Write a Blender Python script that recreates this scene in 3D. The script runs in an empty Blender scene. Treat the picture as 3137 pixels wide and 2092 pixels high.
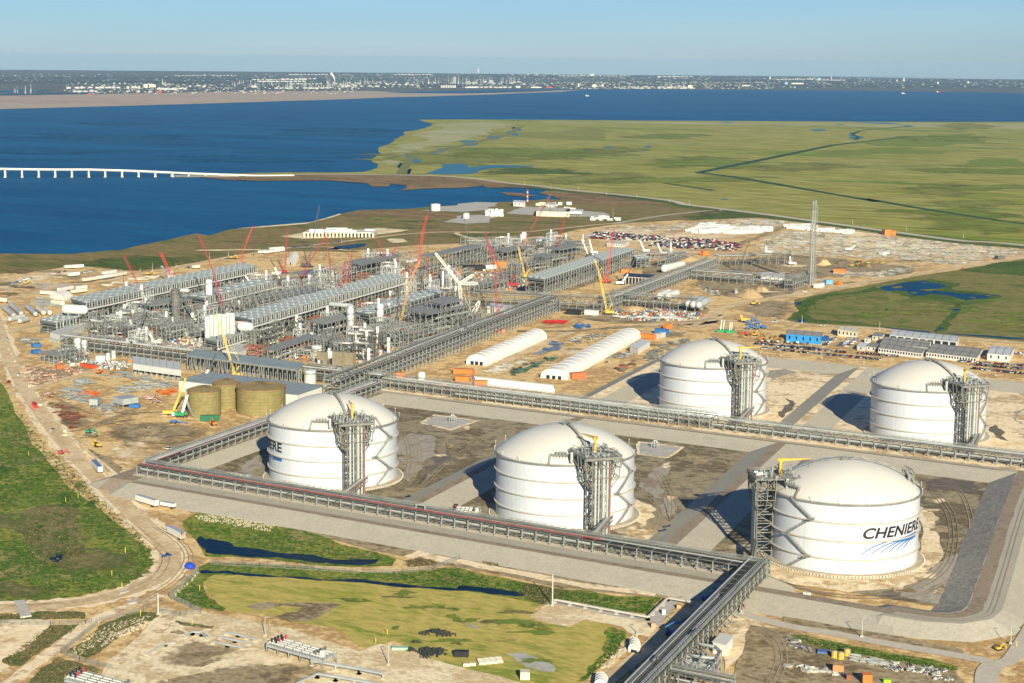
import bpy,bmesh,math,random
from mathutils import Vector,Matrix,noise
from mathutils.bvhtree import BVHTree
random.seed(11)
SC = bpy.context.scene
COL = SC.collection
V = Vector
# ------------------------------------------------------------------ camera
# the place is laid out in metres; x runs along the row of tanks, y away from the viewer
FPX,PITCH,ROLL,CAMH = 4097.4,0.1578,0.0096,262.19
TH = math.radians(30.8)
def _rot(x,y): return (math.cos(TH)*x-math.sin(TH)*y,math.sin(TH)*x+math.cos(TH)*y)
_F = V((0,math.cos(PITCH),-math.sin(PITCH))); _R = V((1,0,0)); _U = _R.cross(_F)
_R2 = _R*math.cos(ROLL)+_U*math.sin(ROLL); _U2 = _U*math.cos(ROLL)-_R*math.sin(ROLL)
def _r3(v): a = _rot(v[0],v[1]); return V((a[0],a[1],v[2]))
CF,CR_,CU = _r3(_F),_r3(_R2),_r3(_U2)
CAM = V((489.84,-883.15,CAMH))
cam = bpy.data.objects.new('camera',bpy.data.cameras.new('camera'))
COL.objects.link(cam)
M4 = Matrix((CR_,CU,-CF)).transposed().to_4x4(); M4.translation = CAM
cam.matrix_world = M4
cam.data.sensor_width = 36; cam.data.lens = 36*FPX/2352
cam.data.clip_start = 1; cam.data.clip_end = 120000
SC.camera = cam
# ------------------------------------------------------------------ sky and sun
SUN_AZ,SUN_EL = math.radians(-47),math.radians(21)
W = bpy.data.worlds.new("World"); SC.world = W; W.use_nodes = True
nt = W.node_tree; nt.nodes.clear()
sky = nt.nodes.new('ShaderNodeTexSky'); sky.sky_type = 'NISHITA'; sky.sun_disc = False
sky.sun_elevation = SUN_EL; sky.sun_rotation = math.pi/2-SUN_AZ
sky.altitude = 260; sky.air_density = 1.0; sky.dust_density = 0.12; sky.ozone_density = 10
bg = nt.nodes.new('ShaderNodeBackground'); bg.inputs['Strength'].default_value = 0.06
wo = nt.nodes.new('ShaderNodeOutputWorld')
# thin high streaks of cirrus
stc = nt.nodes.new('ShaderNodeTexCoord'); smp = nt.nodes.new('ShaderNodeMapping'); smp.inputs['Scale'].default_value = (1.5,1.5,16); sn = nt.nodes.new('ShaderNodeTexNoise'); sn.inputs['Scale'].default_value = 1.6; sn.inputs['Detail'].default_value = 6
smr = nt.nodes.new('ShaderNodeMapRange'); smr.inputs[1].default_value = .45; smr.inputs[2].default_value = .8; smr.inputs[4].default_value = .1; smx = nt.nodes.new('ShaderNodeMixRGB'); smx.inputs[2].default_value = (11,11.5,12,1)
nt.links.new(stc.outputs['Generated'],smp.inputs[0]); nt.links.new(smp.outputs[0],sn.inputs[0]); nt.links.new(sn.outputs[0],smr.inputs[0]); nt.links.new(smr.outputs[0],smx.inputs[0]); nt.links.new(sky.outputs[0],smx.inputs[1]); nt.links.new(smx.outputs[0],bg.inputs[0]); nt.links.new(bg.outputs[0],wo.inputs[0])
sl = bpy.data.lights.new('sun','SUN'); sl.energy = 5.0; sl.angle = math.radians(0.5); sl.color = (1,0.925,0.71)
so = bpy.data.objects.new('sun',sl); COL.objects.link(so)
SD = V((math.cos(SUN_AZ)*math.cos(SUN_EL),math.sin(SUN_AZ)*math.cos(SUN_EL),math.sin(SUN_EL)))
so.rotation_euler = SD.to_track_quat('Z','Y').to_euler(); so.location = (300,-300,300)
vs = SC.view_settings; vs.view_transform = 'Standard'; vs.look = 'None'; vs.gamma = 1; vs.exposure = 0.76
# ------------------------------------------------------------------ survey helpers: where a sight line meets the ground
def ray(x,y): return CF*FPX+CR_*(x-1176)-CU*(y-784)
def G(x,y,z=0.0):
 d = ray(x,y)
 if d.z > -1e-6: d.z = -1e-6
 t = (z-CAMH)/d.z
 return V((CAM.x+d.x*t,CAM.y+d.y*t,z))
CROP = {'A': (0,180,.4677),'B': (1000,180,.4677),'C': (2037,180,.4677),'D': (0,600,.3826),'E': (700,600,.3826),
  'F': (1400,560,.3826),'G': (2100,600,.4409),'H': (0,1100,.38265),'I': (750,1100,.38265),'J': (1450,1200,.3507),
  'K': (2200,1300,.3984),'L': (1950,980,.5047),'M': (0,1600,.4677),'N': (1000,1600,.4677),'O': (2037,1600,.4677),
  'P': (1600,1640,.28832),'Q': (100,780,.2551),'R': (640,780,.2551),'S': (2400,1860,.31335),'0': (0,0,1/.74976)}
def px(k,x,y):
 a = CROP[k]; return ((a[0]+x*a[2])*.74976,(a[1]+y*a[2])*.74976)
def g(k,x,y,z=0.0): return G(*px(k,x,y),z)
def proj(p):
 d = V(p)-CAM; w = d.dot(CF); return (1176+FPX*d.dot(CR_)/w,784-FPX*d.dot(CU)/w)
def over(base,k,x,y):
 """the point straight in the upright plane facing the viewer through `base` that is sighted at (x, y)"""
 n = V((base.x-CAM.x,base.y-CAM.y,0)).normalized(); d = ray(*px(k,x,y))
 return CAM+d*((base-CAM).dot(n)/d.dot(n))
# ------------------------------------------------------------------ materials
def nd(t,n,**kw):
 o = t.nodes.new(n)
 for k,v in kw.items(): setattr(o,k,v)
 return o
MATS = {}
def mat(name,col,rough=.6,metal=0.,var=.12,vs_=3.,spec=.3,dirt=None,dsc=.15):
 """painted or bare surface with uneven tone; dirt = colour of blotches"""
 if name in MATS: return MATS[name]
 m = bpy.data.materials.new(name); m.use_nodes = True; t = m.node_tree; b = t.nodes['Principled BSDF']
 b.inputs['Roughness'].default_value = rough; b.inputs['Metallic'].default_value = metal
 b.inputs['Specular IOR Level'].default_value = spec
 tc = nd(t,'ShaderNodeTexCoord'); n = nd(t,'ShaderNodeTexNoise')
 n.inputs['Scale'].default_value = 1/vs_; n.inputs['Detail'].default_value = 4
 t.links.new(tc.outputs['Object'],n.inputs['Vector'])
 r = nd(t,'ShaderNodeValToRGB'); e = r.color_ramp.elements
 e[0].position = .3; e[1].position = .7
 e[0].color = (*[c*(1-var) for c in col],1); e[1].color = (*[min(1,c*(1+var)) for c in col],1)
 t.links.new(n.outputs[0],r.inputs[0]); out = r.outputs[0]
 if dirt:
  n2 = nd(t,'ShaderNodeTexNoise'); n2.inputs['Scale'].default_value = dsc; n2.inputs['Detail'].default_value = 7; n2.inputs['Roughness'].default_value = .7
  t.links.new(tc.outputs['Object'],n2.inputs['Vector'])
  r2 = nd(t,'ShaderNodeValToRGB'); r2.color_ramp.elements[0].position = .52; r2.color_ramp.elements[1].position = .68
  t.links.new(n2.outputs[0],r2.inputs[0])
  mx = nd(t,'ShaderNodeMixRGB'); mx.inputs[2].default_value = (*dirt,1)
  t.links.new(r2.outputs[0],mx.inputs[0]); t.links.new(out,mx.inputs[1]); out = mx.outputs[0]
 t.links.new(out,b.inputs['Base Color'])
 MATS[name] = m; return m
def gmat(name,cols,size=60.,fine=4.,contrast=.35,stretch=None,rough=.95,pos=(.3,.7),spec=.1,speck=None,dist=.25,det=9,rotz=0.):
 """ground: two scales of noise through a ramp of several colours, plus fine grain"""
 if name in MATS: return MATS[name]
 m = bpy.data.materials.new(name); m.use_nodes = True; t = m.node_tree; b = t.nodes['Principled BSDF']
 b.inputs['Roughness'].default_value = rough; b.inputs['Specular IOR Level'].default_value = spec
 tc = nd(t,'ShaderNodeTexCoord'); mp = nd(t,'ShaderNodeMapping'); mp.inputs['Rotation'].default_value = (0,0,rotz)
 if stretch: mp.inputs['Scale'].default_value = (1/stretch[0],1/stretch[1],1)
 t.links.new(tc.outputs['Object'],mp.inputs[0])
 n = nd(t,'ShaderNodeTexNoise'); n.inputs['Scale'].default_value = 1/size; n.inputs['Detail'].default_value = det
 n.inputs['Roughness'].default_value = .62; n.inputs['Distortion'].default_value = dist
 t.links.new(mp.outputs[0],n.inputs['Vector'])
 r = nd(t,'ShaderNodeValToRGB'); e = r.color_ramp.elements
 k = len(cols)
 for i in range(k-2): e.new(.5)
 for i,c in enumerate(cols):
  e[i].position = .5+(pos[0]-.5+(pos[1]-pos[0])*i/(k-1))*.72; e[i].color = (*c,1)
 n2 = nd(t,'ShaderNodeTexNoise'); n2.inputs['Scale'].default_value = 6.3/size; n2.inputs['Detail'].default_value = 8; n2.inputs['Roughness'].default_value = .72
 t.links.new(mp.outputs[0],n2.inputs['Vector']); mm = nd(t,'ShaderNodeMixRGB'); mm.inputs[0].default_value = .42
 t.links.new(n.outputs[0],mm.inputs[1]); t.links.new(n2.outputs[0],mm.inputs[2]); t.links.new(mm.outputs[0],r.inputs[0])
 f = nd(t,'ShaderNodeTexNoise'); f.inputs['Scale'].default_value = 1/fine; f.inputs['Detail'].default_value = 5; f.inputs['Roughness'].default_value = .7
 t.links.new(mp.outputs[0],f.inputs['Vector'])
 mr = nd(t,'ShaderNodeMapRange'); mr.inputs[1].default_value = .3; mr.inputs[2].default_value = .7
 mr.inputs[3].default_value = 1-contrast; mr.inputs[4].default_value = 1+contrast
 t.links.new(f.outputs[0],mr.inputs[0])
 mx = nd(t,'ShaderNodeMixRGB',blend_type='MULTIPLY'); mx.inputs[0].default_value = 1
 t.links.new(r.outputs[0],mx.inputs[1]); t.links.new(mr.outputs[0],mx.inputs[2]); out = mx.outputs[0]
 if speck:
  vo = nd(t,'ShaderNodeTexNoise'); vo.inputs['Scale'].default_value = 1/speck[1]; vo.inputs['Detail'].default_value = 3
  t.links.new(mp.outputs[0],vo.inputs['Vector'])
  r3 = nd(t,'ShaderNodeValToRGB'); r3.color_ramp.elements[0].position = speck[2]; r3.color_ramp.elements[1].position = speck[2]+.05
  t.links.new(vo.outputs[0],r3.inputs[0])
  m3 = nd(t,'ShaderNodeMixRGB'); m3.inputs[2].default_value = (*speck[0],1)
  t.links.new(r3.outputs[0],m3.inputs[0]); t.links.new(out,m3.inputs[1]); out = m3.outputs[0]
 t.links.new(out,b.inputs['Base Color'])
 MATS[name] = m; return m
def water(name,c1,c2,size,stretch,rough=.22,spec=.35,rotz=.2):
 m = gmat(name,[c1,c2],size=size,fine=6,contrast=.15,stretch=stretch,rough=rough,spec=spec,pos=(.35,.65),rotz=rotz)
 t = m.node_tree; b = t.nodes['Principled BSDF']
 tc = t.nodes['Texture Coordinate']; n = nd(t,'ShaderNodeTexNoise'); n.inputs['Scale'].default_value = .25; n.inputs['Detail'].default_value = 6
 t.links.new(tc.outputs['Object'],n.inputs['Vector'])
 bp = nd(t,'ShaderNodeBump'); bp.inputs['Strength'].default_value = .9; bp.inputs['Distance'].default_value = 1.5
 t.links.new(n.outputs[0],bp.inputs['Height']); t.links.new(bp.outputs[0],b.inputs['Normal'])
 return m
STEEL = mat('galvanised_steel',(.27,.275,.25),.55,.1,.22,9)
TSTEEL = mat('tower_steel',(.19,.19,.165),.6,.05,.3,4,dirt=(.17,.10,.05),dsc=.3)
STEEL_D = mat('weathered_steel',(.12,.12,.105),.7,0,.3,5,dirt=(.12,.08,.05))
STEEL_L = mat('pale_steel',(.42,.43,.41),.5,.1,.18,12)
GRATE = mat('grating',(.22,.225,.215),.8,0,.25,3)
PIPE = mat('insulated_pipe',(.42,.44,.42),.4,.25,.12,6)
PIPE_D = mat('dark_pipe',(.1,.1,.095),.6,0,.2,6)
WHITE = mat('white_paint',(.58,.57,.53),.45,0,.04,8)
CREAM = mat('cream_paint',(.58,.53,.41),.6,0,.08,6)
RED = mat('red_paint',(.48,.03,.03),.5,0,.2,3)
REDPIPE = mat('red_pipe',(.27,.055,.045),.55,0,.25,3)
RUST = mat('rust_primer',(.26,.09,.05),.8,0,.3,2)
YELLOW = mat('yellow_paint',(.60,.37,.05),.5,0,.1,3)
ORANGE = mat('orange_paint',(.58,.17,.035),.55,0,.15,4)
BLUE = mat('blue_paint',(.03,.13,.33),.5,0,.15,4)
GREEN = mat('green_paint',(.02,.24,.09),.5,0,.15,4)
BLACK = mat('black_paint',(.02,.02,.022),.5,0,.2,3)
CONC = mat('concrete',(.46,.43,.37),.9,0,.12,4)
BLUEG = mat('blue_grey_cladding',(.27,.31,.305),.55,.1,.1,10)
GLASS = mat('dark_glass',(.015,.018,.022),.12,0,0,3,spec=.6)
FABRIC = mat('white_fabric',(.68,.655,.60),.7,0,.05,9)
# ------------------------------------------------------------------ mesh collector
class MB:
 def __init__(s): s.v = []; s.f = []; s.mi = []; s.c = 0
 def face(s,idx): s.f.append(idx); s.mi.append(s.c)
 def poly(s,pts):
  n = len(s.v); s.v += [tuple(p) for p in pts]; s.face(tuple(range(n,n+len(pts))))
 def hexa(s,q):
  n = len(s.v); s.v += [tuple(p) for p in q]
  for a in ((0,3,2,1),(4,5,6,7),(0,1,5,4),(1,2,6,5),(2,3,7,6),(3,0,4,7)): s.face(tuple(n+i for i in a))
 def beam(s,a,b,w,h=None):
  a = V(a); b = V(b); d = b-a
  if d.length < 1e-4: return
  d.normalize(); h = h or w
  sd = d.cross(V((0,0,1)))
  if sd.length < 1e-3: sd = V((1,0,0))
  sd.normalize(); up = sd.cross(d); sd *= w/2; up *= h/2
  s.hexa([a-sd-up,a+sd-up,a+sd+up,a-sd+up,b-sd-up,b+sd-up,b+sd+up,b-sd+up])
 def slab(s,o,vx,vy,z0,z1):
  o = V((o[0],o[1],0)); q = [o,o+vx,o+vx+vy,o+vy]
  s.hexa([p+V((0,0,z0)) for p in q]+[p+V((0,0,z1)) for p in q])
 def box(s,c,sx,sy,sz,a=0.,z0=None):
  ca,sa = math.cos(a),math.sin(a); z = c[2] if z0 is None else z0
  vx = V((ca,sa,0))*sx; vy = V((-sa,ca,0))*sy; o = V((c[0],c[1],0))-vx/2-vy/2
  s.slab(o,vx,vy,z,z+sz)
 def cyl(s,a,b,r,n=10,r2=None,caps=True):
  a = V(a); b = V(b); d = b-a
  if d.length < 1e-4: return
  d.normalize(); r2 = r if r2 is None else r2
  sd = d.cross(V((0,0,1)))
  if sd.length < 1e-3: sd = V((1,0,0))
  sd.normalize(); up = sd.cross(d); k = len(s.v)
  for p,rr in ((a,r),(b,r2)):
   for i in range(n):
    t = 2*math.pi*i/n; s.v.append(tuple(p+sd*rr*math.cos(t)+up*rr*math.sin(t)))
  for i in range(n):
   j = (i+1) % n; s.face((k+i,k+j,k+n+j,k+n+i))
  if caps: s.face(tuple(k+i for i in range(n))[::-1]); s.face(tuple(k+n+i for i in range(n)))
 def tube(s,pts,r,n=8):
  for a,b in zip(pts,pts[1:]): s.cyl(a,b,r,n)
  for p in pts[1:-1]: s.ball(p,(r*1.02,)*3,n,4)
 def lathe(s,c,prof,n=32,a0=0.,a1=2*math.pi):
  full = abs(a1-a0) > 6.28; m = n if full else n+1; k = len(s.v); c = V(c)
  for r,z in prof:
   for i in range(m):
    t = a0+(a1-a0)*i/n; s.v.append((c.x+r*math.cos(t),c.y+r*math.sin(t),c.z+z))
  for j in range(len(prof)-1):
   for i in range(n):
    i2 = (i+1) % m; s.face((k+j*m+i,k+j*m+i2,k+(j+1)*m+i2,k+(j+1)*m+i))
 def ball(s,c,r,n=10,m=6):
  k = len(s.v)
  for j in range(m+1):
   ph = math.pi*j/m
   for i in range(n):
    t = 2*math.pi*i/n; s.v.append((c[0]+r[0]*math.sin(ph)*math.cos(t),c[1]+r[1]*math.sin(ph)*math.sin(t),c[2]+r[2]*math.cos(ph)))
  for j in range(m):
   for i in range(n):
    i2 = (i+1) % n; s.face((k+j*n+i,k+(j+1)*n+i,k+(j+1)*n+i2,k+j*n+i2))
 def build(s,name,mats,parent=None,org=None,smooth=False):
  if not isinstance(mats,(list,tuple)): mats = [mats]
  o0 = V(parent.location) if parent else (V(org) if org is not None else V((0,0,0)))
  if parent and parent.parent: o0 = o0+V(parent.parent.location)
  me = bpy.data.meshes.new(name)
  me.from_pydata([(x-o0.x,y-o0.y,z-o0.z) for x,y,z in s.v],[],s.f)
  for m in mats: me.materials.append(m)
  if len(mats) > 1: me.polygons.foreach_set('material_index',s.mi)
  if smooth:
   me.polygons.foreach_set('use_smooth',[True]*len(s.f))
   try: me.set_sharp_from_angle(angle=math.radians(40))
   except Exception: pass
  me.update()
  o = bpy.data.objects.new(name,me); COL.objects.link(o)
  if parent: o.parent = parent
  elif org is not None: o.location = o0
  return o
def tag(o,label=None,cat=None,group=None,kind=None):
 if label: o['label'] = label
 if cat: o['category'] = cat
 if group: o['group'] = group
 if kind: o['kind'] = kind
 return o
def thing(name,loc,label,cat,group=None):
 e = bpy.data.objects.new(name,None); e.location = V(loc); e.empty_display_size = 1; COL.objects.link(e)
 return tag(e,label,cat,group)
def copy_tree(o,loc,rot=0.,label=None):
 r = o.copy(); COL.objects.link(r); r.location = V(loc); r.rotation_euler = (0,0,rot)
 if label: r['label'] = label
 for ch in [x for x in o.children]:
  c = ch.copy(); COL.objects.link(c); c.parent = r
  for gg in ch.children:
   d = gg.copy(); COL.objects.link(d); d.parent = c
 return r
ORD = ['first','second','third','fourth','fifth','sixth','seventh','eighth','ninth','tenth','eleventh','twelfth','thirteenth','fourteenth',
  'fifteenth','sixteenth','seventeenth','eighteenth','nineteenth','twentieth']
def ordn(i): return ORD[i] if i < 20 else ['twenty-','thirty-','forty-','fifty-'][(i+1)//10-2 if (i+1)//10 < 6 else 3]+['th','first','second','third','fourth','fifth','sixth','seventh','eighth','ninth'][(i+1) % 10]
# ------------------------------------------------------------------ ground sheets
def rough_poly(pts,amp,lev):
 rnd = random.Random(len(pts)*7+int(abs(pts[0].x)))
 for _ in range(lev):
  out = []
  for i,a in enumerate(pts):
   b = pts[(i+1) % len(pts)]; out.append(a); d = b-a; L = d.length
   out.append((a+b)/2+V((-d.y,d.x,0))*rnd.uniform(-amp,amp))
  pts = out
 return pts
NSH = [0]
SOFT = {'stain','mud_ground','graded_ground','grass_patch','mud_scar','rough_ground','dead_grass_patch','reed_bed','sand_apron','dark_reed_patch','pale_marsh','marsh_reeds','reed_patch','wooded_land','green_strip','sandy_patch','dry_patch','ground_patch','marsh_patch','reed_islet','water_streak'}
def soft(m,big=0):
 """the same ground with a ragged, thinning edge"""
 k = m.name+'_thinning'+('_wide','_vast')[big-1]*(big > 0)
 if k in MATS: return MATS[k]
 c = m.copy(); c.name = k; t = c.node_tree; b = t.nodes['Principled BSDF']; o = t.nodes['Material Output']
 a = nd(t,'ShaderNodeAttribute'); a.attribute_name = 'edge'; tc = nd(t,'ShaderNodeTexCoord'); n = nd(t,'ShaderNodeTexNoise'); n.inputs['Scale'].default_value = (.09,.03,.011)[big]; n.inputs['Detail'].default_value = 9; n.inputs['Roughness'].default_value = .68
 t.links.new(tc.outputs['Object'],n.inputs['Vector']); ad = nd(t,'ShaderNodeMath',operation='MULTIPLY_ADD'); ad.inputs[1].default_value = 3.2; t.links.new(n.outputs[0],ad.inputs[0]); t.links.new(a.outputs['Fac'],ad.inputs[2])
 mr = nd(t,'ShaderNodeMapRange'); mr.inputs[1].default_value = 1.85; mr.inputs[2].default_value = 2.5; t.links.new(ad.outputs[0],mr.inputs[0])
 tr = nd(t,'ShaderNodeBsdfTransparent'); mx = nd(t,'ShaderNodeMixShader'); t.links.new(mr.outputs[0],mx.inputs[0]); t.links.new(tr.outputs[0],mx.inputs[1]); t.links.new(b.outputs[0],mx.inputs[2]); t.links.new(mx.outputs[0],o.inputs['Surface'])
 MATS[k] = c; return c
def sheet(name,pts,m,z,amp=0.,lev=0,kind='structure',label=None,cat=None):
 NSH[0] += 1; z = z+.0045*(NSH[0] % 11)
 p = [V((q[0],q[1],z)) for q in pts]
 if name in SOFT:
  c = sum(p,V((0,0,0)))/len(p); c.z = z; q = [c+(a-c)*1.25 for a in rough_poly(p,amp,lev)]; n = len(q)
  sg = [(q[i].x-c.x)*(q[(i+1) % n].y-c.y)-(q[i].y-c.y)*(q[(i+1) % n].x-c.x) for i in range(n)]
  if min(sg) > 0 or max(sg) < 0:
   me = bpy.data.meshes.new(name); me.from_pydata([tuple(a) for a in q]+[tuple(c+(a-c)*.35) for a in q]+[tuple(c)],[],[(i,(i+1) % n,n+(i+1) % n,n+i) for i in range(n)]+[(n+i,n+(i+1) % n,2*n) for i in range(n)])
   at = me.attributes.new('edge','FLOAT','POINT'); at.data.foreach_set('value',[0.]*n+[1.]*(n+1)); ext = max((a-c).length for a in q); me.materials.append(soft(m,0 if ext < 60 else (1 if ext < 200 else 2))); o = bpy.data.objects.new(name,me); COL.objects.link(o)
   if me.polygons[0].normal.z < 0: me.flip_normals()
   tag(o,label,cat,None,kind); return o
 if lev: p = rough_poly(p,amp,lev)
 mb = MB(); mb.poly(p); o = mb.build(name,m)
 me = o.data
 if me.polygons[0].normal.z < 0: me.flip_normals()
 tag(o,label,cat,None,kind); return o
def gp(k,pts,z=0.): return [g(k,x,y,z) for x,y in pts]
def ribbon(name,pts,w,m,z,curve=True,z1=None,kind='structure',label=None,cat=None,jit=.0):
 NSH[0] += 1; z = z+.0045*(NSH[0] % 11)
 P = [V((p[0],p[1],z)) for p in pts]
 if curve and len(P) > 2:
  Q = []
  for i in range(len(P)-1):
   p0 = P[max(0,i-1)]; p1 = P[i]; p2 = P[i+1]; p3 = P[min(len(P)-1,i+2)]
   for k in range(8):
    t = k/8; Q.append(.5*((2*p1)+(p2-p0)*t+(2*p0-5*p1+4*p2-p3)*t*t+(3*p1-p0-3*p2+p3)*t**3))
  P = Q+[P[-1]]
 L,R = [],[]
 rnd = random.Random(5)
 for i,p in enumerate(P):
  d = P[min(i+1,len(P)-1)]-P[max(i-1,0)]; n = V((-d.y,d.x,0)).normalized()
  L.append(p+n*w/2*(1+rnd.uniform(-jit,jit))); R.append(p-n*w/2*(1+rnd.uniform(-jit,jit)))
 mb = MB(); k = len(L); mb.v = [tuple(q) for q in L+R]
 for i in range(k-1): mb.face((i,k+i,k+i+1,i+1))
 o = mb.build(name,m); tag(o,label,cat,None,kind); return o
# ================================================================== THE SETTING
FARL = gmat('far_land',[(.035,.055,.06),(.07,.085,.08),(.12,.12,.11),(.045,.065,.07),(.17,.155,.135)],size=900,fine=90,contrast=.5,stretch=(3,1),det=10,rotz=.5,pos=(.25,.75))  # bluish cast puts some of the distance haze into the land colour
BAY = water('bay_water',(0.,.05,.14),(.002,.105,.23),260,(5,1),rough=.5,spec=.04,rotz=-.55)
POND = water('pond_water',(.001,.006,.014),(.001,.011,.026),25,(2,1),rough=.4,spec=.02)
NPOND = water('navy_pond',(0.,.012,.035),(.001,.022,.055),25,(2,1),rough=.4,spec=.04)
BPOND = water('blue_pond',(0.,.035,.085),(.002,.055,.12),25,(2,1),rough=.45,spec=.05)
TEAL = water('shallow_water',(.012,.10,.13),(.02,.14,.17),60,(2,1),rough=.35,spec=.2)
MARSH = gmat('marsh_grass',[(.08,.155,.012),(.16,.215,.022),(.27,.255,.045),(.31,.285,.075),(.12,.185,.016),(.21,.225,.032)],size=420,fine=24,contrast=.5,stretch=(4,1),rotz=-.55,det=11,pos=(.25,.75))
FIELD = gmat('wet_meadow',[(.065,.115,.012),(.14,.155,.03),(.225,.19,.065),(.10,.135,.022),(.17,.16,.04)],size=90,fine=5,contrast=.4,stretch=(2,1),rotz=-.4,pos=(.28,.72))
COAST = gmat('coast_grass',[(.07,.09,.015),(.16,.145,.04),(.24,.17,.065),(.11,.125,.025),(.19,.15,.06)],size=120,fine=7,contrast=.4,stretch=(3,1),rotz=-.4)
BUSHG = gmat('lush_grass',[(.035,.085,.006),(.09,.185,.014),(.26,.24,.055),(.06,.14,.01),(.31,.24,.095),(.15,.21,.025)],size=38,fine=2.2,contrast=.55,det=12,pos=(.28,.72))
DRYG = gmat('dry_grass',[(.42,.33,.07),(.30,.30,.05),(.50,.39,.11),(.20,.25,.035),(.44,.35,.09)],size=45,fine=2.5,contrast=.22,stretch=(2.5,1),rotz=-.25,pos=(.25,.75))
DIRT = gmat('building_site_dirt',[(.33,.19,.062),(.57,.375,.155),(.76,.54,.26),(.40,.24,.09),(.80,.60,.33),(.61,.38,.14)],size=70,fine=3.5,contrast=.25,det=12,dist=.35,pos=(.27,.73))
MUD = gmat('dark_mud',[(.12,.085,.042),(.25,.185,.10),(.40,.31,.185),(.16,.115,.06),(.31,.235,.13)],size=40,fine=3,contrast=.3,det=12,dist=.4)
BASIN = gmat('basin_floor',[(.155,.12,.07),(.235,.185,.11),(.34,.28,.175),(.13,.10,.057),(.28,.22,.135),(.42,.35,.23)],size=55,fine=2.2,contrast=.25,det=12,dist=.5,pos=(.25,.75))
SAND = gmat('pale_sand',[(.54,.37,.19),(.78,.60,.36),(.88,.72,.48),(.43,.29,.15),(.80,.63,.40)],size=40,fine=3,contrast=.18,det=12,dist=.4)
SANDL = gmat('light_sand',[(.68,.54,.31),(.84,.71,.47),(.56,.41,.22),(.77,.63,.39)],size=25,fine=2,contrast=.18,det=12,dist=.3)
DKGRAV = gmat('shaded_gravel',[(.25,.225,.185),(.33,.30,.25),(.20,.18,.15)],size=7,fine=1.4,contrast=.4,stretch=(1,2.5))  # darker, coarser dike gravel; the inner slope's part shade is put into its colour
GRAVEL = gmat('dike_gravel',[(.365,.325,.25),(.435,.39,.305),(.385,.345,.27),(.465,.42,.335)],size=26,fine=1.2,contrast=.16,det=10)
CREST = gmat('crest_track',[(.22,.165,.115),(.31,.24,.175),(.18,.135,.09)],size=12,fine=1.5,contrast=.22,det=10)
ROADM = gmat('haul_road',[(.58,.43,.25),(.68,.53,.33),(.51,.36,.19),(.72,.58,.38)],size=30,fine=2,contrast=.14,stretch=(1,1))
ROADG = gmat('grey_road',[(.46,.40,.315),(.53,.47,.375),(.48,.42,.325)],size=20,fine=2,contrast=.12)
FMUD = gmat('far_mudflat',[(.34,.26,.19),(.42,.33,.25),(.28,.215,.165)],size=500,fine=60,contrast=.25,stretch=(4,1),rotz=-.5)
PEAT = gmat('brown_reed',[(.19,.12,.05),(.28,.18,.085),(.14,.095,.04),(.32,.22,.11)],size=60,fine=6,contrast=.35,stretch=(2,1))
TOWN = gmat('wooded_suburb',[(.04,.065,.065),(.075,.095,.09),(.05,.075,.075),(.14,.14,.13)],size=500,fine=70,contrast=.6,stretch=(3,1),rotz=-.5)  # pale blue-green: distance haze partly mixed into the woodland colour
PGREEN = gmat('pale_marsh',[(.33,.31,.13),(.38,.35,.19),(.29,.28,.09),(.22,.24,.07)],size=200,fine=14,contrast=.25,stretch=(4,1),rotz=-.55,det=11)
DGREEN = gmat('dark_reed',[(.04,.08,.012),(.075,.12,.02),(.13,.145,.035)],size=40,fine=4,contrast=.5)
# one sheet of ground to the horizon
mb = MB(); R0 = [0,2000,5000,9000,14000,20000,29500]
n = 96; mb.v.append((CAM.x,CAM.y,-1.2))
for r in R0[1:]:
 for i in range(n): t = 2*math.pi*i/n; mb.v.append((CAM.x+r*math.cos(t),CAM.y+r*math.sin(t),-1.2))
for i in range(n): mb.face((0,1+i,1+(i+1) % n))
for j in range(len(R0)-2):
 for i in range(n): i2 = (i+1) % n; mb.face((1+j*n+i,1+(j+1)*n+i,1+(j+1)*n+i2,1+j*n+i2))
tag(mb.build('ground',FARL),kind='structure')
far_shore = [(-700,262),(0,249),(250,243),(500,236),(760,228),(900,222.5),(1130,216),(1290,210),(1345,204.5),(1500,205),(2000,208),(2351,213),(3000,216)]
sheet('bay',[G(*p) for p in far_shore+[(3200,300),(2351,300),(1300,500),(1176,620),(0,700),(-900,700)]],BAY,-.7,.01,2)
sheet('far_mudflat',[G(*p) for p in [(-700,263),(0,250),(250,243.5),(500,236.5),(760,228.5),(900,223),(1130,216.5),(1290,210.5),(1335,206.5),(1290,207),(1150,212.5),(1060,214.5),(960,213),(850,208),(600,209),(300,214),(90,218),(0,219.5),(-700,226)]],FMUD,-.2,.02,2)
sheet('lagoon',[G(*p) for p in [(1010,214.2),(1150,211.5),(1290,206.8),(1325,204.5),(1300,203),(1100,207),(1000,209),(880,212.5)]],BAY,0.,.03,2)
sheet('far_river',[G(*p) for p in [(-700,215),(0,211),(130,207.5),(110,206),(0,207.5),(-700,210)]],BAY,-.2,.03,2)
sheet('far_canal',[G(*p) for p in [(-700,219),(0,217),(60,216),(240,213.5),(230,211.8),(60,214),(0,215),(-700,216.5)]],BAY,0.2,.03,2)
for i,(y0,y1,x0,x1) in enumerate([(188,200,1400,2800),(176,181,-300,900),(183,190,-400,480),(172,176,1000,2100),(181,186,1500,2800),(192,198,700,1340)]):
 sheet('wooded_land',[G(x0,y0+2),G((x0+x1)/2,y0),G(x1,y0+3+i % 2),G(x1,y1+3),G((x0+x1)/2,y1+1),G(x0,y1)],TOWN,.1+i*.2,.06,3)
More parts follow.
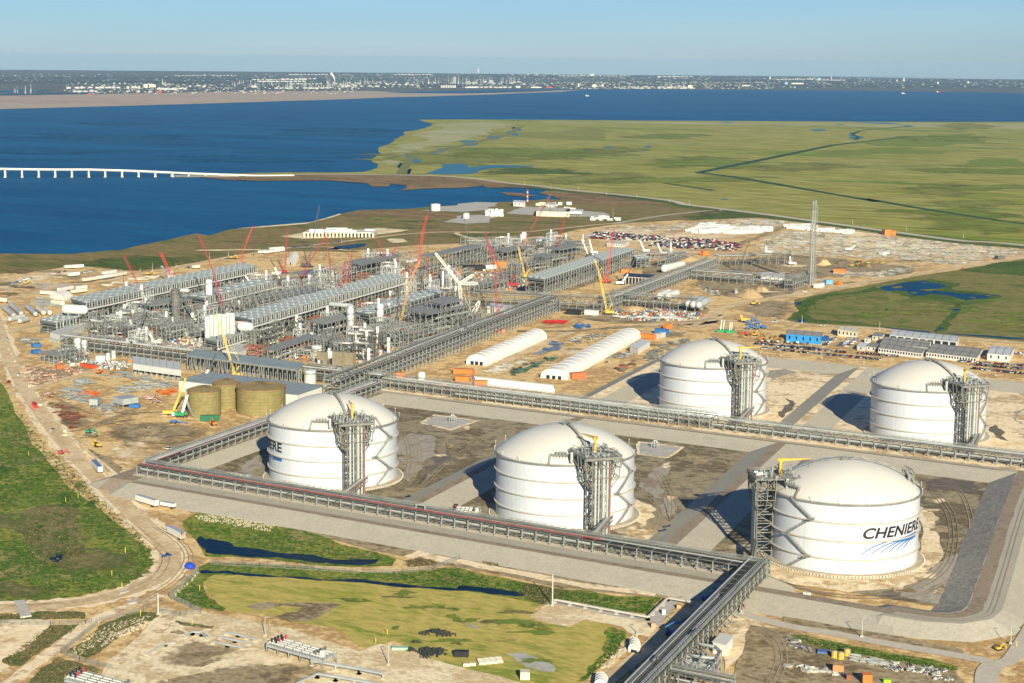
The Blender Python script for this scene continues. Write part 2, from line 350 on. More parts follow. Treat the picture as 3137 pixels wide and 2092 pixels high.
marsh = [(1086,411.5),(1020,405),(918,402.3),(750,400.5),(666,400),(600,404),(561,400),(452,400),(561,397.4),(666.5,395.3),(750,396),(834,394.6),(865.7,385.8),(869,377),(852,364.8),(876,354),(872.8,336.7),(904,321),(929,310),(930.7,301.6),(974.5,294.6),(995.5,284),(957,274.6),(1101,274),(1575,277),(2353,279.5),(3100,283),(3100,640),(2353,566),(2203,552.5),(2038,531),(1906,513),(1773,494.6),(1641,478),(1575,470),(1539,462),(1416,448),(1311,437.5),(1241,429),(1171,421.5)]
sheet('marsh',[G(*p) for p in marsh],MARSH,0.,.03,2)
sheet('pale_marsh',[G(*p) for p in [(890,360),(905,335),(960,305),(1010,284),(1120,280),(1190,285),(1130,300),(1080,318),(1000,335),(930,355),(900,380)]],PGREEN,.35,.08,3)
sheet('pale_marsh',[G(*p) for p in [(1190,278),(1900,281),(2353,284),(3000,288),(3000,298),(2353,296),(2180,293),(1700,287),(1300,283)]],PGREEN,.35,.04,3)
sheet('spit',[G(*p) for p in [(396.4,403.4),(452.5,405),(526,413),(596,415),(750,414),(844.7,420.8),(852,429),(894,428),(895.6,421),(936,426),(922,436.7),(974.5,433),(1051.7,431.4),(1086.7,429),(1111,426),(1122,431.4),(1181,430),(1223,432.5),(1276,435),(1330,442),(1420,449),(1420,446),(1311,436),(1241,427),(1171,420),(1083,409.5),(1020,404),(918,401),(750,399),(620,400),(470,399.5)]],PEAT,.25,.05,2)
coast = [(-500,585),(0,582),(160,583),(280,573),(400,547),(450,536),(480,541),(525,527),(582,521),(711,512),(783,491),(826,482),(927,479.5),(998,473.5),(1070,470),(1125,468.6),(1050,466),(1136,464.5),(1179,463),(1222,460),(1251,457),(1288,458.7),(1326,466),(1300,458),(1268,449),(1240,443.5),(1255,437.5),(1300,440),(1360,446),(1416,450),(1539,463),(1575,471),(1641,479),(1773,495.6),(1906,514),(2038,532),(2203,553.5),(2353,566),(3100,640),(3100,1000),(1200,1000),(-500,1000)]
sheet('coastal_ground',[G(*p) for p in coast],COAST,.1,.02,2)
sheet('brown_reed_flat',[G(*p) for p in [(1240,444),(1258,438),(1310,441),(1400,449),(1480,458),(1540,466),(1500,469),(1420,472),(1340,470),(1290,459)]],PEAT,.3,.05,2)
sheet('brown_reed_flat',[G(*p) for p in [(1146,441),(1200,444),(1236,449),(1205,452),(1165,448)]],PEAT,.3,.08,2)
sheet('brown_reed_flat',[G(*p) for p in [(826,484),(950,481),(1010,487),(1060,493),(1020,500),(940,498),(850,496),(800,500),(790,494)]],PEAT,.3,.06,2)
sheet('dark_reed_patch',gp('D',[(700,520),(900,500),(1100,470),(1300,490),(1500,510),(1450,560),(1250,590),(1000,600),(800,570),(500,565),(650,540)]),DGREEN,.3,.08,2)
sheet('dark_reed_patch',gp('G',[(220,120),(400,125),(600,145),(450,155),(250,165),(0,170),(0,130)]),DGREEN,.3,.05,2)
sheet('shore_sand',gp('E',[(60,262),(300,240),(650,212),(890,142),(905,148),(760,190),(620,224),(300,250)]),SANDL,.35,.02,1)
# marsh pools, ditches and the old bank
sheet('marsh_lake',gp('B',[(640,752),(745,718),(750,690),(920,688),(925,710),(1100,695),(1355,700),(1355,706),(1150,712),(1040,722),(990,745),(930,755),(800,758)]),TEAL,.4,.05,2)
sheet('marsh_reeds',gp('B',[(1000,742),(1060,720),(1250,712),(1500,718),(1780,748),(1750,762),(1500,755),(1200,762),(1050,760)]),DGREEN,.5,.06,2)
for q in ([(575,650),(590,652),(575,680),(560,678)],[(485,682),(500,684),(478,715),(465,713)],[(540,720),(560,722),(545,756),(525,755)],[(515,645),(600,622),(603,628),(515,652)],[(725,594),(815,572),(822,578),(735,599)],[(905,535),(1000,535),(960,548),(910,552)],[(680,618),(770,600),(778,604),(690,623)],[(1195,470),(1215,470),(1200,488),(1180,487)],[(1215,488),(1260,490),(1250,502),(1205,504)],[(1225,445),(1245,448),(1225,458),(1213,456)],[(1255,460),(1275,460),(1268,472),(1252,471)],[(1065,525),(1135,503),(1140,508),(1070,533)],[(890,566),(985,553),(990,557),(900,573)],[(1810,575),(1870,575),(1868,584),(1815,585)],[(2100,570),(2140,570),(2130,580),(2105,582)],[(2075,590),(2105,592),(2100,600),(2078,600)]):
 sheet('marsh_pool',gp('B',q),TEAL,.45,.1,2)
for q in ([(960,460),(1050,461),(1020,473),(985,472)],[(375,414),(450,416),(430,422),(390,421)],[(1115,427),(1170,428),(1160,433),(1120,432)],[(1205,485),(1235,483),(1262,505),(1260,525),(1245,528),(1240,510),(1215,500)],[(1570,435),(1620,436),(1610,447),(1580,446)],[(1240,415),(1480,418),(1570,433),(1500,428),(1300,421)],[(625,660),(655,662),(645,668),(630,667)],[(370,918),(420,920),(410,925),(375,924)],[(200,741),(222,742),(218,749),(204,749)]):
 sheet('marsh_pool',gp('C',q),TEAL,.45,.1,2)
PATHG = gmat('grassy_bank',[(.15,.17,.045),(.19,.19,.06)],size=50,fine=8,contrast=.2)
ribbon('marsh_bank',gp('B',[(488,752),(520,700),(555,645),(600,625),(700,608),(880,570),(1040,530),(1200,495),(1240,460),(1285,443)]),22,PATHG,.5)
DITCH = gmat('ditch_reed',[(.012,.05,.035),(.02,.07,.03),(.03,.08,.045)],size=30,fine=6,contrast=.3)
ribbon('ditch',gp('C',[(220,745),(640,660),(1100,565),(1600,508)]),20,DITCH,.5,False,jit=.3)
ribbon('ditch',gp('C',[(1600,508),(1900,513),(2352,528),(3000,560)]),12,DITCH,.5,False,jit=.3)
ribbon('ditch',gp('C',[(220,745),(420,770),(700,815),(1100,885),(1400,937)])+gp('G',[(1240,20),(1590,80),(1900,130),(2352,195),(3000,290)]),17,DITCH,.5,False,jit=.4)
ribbon('creek',gp('C',[(1250,530),(1262,510),(1230,490),(1330,463),(1450,455),(1590,440)]),13,DITCH,.5,True,jit=.5)
ribbon('ditch',gp('C',[(0,815),(160,838),(320,862)]),10,DITCH,.5,False,jit=.4)
# ---- construction ground
dirt = [(-600,660),(0,629),(106,621),(143,614),(192,612),(244,616.5),(324,622),(430,606),(525,592),(597,580),(697,577),(812,579.5),(841,574),(984,563),(1056,560),(1193,547),(1265,541),(1323,528),(1409,516),(1538,507),(1624,504),(1740,500.5),(1906,519),(2071,540),(2353,572),(3000,640),(3200,1000),(3300,2000),(-700,2000),(-900,1200)]
sheet('building_site',[G(*p) for p in dirt],DIRT,.3,.02,3)
GD = gp('G',[(700,860),(790,800),(760,760),(760,720),(900,690),(1100,650),(1300,615),(1600,560),(1900,515),(2352,440),(3000,330),(3000,1150),(2352,1015),(2000,985),(1700,960),(1350,920),(1000,895),(760,880)])
sheet('wet_meadow',GD,FIELD,.5,.03,3)
sheet('meadow_lake',gp('G',[(1350,640),(1450,620),(1540,605),(1650,590),(1800,620),(1730,650),(1800,668),(1900,680),(2050,690),(2190,690),(2100,715),(2010,718),(1950,730),(1850,700),(1770,690),(1690,680),(1680,695),(1580,695),(1540,665),(1480,660),(1400,665)]),BPOND,.6,.14,4)
for q in ([(755,742),(800,745),(795,762),(765,758)],[(1385,785),(1412,788),(1408,800),(1390,798)],[(1850,788),(1915,788),(1900,802),(1860,800)],[(1735,935),(1775,915),(1790,925),(1750,955)],[(1390,915),(1500,926),(1700,946),(1690,953),(1500,934),(1395,922)],[(1800,952),(2352,992),(2352,1002),(1850,962)],[(770,862),(830,858),(820,880),(775,880)],[(1450,628),(1520,622),(1500,640),(1440,640)]):
 sheet('meadow_pool',gp('G',q),BPOND,.6,.1,2)
ribbon('meadow_ditch',gp('G',[(1755,945),(1800,890),(1850,840),(1890,790),(1900,740)]),7,DGREEN,.58,jit=.5)
for q in ([(700,860),(790,800),(760,760),(900,700),(1300,625),(1350,650),(1100,690),(900,730),(850,800),(900,860),(1400,905),(1340,912),(1000,890)],[(1330,650),(1480,610),(1700,580),(1900,610),(1850,650),(2200,700),(2150,740),(1950,760),(1700,720),(1560,720)],[(1900,520),(2352,450),(2800,390),(2800,520),(2352,560),(2100,540)],[(1820,870),(1890,800),(1930,800),(1850,900),(1800,940),(1760,935)]):
 sheet('reed_bed',gp('G',q),DGREEN,.54,.12,3)
for q in ([(1420,632),(1500,628),(1520,640),(1450,648)],[(1620,655),(1700,650),(1790,655),(1700,668)],[(1560,672),(1620,675),(1600,684)],[(1960,700),(2030,705),(2000,716)],[(1640,600),(1700,604),(1650,612)],[(2080,690),(2150,692),(2100,702)]):
 sheet('reed_islet',gp('G',q),FIELD,.68,.14,3)
# left-hand meadow inside the bend of the haul road
LM = [(-500,850),(0,880),(22,915),(60,985),(110,1062),(160,1122),(230,1172),(290,1217),(340,1262),(356,1290),(345,1318),(300,1344),(200,1368),(80,1383),(0,1388),(-500,1400)]
sheet('meadow',[G(*p) for p in LM],BUSHG,.5,.03,2)
OLIVE = gmat('dead_grass',[(.15,.14,.045),(.22,.18,.075),(.09,.115,.03),(.25,.20,.09)],size=22,fine=1.8,contrast=.35)
sheet('dead_grass_patch',gp('H',[(-200,1250),(150,1240),(350,1170),(560,1160),(650,1230),(640,1330),(700,1420),(620,1480),(760,1530),(700,1600),(300,1650),(280,1560),(200,1480),(80,1350),(-200,1380)]),OLIVE,.54,.12,4)
sheet('dead_grass_patch',gp('M',[(560,180),(700,170),(860,200),(900,280),(760,330),(600,330),(430,340),(300,260),(320,200)]),OLIVE,.55,.12,4)
sheet('dead_grass_patch',gp('M',[(-300,380),(0,370),(200,420),(380,470),(200,500),(0,490),(-300,470)]),OLIVE,.55,.12,3)
sheet('meadow_pond',gp('M',[(325,240),(355,235),(375,207),(395,215),(412,240),(375,270),(340,262)]),NPOND,.62,.12,3)
sheet('meadow_pond',gp('H',[(570,1180),(600,1162),(650,1165),(640,1185),(600,1205)]),DGREEN,.62,.12,3)
# haul roads
HR = [(-260,1412),(-40,1400),(80,1395),(200,1383),(300,1358),(370,1325),(392,1290),(375,1248),(320,1195),(262,1140),(205,1080),(150,1020),(95,950),(55,890),(25,830),(5,780),(-15,720)]
ribbon('haul_road_verge',[G(*p) for p in HR],19,SAND,.56,jit=.25)
ribbon('haul_road',[G(*p) for p in HR],11.5,ROADM,.62)
ribbon('dirt_road',gp('D',[(-20,1120),(100,1085),(250,1040),(420,1000),(500,990)]),9,ROADM,.5)
ribbon('dirt_road',gp('H',[(60,280),(220,260),(420,190),(620,130),(800,80),(1000,50),(1180,105),(1450,160)]),7,ROADM,.5)
ribbon('dirt_road',gp('D',[(-50,840),(250,790),(480,715),(800,690),(1150,620),(1500,555),(1830,490),(2091,450)])+gp('E',[(500,415),(800,380),(1100,345),(1400,308),(1750,290),(2091,298)]),9,ROADM,.5)
ribbon('dirt_road',gp('E',[(500,415),(800,410),(1000,440),(1500,400),(2000,370)])+gp('F',[(0,400),(500,395),(800,370),(1200,330),(1560,320)]),8,ROADM,.5)
ribbon('dirt_road',gp('F',[(1240,330),(1600,270),(1900,235),(2091,222)])+gp('G',[(100,118),(260,98)]),8,ROADG,.5)
ribbon('highway',[G(*p) for p in [(596,403),(750,400.5),(918,402.3),(1020,405),(1083,410),(1122,414.5),(1171,421),(1241,428),(1311,436.7),(1416.5,447),(1539,461),(1575,470),(1641,478),(1773,494.6),(1906,513),(2038,531),(2203,552.5),(2353,564),(3000,640)]],17,ROADG,.6)
ribbon('highway_verge',[G(x,y+4.5) for x,y in [(1171,421),(1241,428),(1311,436.7),(1416.5,447),(1539,461),(1575,470),(1641,478),(1773,494.6),(1906,513),(2038,531),(2203,552.5),(2353,564)]],24,DGREEN,.45,jit=.3)
ribbon('perimeter_road',gp('G',[(-300,905),(-40,880),(150,855),(230,790),(400,750),(640,705),(1000,650),(1300,590),(1700,530),(1900,495),(2352,430),(3000,330)]),13,ROADM,.56)
ribbon('perimeter_road',gp('F',[(1900,1170),(2050,1110),(2091,1060)])+gp('G',[(0,900),(300,870),(650,880),(1000,905),(1350,925),(1700,965),(2000,1000),(2352,1025),(3000,1080)]),11,ROADM,.54)
ribbon('dirt_road',gp('F',[(480,1190),(900,1190),(1300,1160),(1700,1140),(1960,1130),(2100,1080)]),12,MUD,.5,jit=.3)
ribbon('dirt_road',gp('F',[(300,1480),(560,1350),(800,1240),(950,1190)]),9,ROADM,.48)
ribbon('dirt_road',gp('F',[(860,860),(1100,790),(1290,690),(1500,630)]),12,MUD,.48,jit=.3)
ribbon('dirt_road',gp('G',[(330,350),(500,290),(680,215)]),12,MUD,.5,jit=.3)
ribbon('dirt_road',gp('G',[(1380,410),(1450,350),(1520,300)]),8,SAND,.5)
for k,q,m in (('G',[(100,520),(230,470),(700,410),(1000,430),(1400,480),(1600,500),(1500,560),(1000,560),(860,640),(740,690),(500,720),(280,700),(100,640)],MUD),('G',[(360,790),(500,740),(740,730),(780,780),(660,860),(420,830)],MUD),
    ('H',[(820,560),(950,480),(1200,490),(1500,540),(1680,570),(1600,650),(1400,720),(1200,700),(1000,680),(850,640)],MUD),('F',[(1400,900),(1700,940),(2000,1000),(1900,1090),(1500,1130),(1100,1110),(900,1070),(1200,1060),(1300,1000)],MUD),
    ('F',[(1500,640),(1700,610),(1750,680),(1600,750),(1480,720)],MUD),('D',[(150,640),(420,620),(450,640),(300,700),(60,730)],SAND),('D',[(230,720),(500,690),(620,700),(600,735),(300,760)],ROADG),
    ('H',[(200,60),(700,60),(720,100),(500,160),(260,230),(190,140)],MUD),('H',[(370,340),(520,350),(690,470),(690,540),(560,580),(430,460)],MUD),('H',[(560,700),(700,720),(980,870),(1000,960),(900,960),(720,800)],MUD),
    ('H',[(860,740),(1060,690),(1180,760),(1100,800),(960,800)],SANDL),('F',[(740,1080),(1200,1060),(1600,1090),(1960,1150),(1990,1190),(1750,1200),(1500,1160),(1100,1150),(800,1130)],DIRT),
    ('G',[(0,215),(500,155),(740,175),(700,230),(400,290),(100,280),(0,260)],SANDL),('G',[(700,215),(1100,215),(1500,285),(2000,330),(2352,380),(2100,440),(1400,430),(900,400),(500,320)],SAND),
    ('F',[(1000,400),(1400,350),(1950,340),(2091,400),(2091,560),(1700,560),(1450,530),(1100,460)],SAND)):
 sheet('mud_ground' if m is MUD else 'graded_ground',gp(k,q),m,.4+.004*len(q),.09,3)
# ---- far-left gas plant and its pads
PAD = gmat('paved_pad',[(.38,.36,.31),(.45,.42,.37),(.33,.31,.27)],size=25,fine=4,contrast=.2)
for k,q,m in (('F',[(390,245),(560,190),(700,200),(1180,240),(1230,260),(1100,275),(700,262),(500,255)],PAD),('E',[(410,325),(600,295),(830,300),(1200,258),(1450,275),(1300,300),(900,335),(600,345)],SANDL),('E',[(1550,118),(1700,85),(1950,70),(2091,60),(2091,110),(1870,130)],PAD),
    ('E',[(1720,210),(1870,170),(2091,165),(2091,215),(1900,225)],PAD),('F',[(0,60+110),(150,155),(330,160),(300,190),(100,215),(0,220)],PAD),('F',[(0,265),(230,255),(340,275),(200,300),(0,300)],PAD),('E',[(1265,350),(1300,342),(1400,345),(1440,370),(1320,380)],SANDL)):
 sheet('gravel_pad',gp(k,q),m,.5,.04,2)
for k,q in (('E',[(790,430),(860,405),(1000,388),(1110,382),(1090,405),(960,425)]),('E',[(470,412),(600,397),(680,392),(640,402),(520,415)]),('E',[(780,378),(900,362),(905,370),(820,378)])):
 sheet('coast_pool',gp(k,q),BPOND,.5,.06,3)
sheet('coast_dirt_strip',gp('D',[(1560,440),(1600,432),(2091,428),(2091,436),(1620,443)]),SANDL,.5,.02,1)
# ---- foreground
sheet('dry_meadow',gp('M',[(1320,400),(1400,350),(1600,340),(2000,380),(2352,400)])+gp('N',[(300,400),(800,440),(1250,500),(1400,540),(1340,610),(1430,660),(1590,690),(1680,650),(1800,660),(1920,720),(1960,770),(1880,860),(1760,960),(1680,1050),(1700,1300),(1300,1300),(1200,1060),(1000,1000),(700,920),(600,850),(450,780),(250,830),(100,720)])+gp('M',[(2150,690),(1900,660),(1700,600),(1500,590),(1450,570),(1380,480)]),DRYG,.5,.05,3)
sheet('green_ditch_bank',gp('M',[(1190,0),(1300,-60),(1700,0),(2000,60),(2352,190)])+gp('N',[(100,150),(330,200),(460,245),(430,290),(200,300),(0,290)])+gp('M',[(2100,290),(1700,240),(1350,230),(1280,120)]),BUSHG,.5,.05,4)
sheet('green_ditch_bank',gp('M',[(1300,300),(1360,270),(1700,280),(2352,330)])+gp('N',[(400,330),(700,310),(830,300),(1050,350),(1300,400),(1560,450),(1700,450),(1900,490),(2200,495),(2180,520),(2110,610),(1800,560),(1500,505),(1440,540),(1200,500),(800,440),(300,400)])+gp('M',[(2352,400),(2000,380),(1600,350),(1400,350),(1330,400),(1350,480),(1480,570),(1470,590),(1300,560),(1120,510),(1110,490),(1190,420)]),BUSHG,.54,.05,4)
sheet('ditch_pond',gp('M',[(1285,120),(1320,95),(1345,120),(1370,112),(1500,135),(1530,165),(1700,180),(1900,210),(2200,250),(2352,250)])+gp('N',[(120,235),(340,250),(320,275),(200,290),(60,285),(0,270)])+gp('M',[(2100,275),(1850,240),(1640,235),(1400,215),(1350,205),(1320,165)]),NPOND,.6,.09,4)
sheet('ditch_pond',gp('M',[(1305,325),(1350,318),(1400,330),(1500,322),(1700,348),(2000,365),(2352,385)])+gp('N',[(100,375),(250,380),(380,400),(600,425),(850,440),(870,422),(1000,430),(1150,445),(1280,465),(1300,490),(1200,488),(1100,480),(900,455),(600,435),(300,410),(0,385)])+gp('M',[(2100,390),(1800,365),(1500,342),(1320,342)]),NPOND,.6,.09,4)
sheet('reed_patch',gp('N',[(1300,400),(1450,420),(1600,450),(1560,470),(1520,500),(1420,540),(1340,520),(1300,480)]),OLIVE,.62,.12,3)
sheet('reed_patch',gp('N',[(520,250),(600,232),(700,245),(715,280),(600,300),(515,290)]),PEAT,.62,.12,3)
sheet('muddy_track',gp('N',[(-900,-350),(0,80),(500,160),(880,235),(1500,340),(2240,490),(2160,500),(1500,430),(1100,340),(800,290),(300,190),(0,110),(-400,-20)]),MUD,.48,.03,3)
sheet('muddy_track',gp('N',[(500,230),(900,280),(1300,360),(1700,440),(2150,490),(2160,470),(1600,390),(1000,270),(600,190)]),SAND,.57,.05,3)
sheet('white_gravel',gp('N',[(1330,630),(1380,590),(1420,545),(1480,540),(1600,560),(2120,660),(2180,690),(2120,760),(1980,730),(1930,690),(1800,665),(1690,645),(1640,670),(1590,692),(1430,665)]),SANDL,.62,.04,3)
sheet('grey_gravel',gp('N',[(1400,550),(1495,515),(1600,545),(2110,640),(2240,500),(2320,510),(2170,690),(2060,670),(1600,580)]),PAD,.6,.03,2)
for q,m in (([(1250,640),(1400,660),(1500,715),(1440,725),(1250,690)],BUSHG),([(1050,655),(1120,652),(1160,690),(1080,680)],BUSHG),([(540,545),(700,550),(880,575),(860,585),(620,575)],BUSHG),([(1170,870),(1300,860),(1500,960),(1480,990),(1300,950)],PAD),([(20,500),(200,500),(330,525),(150,528)],BUSHG),([(430,690),(480,685),(470,705),(430,706)],BUSHG),([(900,670),(1000,660),(1030,690),(940,700)],PAD),([(1850,690),(1950,720),(1900,850),(1700,1040),(1640,1050),(1820,860)],BUSHG)):
 sheet('grass_patch',gp('N',q),m,.55,.13,4)
sheet('mud_scar',gp('M',[(1600,560),(1700,530),(1900,535),(2050,530),(2250,545),(2130,600),(2050,650),(1900,660),(1800,620),(1950,590),(1980,560),(1850,550),(1700,585)]),MUD,.56,.1,4)
sheet('sandy_yard',gp('M',[(-300,720),(0,640),(350,640),(330,680),(200,840),(100,930),(0,990),(-300,1000)]),SAND,.5,.05,3)
sheet('sandy_yard',gp('M',[(1060,600),(1300,580),(1600,640),(1900,700),(2200,800),(2352,850)])+gp('N',[(350,800),(600,870),(900,960),(1300,1060),(1400,1300),(-900,1300)])+gp('M',[(600,1300),(700,930),(900,760)]),SANDL,.52,.04,3)
for q,m in (([(1060,860),(1250,770),(1380,800),(1600,850),(1500,900),(1300,960),(1100,930)],MUD),([(1000,1000),(1400,950),(1800,920),(2050,940),(2000,1060),(1400,1300),(1000,1200)],MUD),([(20,900),(240,780),(330,680),(420,680),(550,670),(500,730),(300,830),(130,950),(60,950)],OLIVE),([(560,600),(500,590),(250,590),(0,610),(0,650),(400,640),(550,640)],OLIVE),
    ([(440,860),(640,690),(900,590),(1040,600),(1000,650),(850,700),(700,820),(560,900)],OLIVE),([(200,1040),(380,890),(620,950),(640,1000),(400,1300),(150,1300)],OLIVE),([(1100,640),(1400,690),(1350,700),(1150,660)],OLIVE)):
 sheet('rough_ground',gp('M',q),m,.6,.12,4)
ribbon('dirt_road',gp('M',[(-100,1150),(100,1030),(330,860),(480,740),(620,650),(720,600),(900,540),(1050,480)]),7,SAND,.64,jit=.2)
ribbon('dirt_road',gp('M',[(740,930),(950,800),(1100,640),(1080,560)]),7,SAND,.64,jit=.2)
ribbon('dirt_road',gp('M',[(960,1040),(1300,980),(1700,850),(2000,760)]),6,SANDL,.66,jit=.2)
ribbon('service_road',gp('O',[(-400,1060),(-100,820),(60,640),(250,560),(300,480)]),8,ROADM,.66)
ribbon('service_road',gp('S',[(-500,40),(0,185),(500,270),(1000,365),(1500,450),(1900,520),(2060,560),(2200,540),(2300,420),(2450,180),(2600,-50)]),8,ROADG,.66)
ribbon('service_road',gp('S',[(2000,900),(1985,740),(2010,620),(2100,550)]),10,ROADG,.664)
sheet('green_strip',gp('S',[(60,280),(250,290),(600,370),(1000,450),(1500,530),(1700,590),(1700,630),(1400,590),(900,500),(500,430),(150,350)]),BUSHG,.62,.06,4)
sheet('muddy_verge',gp('S',[(0,100),(300,150),(600,210),(1000,270),(1400,350),(1750,420),(1760,470),(1400,410),(1000,330),(700,280),(300,220),(0,160)]),MUD,.64,.05,3)
sheet('muddy_yard',gp('O',[(560,680),(720,700),(1100,800),(1500,880),(1900,960),(1960,1060),(1900,1300),(400,1300),(480,900)]),MUD,.6,.05,3)
sheet('green_strip',gp('O',[(2330,200),(2500,150),(2500,700),(2270,700),(2290,600),(2320,450)]),BUSHG,.62,.1,4)
sheet('sandy_yard',gp('O',[(350,560),(560,620),(760,720),(620,760),(480,900),(400,1100),(350,1060)]),SAND,.64,.08,3)
# ================================================================== DIKES
def berm(name,pts,hw,sl,h,zt,cm,tops=None,sm=None):
 """bank with a level crest; pts = centre line, hw = half crest width, sl = (left, right) slope widths"""
 P = [V((p[0],p[1],0)) for p in pts]; n = len(P); rows = []
 for i,p in enumerate(P):
  if i == 0: d = P[1]-P[0]; nn = V((-d.y,d.x,0)).normalized(); f = 1
  elif i == n-1: d = P[-1]-P[-2]; nn = V((-d.y,d.x,0)).normalized(); f = 1
  else:
   a = (P[i]-P[i-1]).normalized(); b = (P[i+1]-P[i]).normalized(); na = V((-a.y,a.x,0)); nb_ = V((-b.y,b.x,0)); nn = (na+nb_).normalized(); f = 1/max(.4,nn.dot(na))
  rows.append([p+nn*f*(hw+sl[0])+V((0,0,.3)),p+nn*f*hw+V((0,0,h)),p-nn*f*hw+V((0,0,h)),p-nn*f*(hw+sl[1])+V((0,0,.3))])
 for e_,q in ((0,(P[0]-P[1]).normalized()),(-1,(P[-1]-P[-2]).normalized())):
  r = rows[e_]; w = q*max(sl); m_ = (r[1]+r[2])/2; new = [r[0]+w*.4,V((r[1].x,r[1].y,.3))+w,V((r[2].x,r[2].y,.3))+w,r[3]+w*.4]
  rows.insert(0,new) if e_ == 0 else rows.append(new)
 n += 2
 mb = MB(); mb.v = [tuple(q) for r in rows for q in r]
 for i in range(n-1):
  for j in range(3):
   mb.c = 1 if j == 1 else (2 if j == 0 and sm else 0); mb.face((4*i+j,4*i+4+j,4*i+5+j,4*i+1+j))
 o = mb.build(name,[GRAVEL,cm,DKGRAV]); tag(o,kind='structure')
 if o.data.polygons[1].normal.z < 0: o.data.flip_normals()
 return o
def dens(pts,k=10):
 return [V((*a,0)).lerp(V((*b,0)),i/k) for a,b in zip(pts,pts[1:]) for i in range(k)]+[V((*pts[-1],0))]
H5 = 5.0
berm('dike',[(-250,-80),(152,-80)],14,(13,19),H5,0,GRAVEL)
berm('dike',[(150,-91.5),(230,-91.5)],3.6,(15,19),H5-.03,0,CREST)
RC = [(226,-91),(244,-90),(257,-85),(264,-74),(264,-60),(252,2),(228,122),(205,245)]
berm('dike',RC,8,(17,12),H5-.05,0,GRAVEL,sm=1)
def off(P,d): return [V((P[i][0],P[i][1],0))+V((a.y,-a.x,0))*d for i in range(len(P)) for a in [(V((*P[min(i+1,len(P)-1)],0))-V((*P[max(i-1,0)],0))).normalized()]]
ribbon('crest_track',off(RC,-4.2),7,CREST,H5+.05,True,jit=.12)
for q in (2.2,4.4): ribbon('wheel_track',off(RC,q),.6,gmat('bench_rut',[(.28,.235,.18),(.36,.31,.245)],size=9,fine=1.2,contrast=.2),H5+.07,True,jit=.3)
berm('dike',[(-260,-90),(-300,240)],9,(14,14),H5-.08,0,CREST)
berm('dike',[(-71,-80),(-118,240)],3.2,(16,18),H5-.1,0,CREST)
berm('dike',[(95,-80),(38,240)],3.2,(16,18),H5-.12,0,CREST)
berm('dike',[(-310,247),(520,247)],15,(16,22),H5-.04,0,GRAVEL)
berm('dike',[(34,250),(-20,560)],3.2,(17,19),H5-.1,0,SAND)
berm('dike',[(-180,560),(520,560)],4,(16,26),H5-.06,0,ROADM)
berm('dike',[(-135,250),(-185,560)],5,(14,18),H5-.09,0,SAND)
ribbon('crest_track',[V((-250,-91,0)),V((100,-91.5,0)),V((150,-90,0))],4.5,CREST,H5+.06,False,jit=.25)
ribbon('crest_path',[V((-250,232.5,0)),V((60,233,0)),V((190,233,0))],2.2,CREST,H5+.06,False,jit=.3)
TOK = gmat('rack_apron',[(.50,.43,.33),(.58,.51,.41),(.45,.385,.29)],size=18,fine=2,contrast=.15)
ribbon('rack_apron',[V((-262,-73,0)),V((148,-73,0))],12,TOK,H5+.07,False,jit=.1)
ribbon('rack_apron',[V((-300,247,0)),V((500,247,0))],16,SAND,H5+.07,False,jit=.1)
DK = gmat('dark_rut',[(.12,.1,.08),(.2,.17,.14)],size=10,fine=2,contrast=.2)  # dark brown soil for the stains on the basin floors
# floors of the basins
def quad(name,a,b,c,d,m,z,amp=.02,lev=3): return sheet(name,[a,b,c,d],m,z,amp,lev)
quad('basin_floor',(-262,-58),(-84,-58),(-115,216),(-300,216),BASIN,.62,0,0)
quad('basin_floor',(-66,-58),(90,-58),(46,216),(-108,216),BASIN,.62,0,0)
quad('basin_floor',(102,-58),(246,-58),(196,216),(52,216),BASIN,.62,0,0)
quad('basin_floor',(-138,262),(20,262),(-24,540),(-176,540),SAND,.62,0,0)
quad('basin_floor',(44,262),(420,262),(420,540),(-2,540),SAND,.62,0,0)
TRACKS = gmat('wheel_tracks',[(.30,.25,.19),(.38,.335,.27),(.22,.18,.135)],size=14,fine=1.5,contrast=.2,stretch=(1,4),det=12)
for i,q in enumerate(([(205,20),(215,-20),(190,-45),(150,-50),(120,-35),(112,-10),(118,20),(130,50),(170,62),(200,50)],)):
 sheet('sand_apron',[V((*p,0)) for p in q],SANDL,.70,.06,3)
sheet('sand_apron',gp('K',[(1530,600),(1620,680),(1700,900),(1720,1040),(1600,1180),(1400,1260),(1000,1300),(600,1240),(340,1200),(330,1100),(420,1080),(1000,1220),(1500,1100)]),SAND,.66,.05,3)
for k,q,m in (('I',[(1260,640),(1330,600),(1500,620),(1520,720),(1400,900),(1330,1000),(1270,960),(1230,800)],TRACKS),('I',[(1490,800),(1570,730),(1640,790),(1600,880),(1480,900),(1400,1010),(1440,900)],DK),('J',[(1650,640),(1720,640),(1700,900),(1760,1050),(1720,1150),(1640,1060)],TRACKS),('J',[(1430,950),(1560,1000),(1600,1080),(1500,1180),(1400,1120)],SAND),('J',[(1240,1230),(1500,1150),(1640,1200),(1560,1330),(1300,1290)],SAND),
    ('I',[(0,830),(100,780),(160,850),(60,950),(0,960)],TRACKS),('K',[(1600,1200),(1850,1000),(1900,1080),(1800,1400),(1600,1380),(1400,1330)],TRACKS),('K',[(1560,420),(1800,420),(2100,470),(2050,560),(1800,520),(1600,500)],DK),('K',[(1180,1310),(1400,1280),(1700,1340),(1500,1370),(1300,1350)],DK),
    ('L',[(810,310),(900,300),(980,320),(870,350),(830,380)],TRACKS),('L',[(900,480),(960,500),(930,560),(880,600),(890,540)],DK),('L',[(2180,640),(2230,680),(2260,740),(2210,730)],DK),('L',[(2290,560),(2352,540),(2352,640),(2310,620)],TRACKS)):
 sheet('stain',gp(k,q),m,.72+.003*len(q),.12,4)
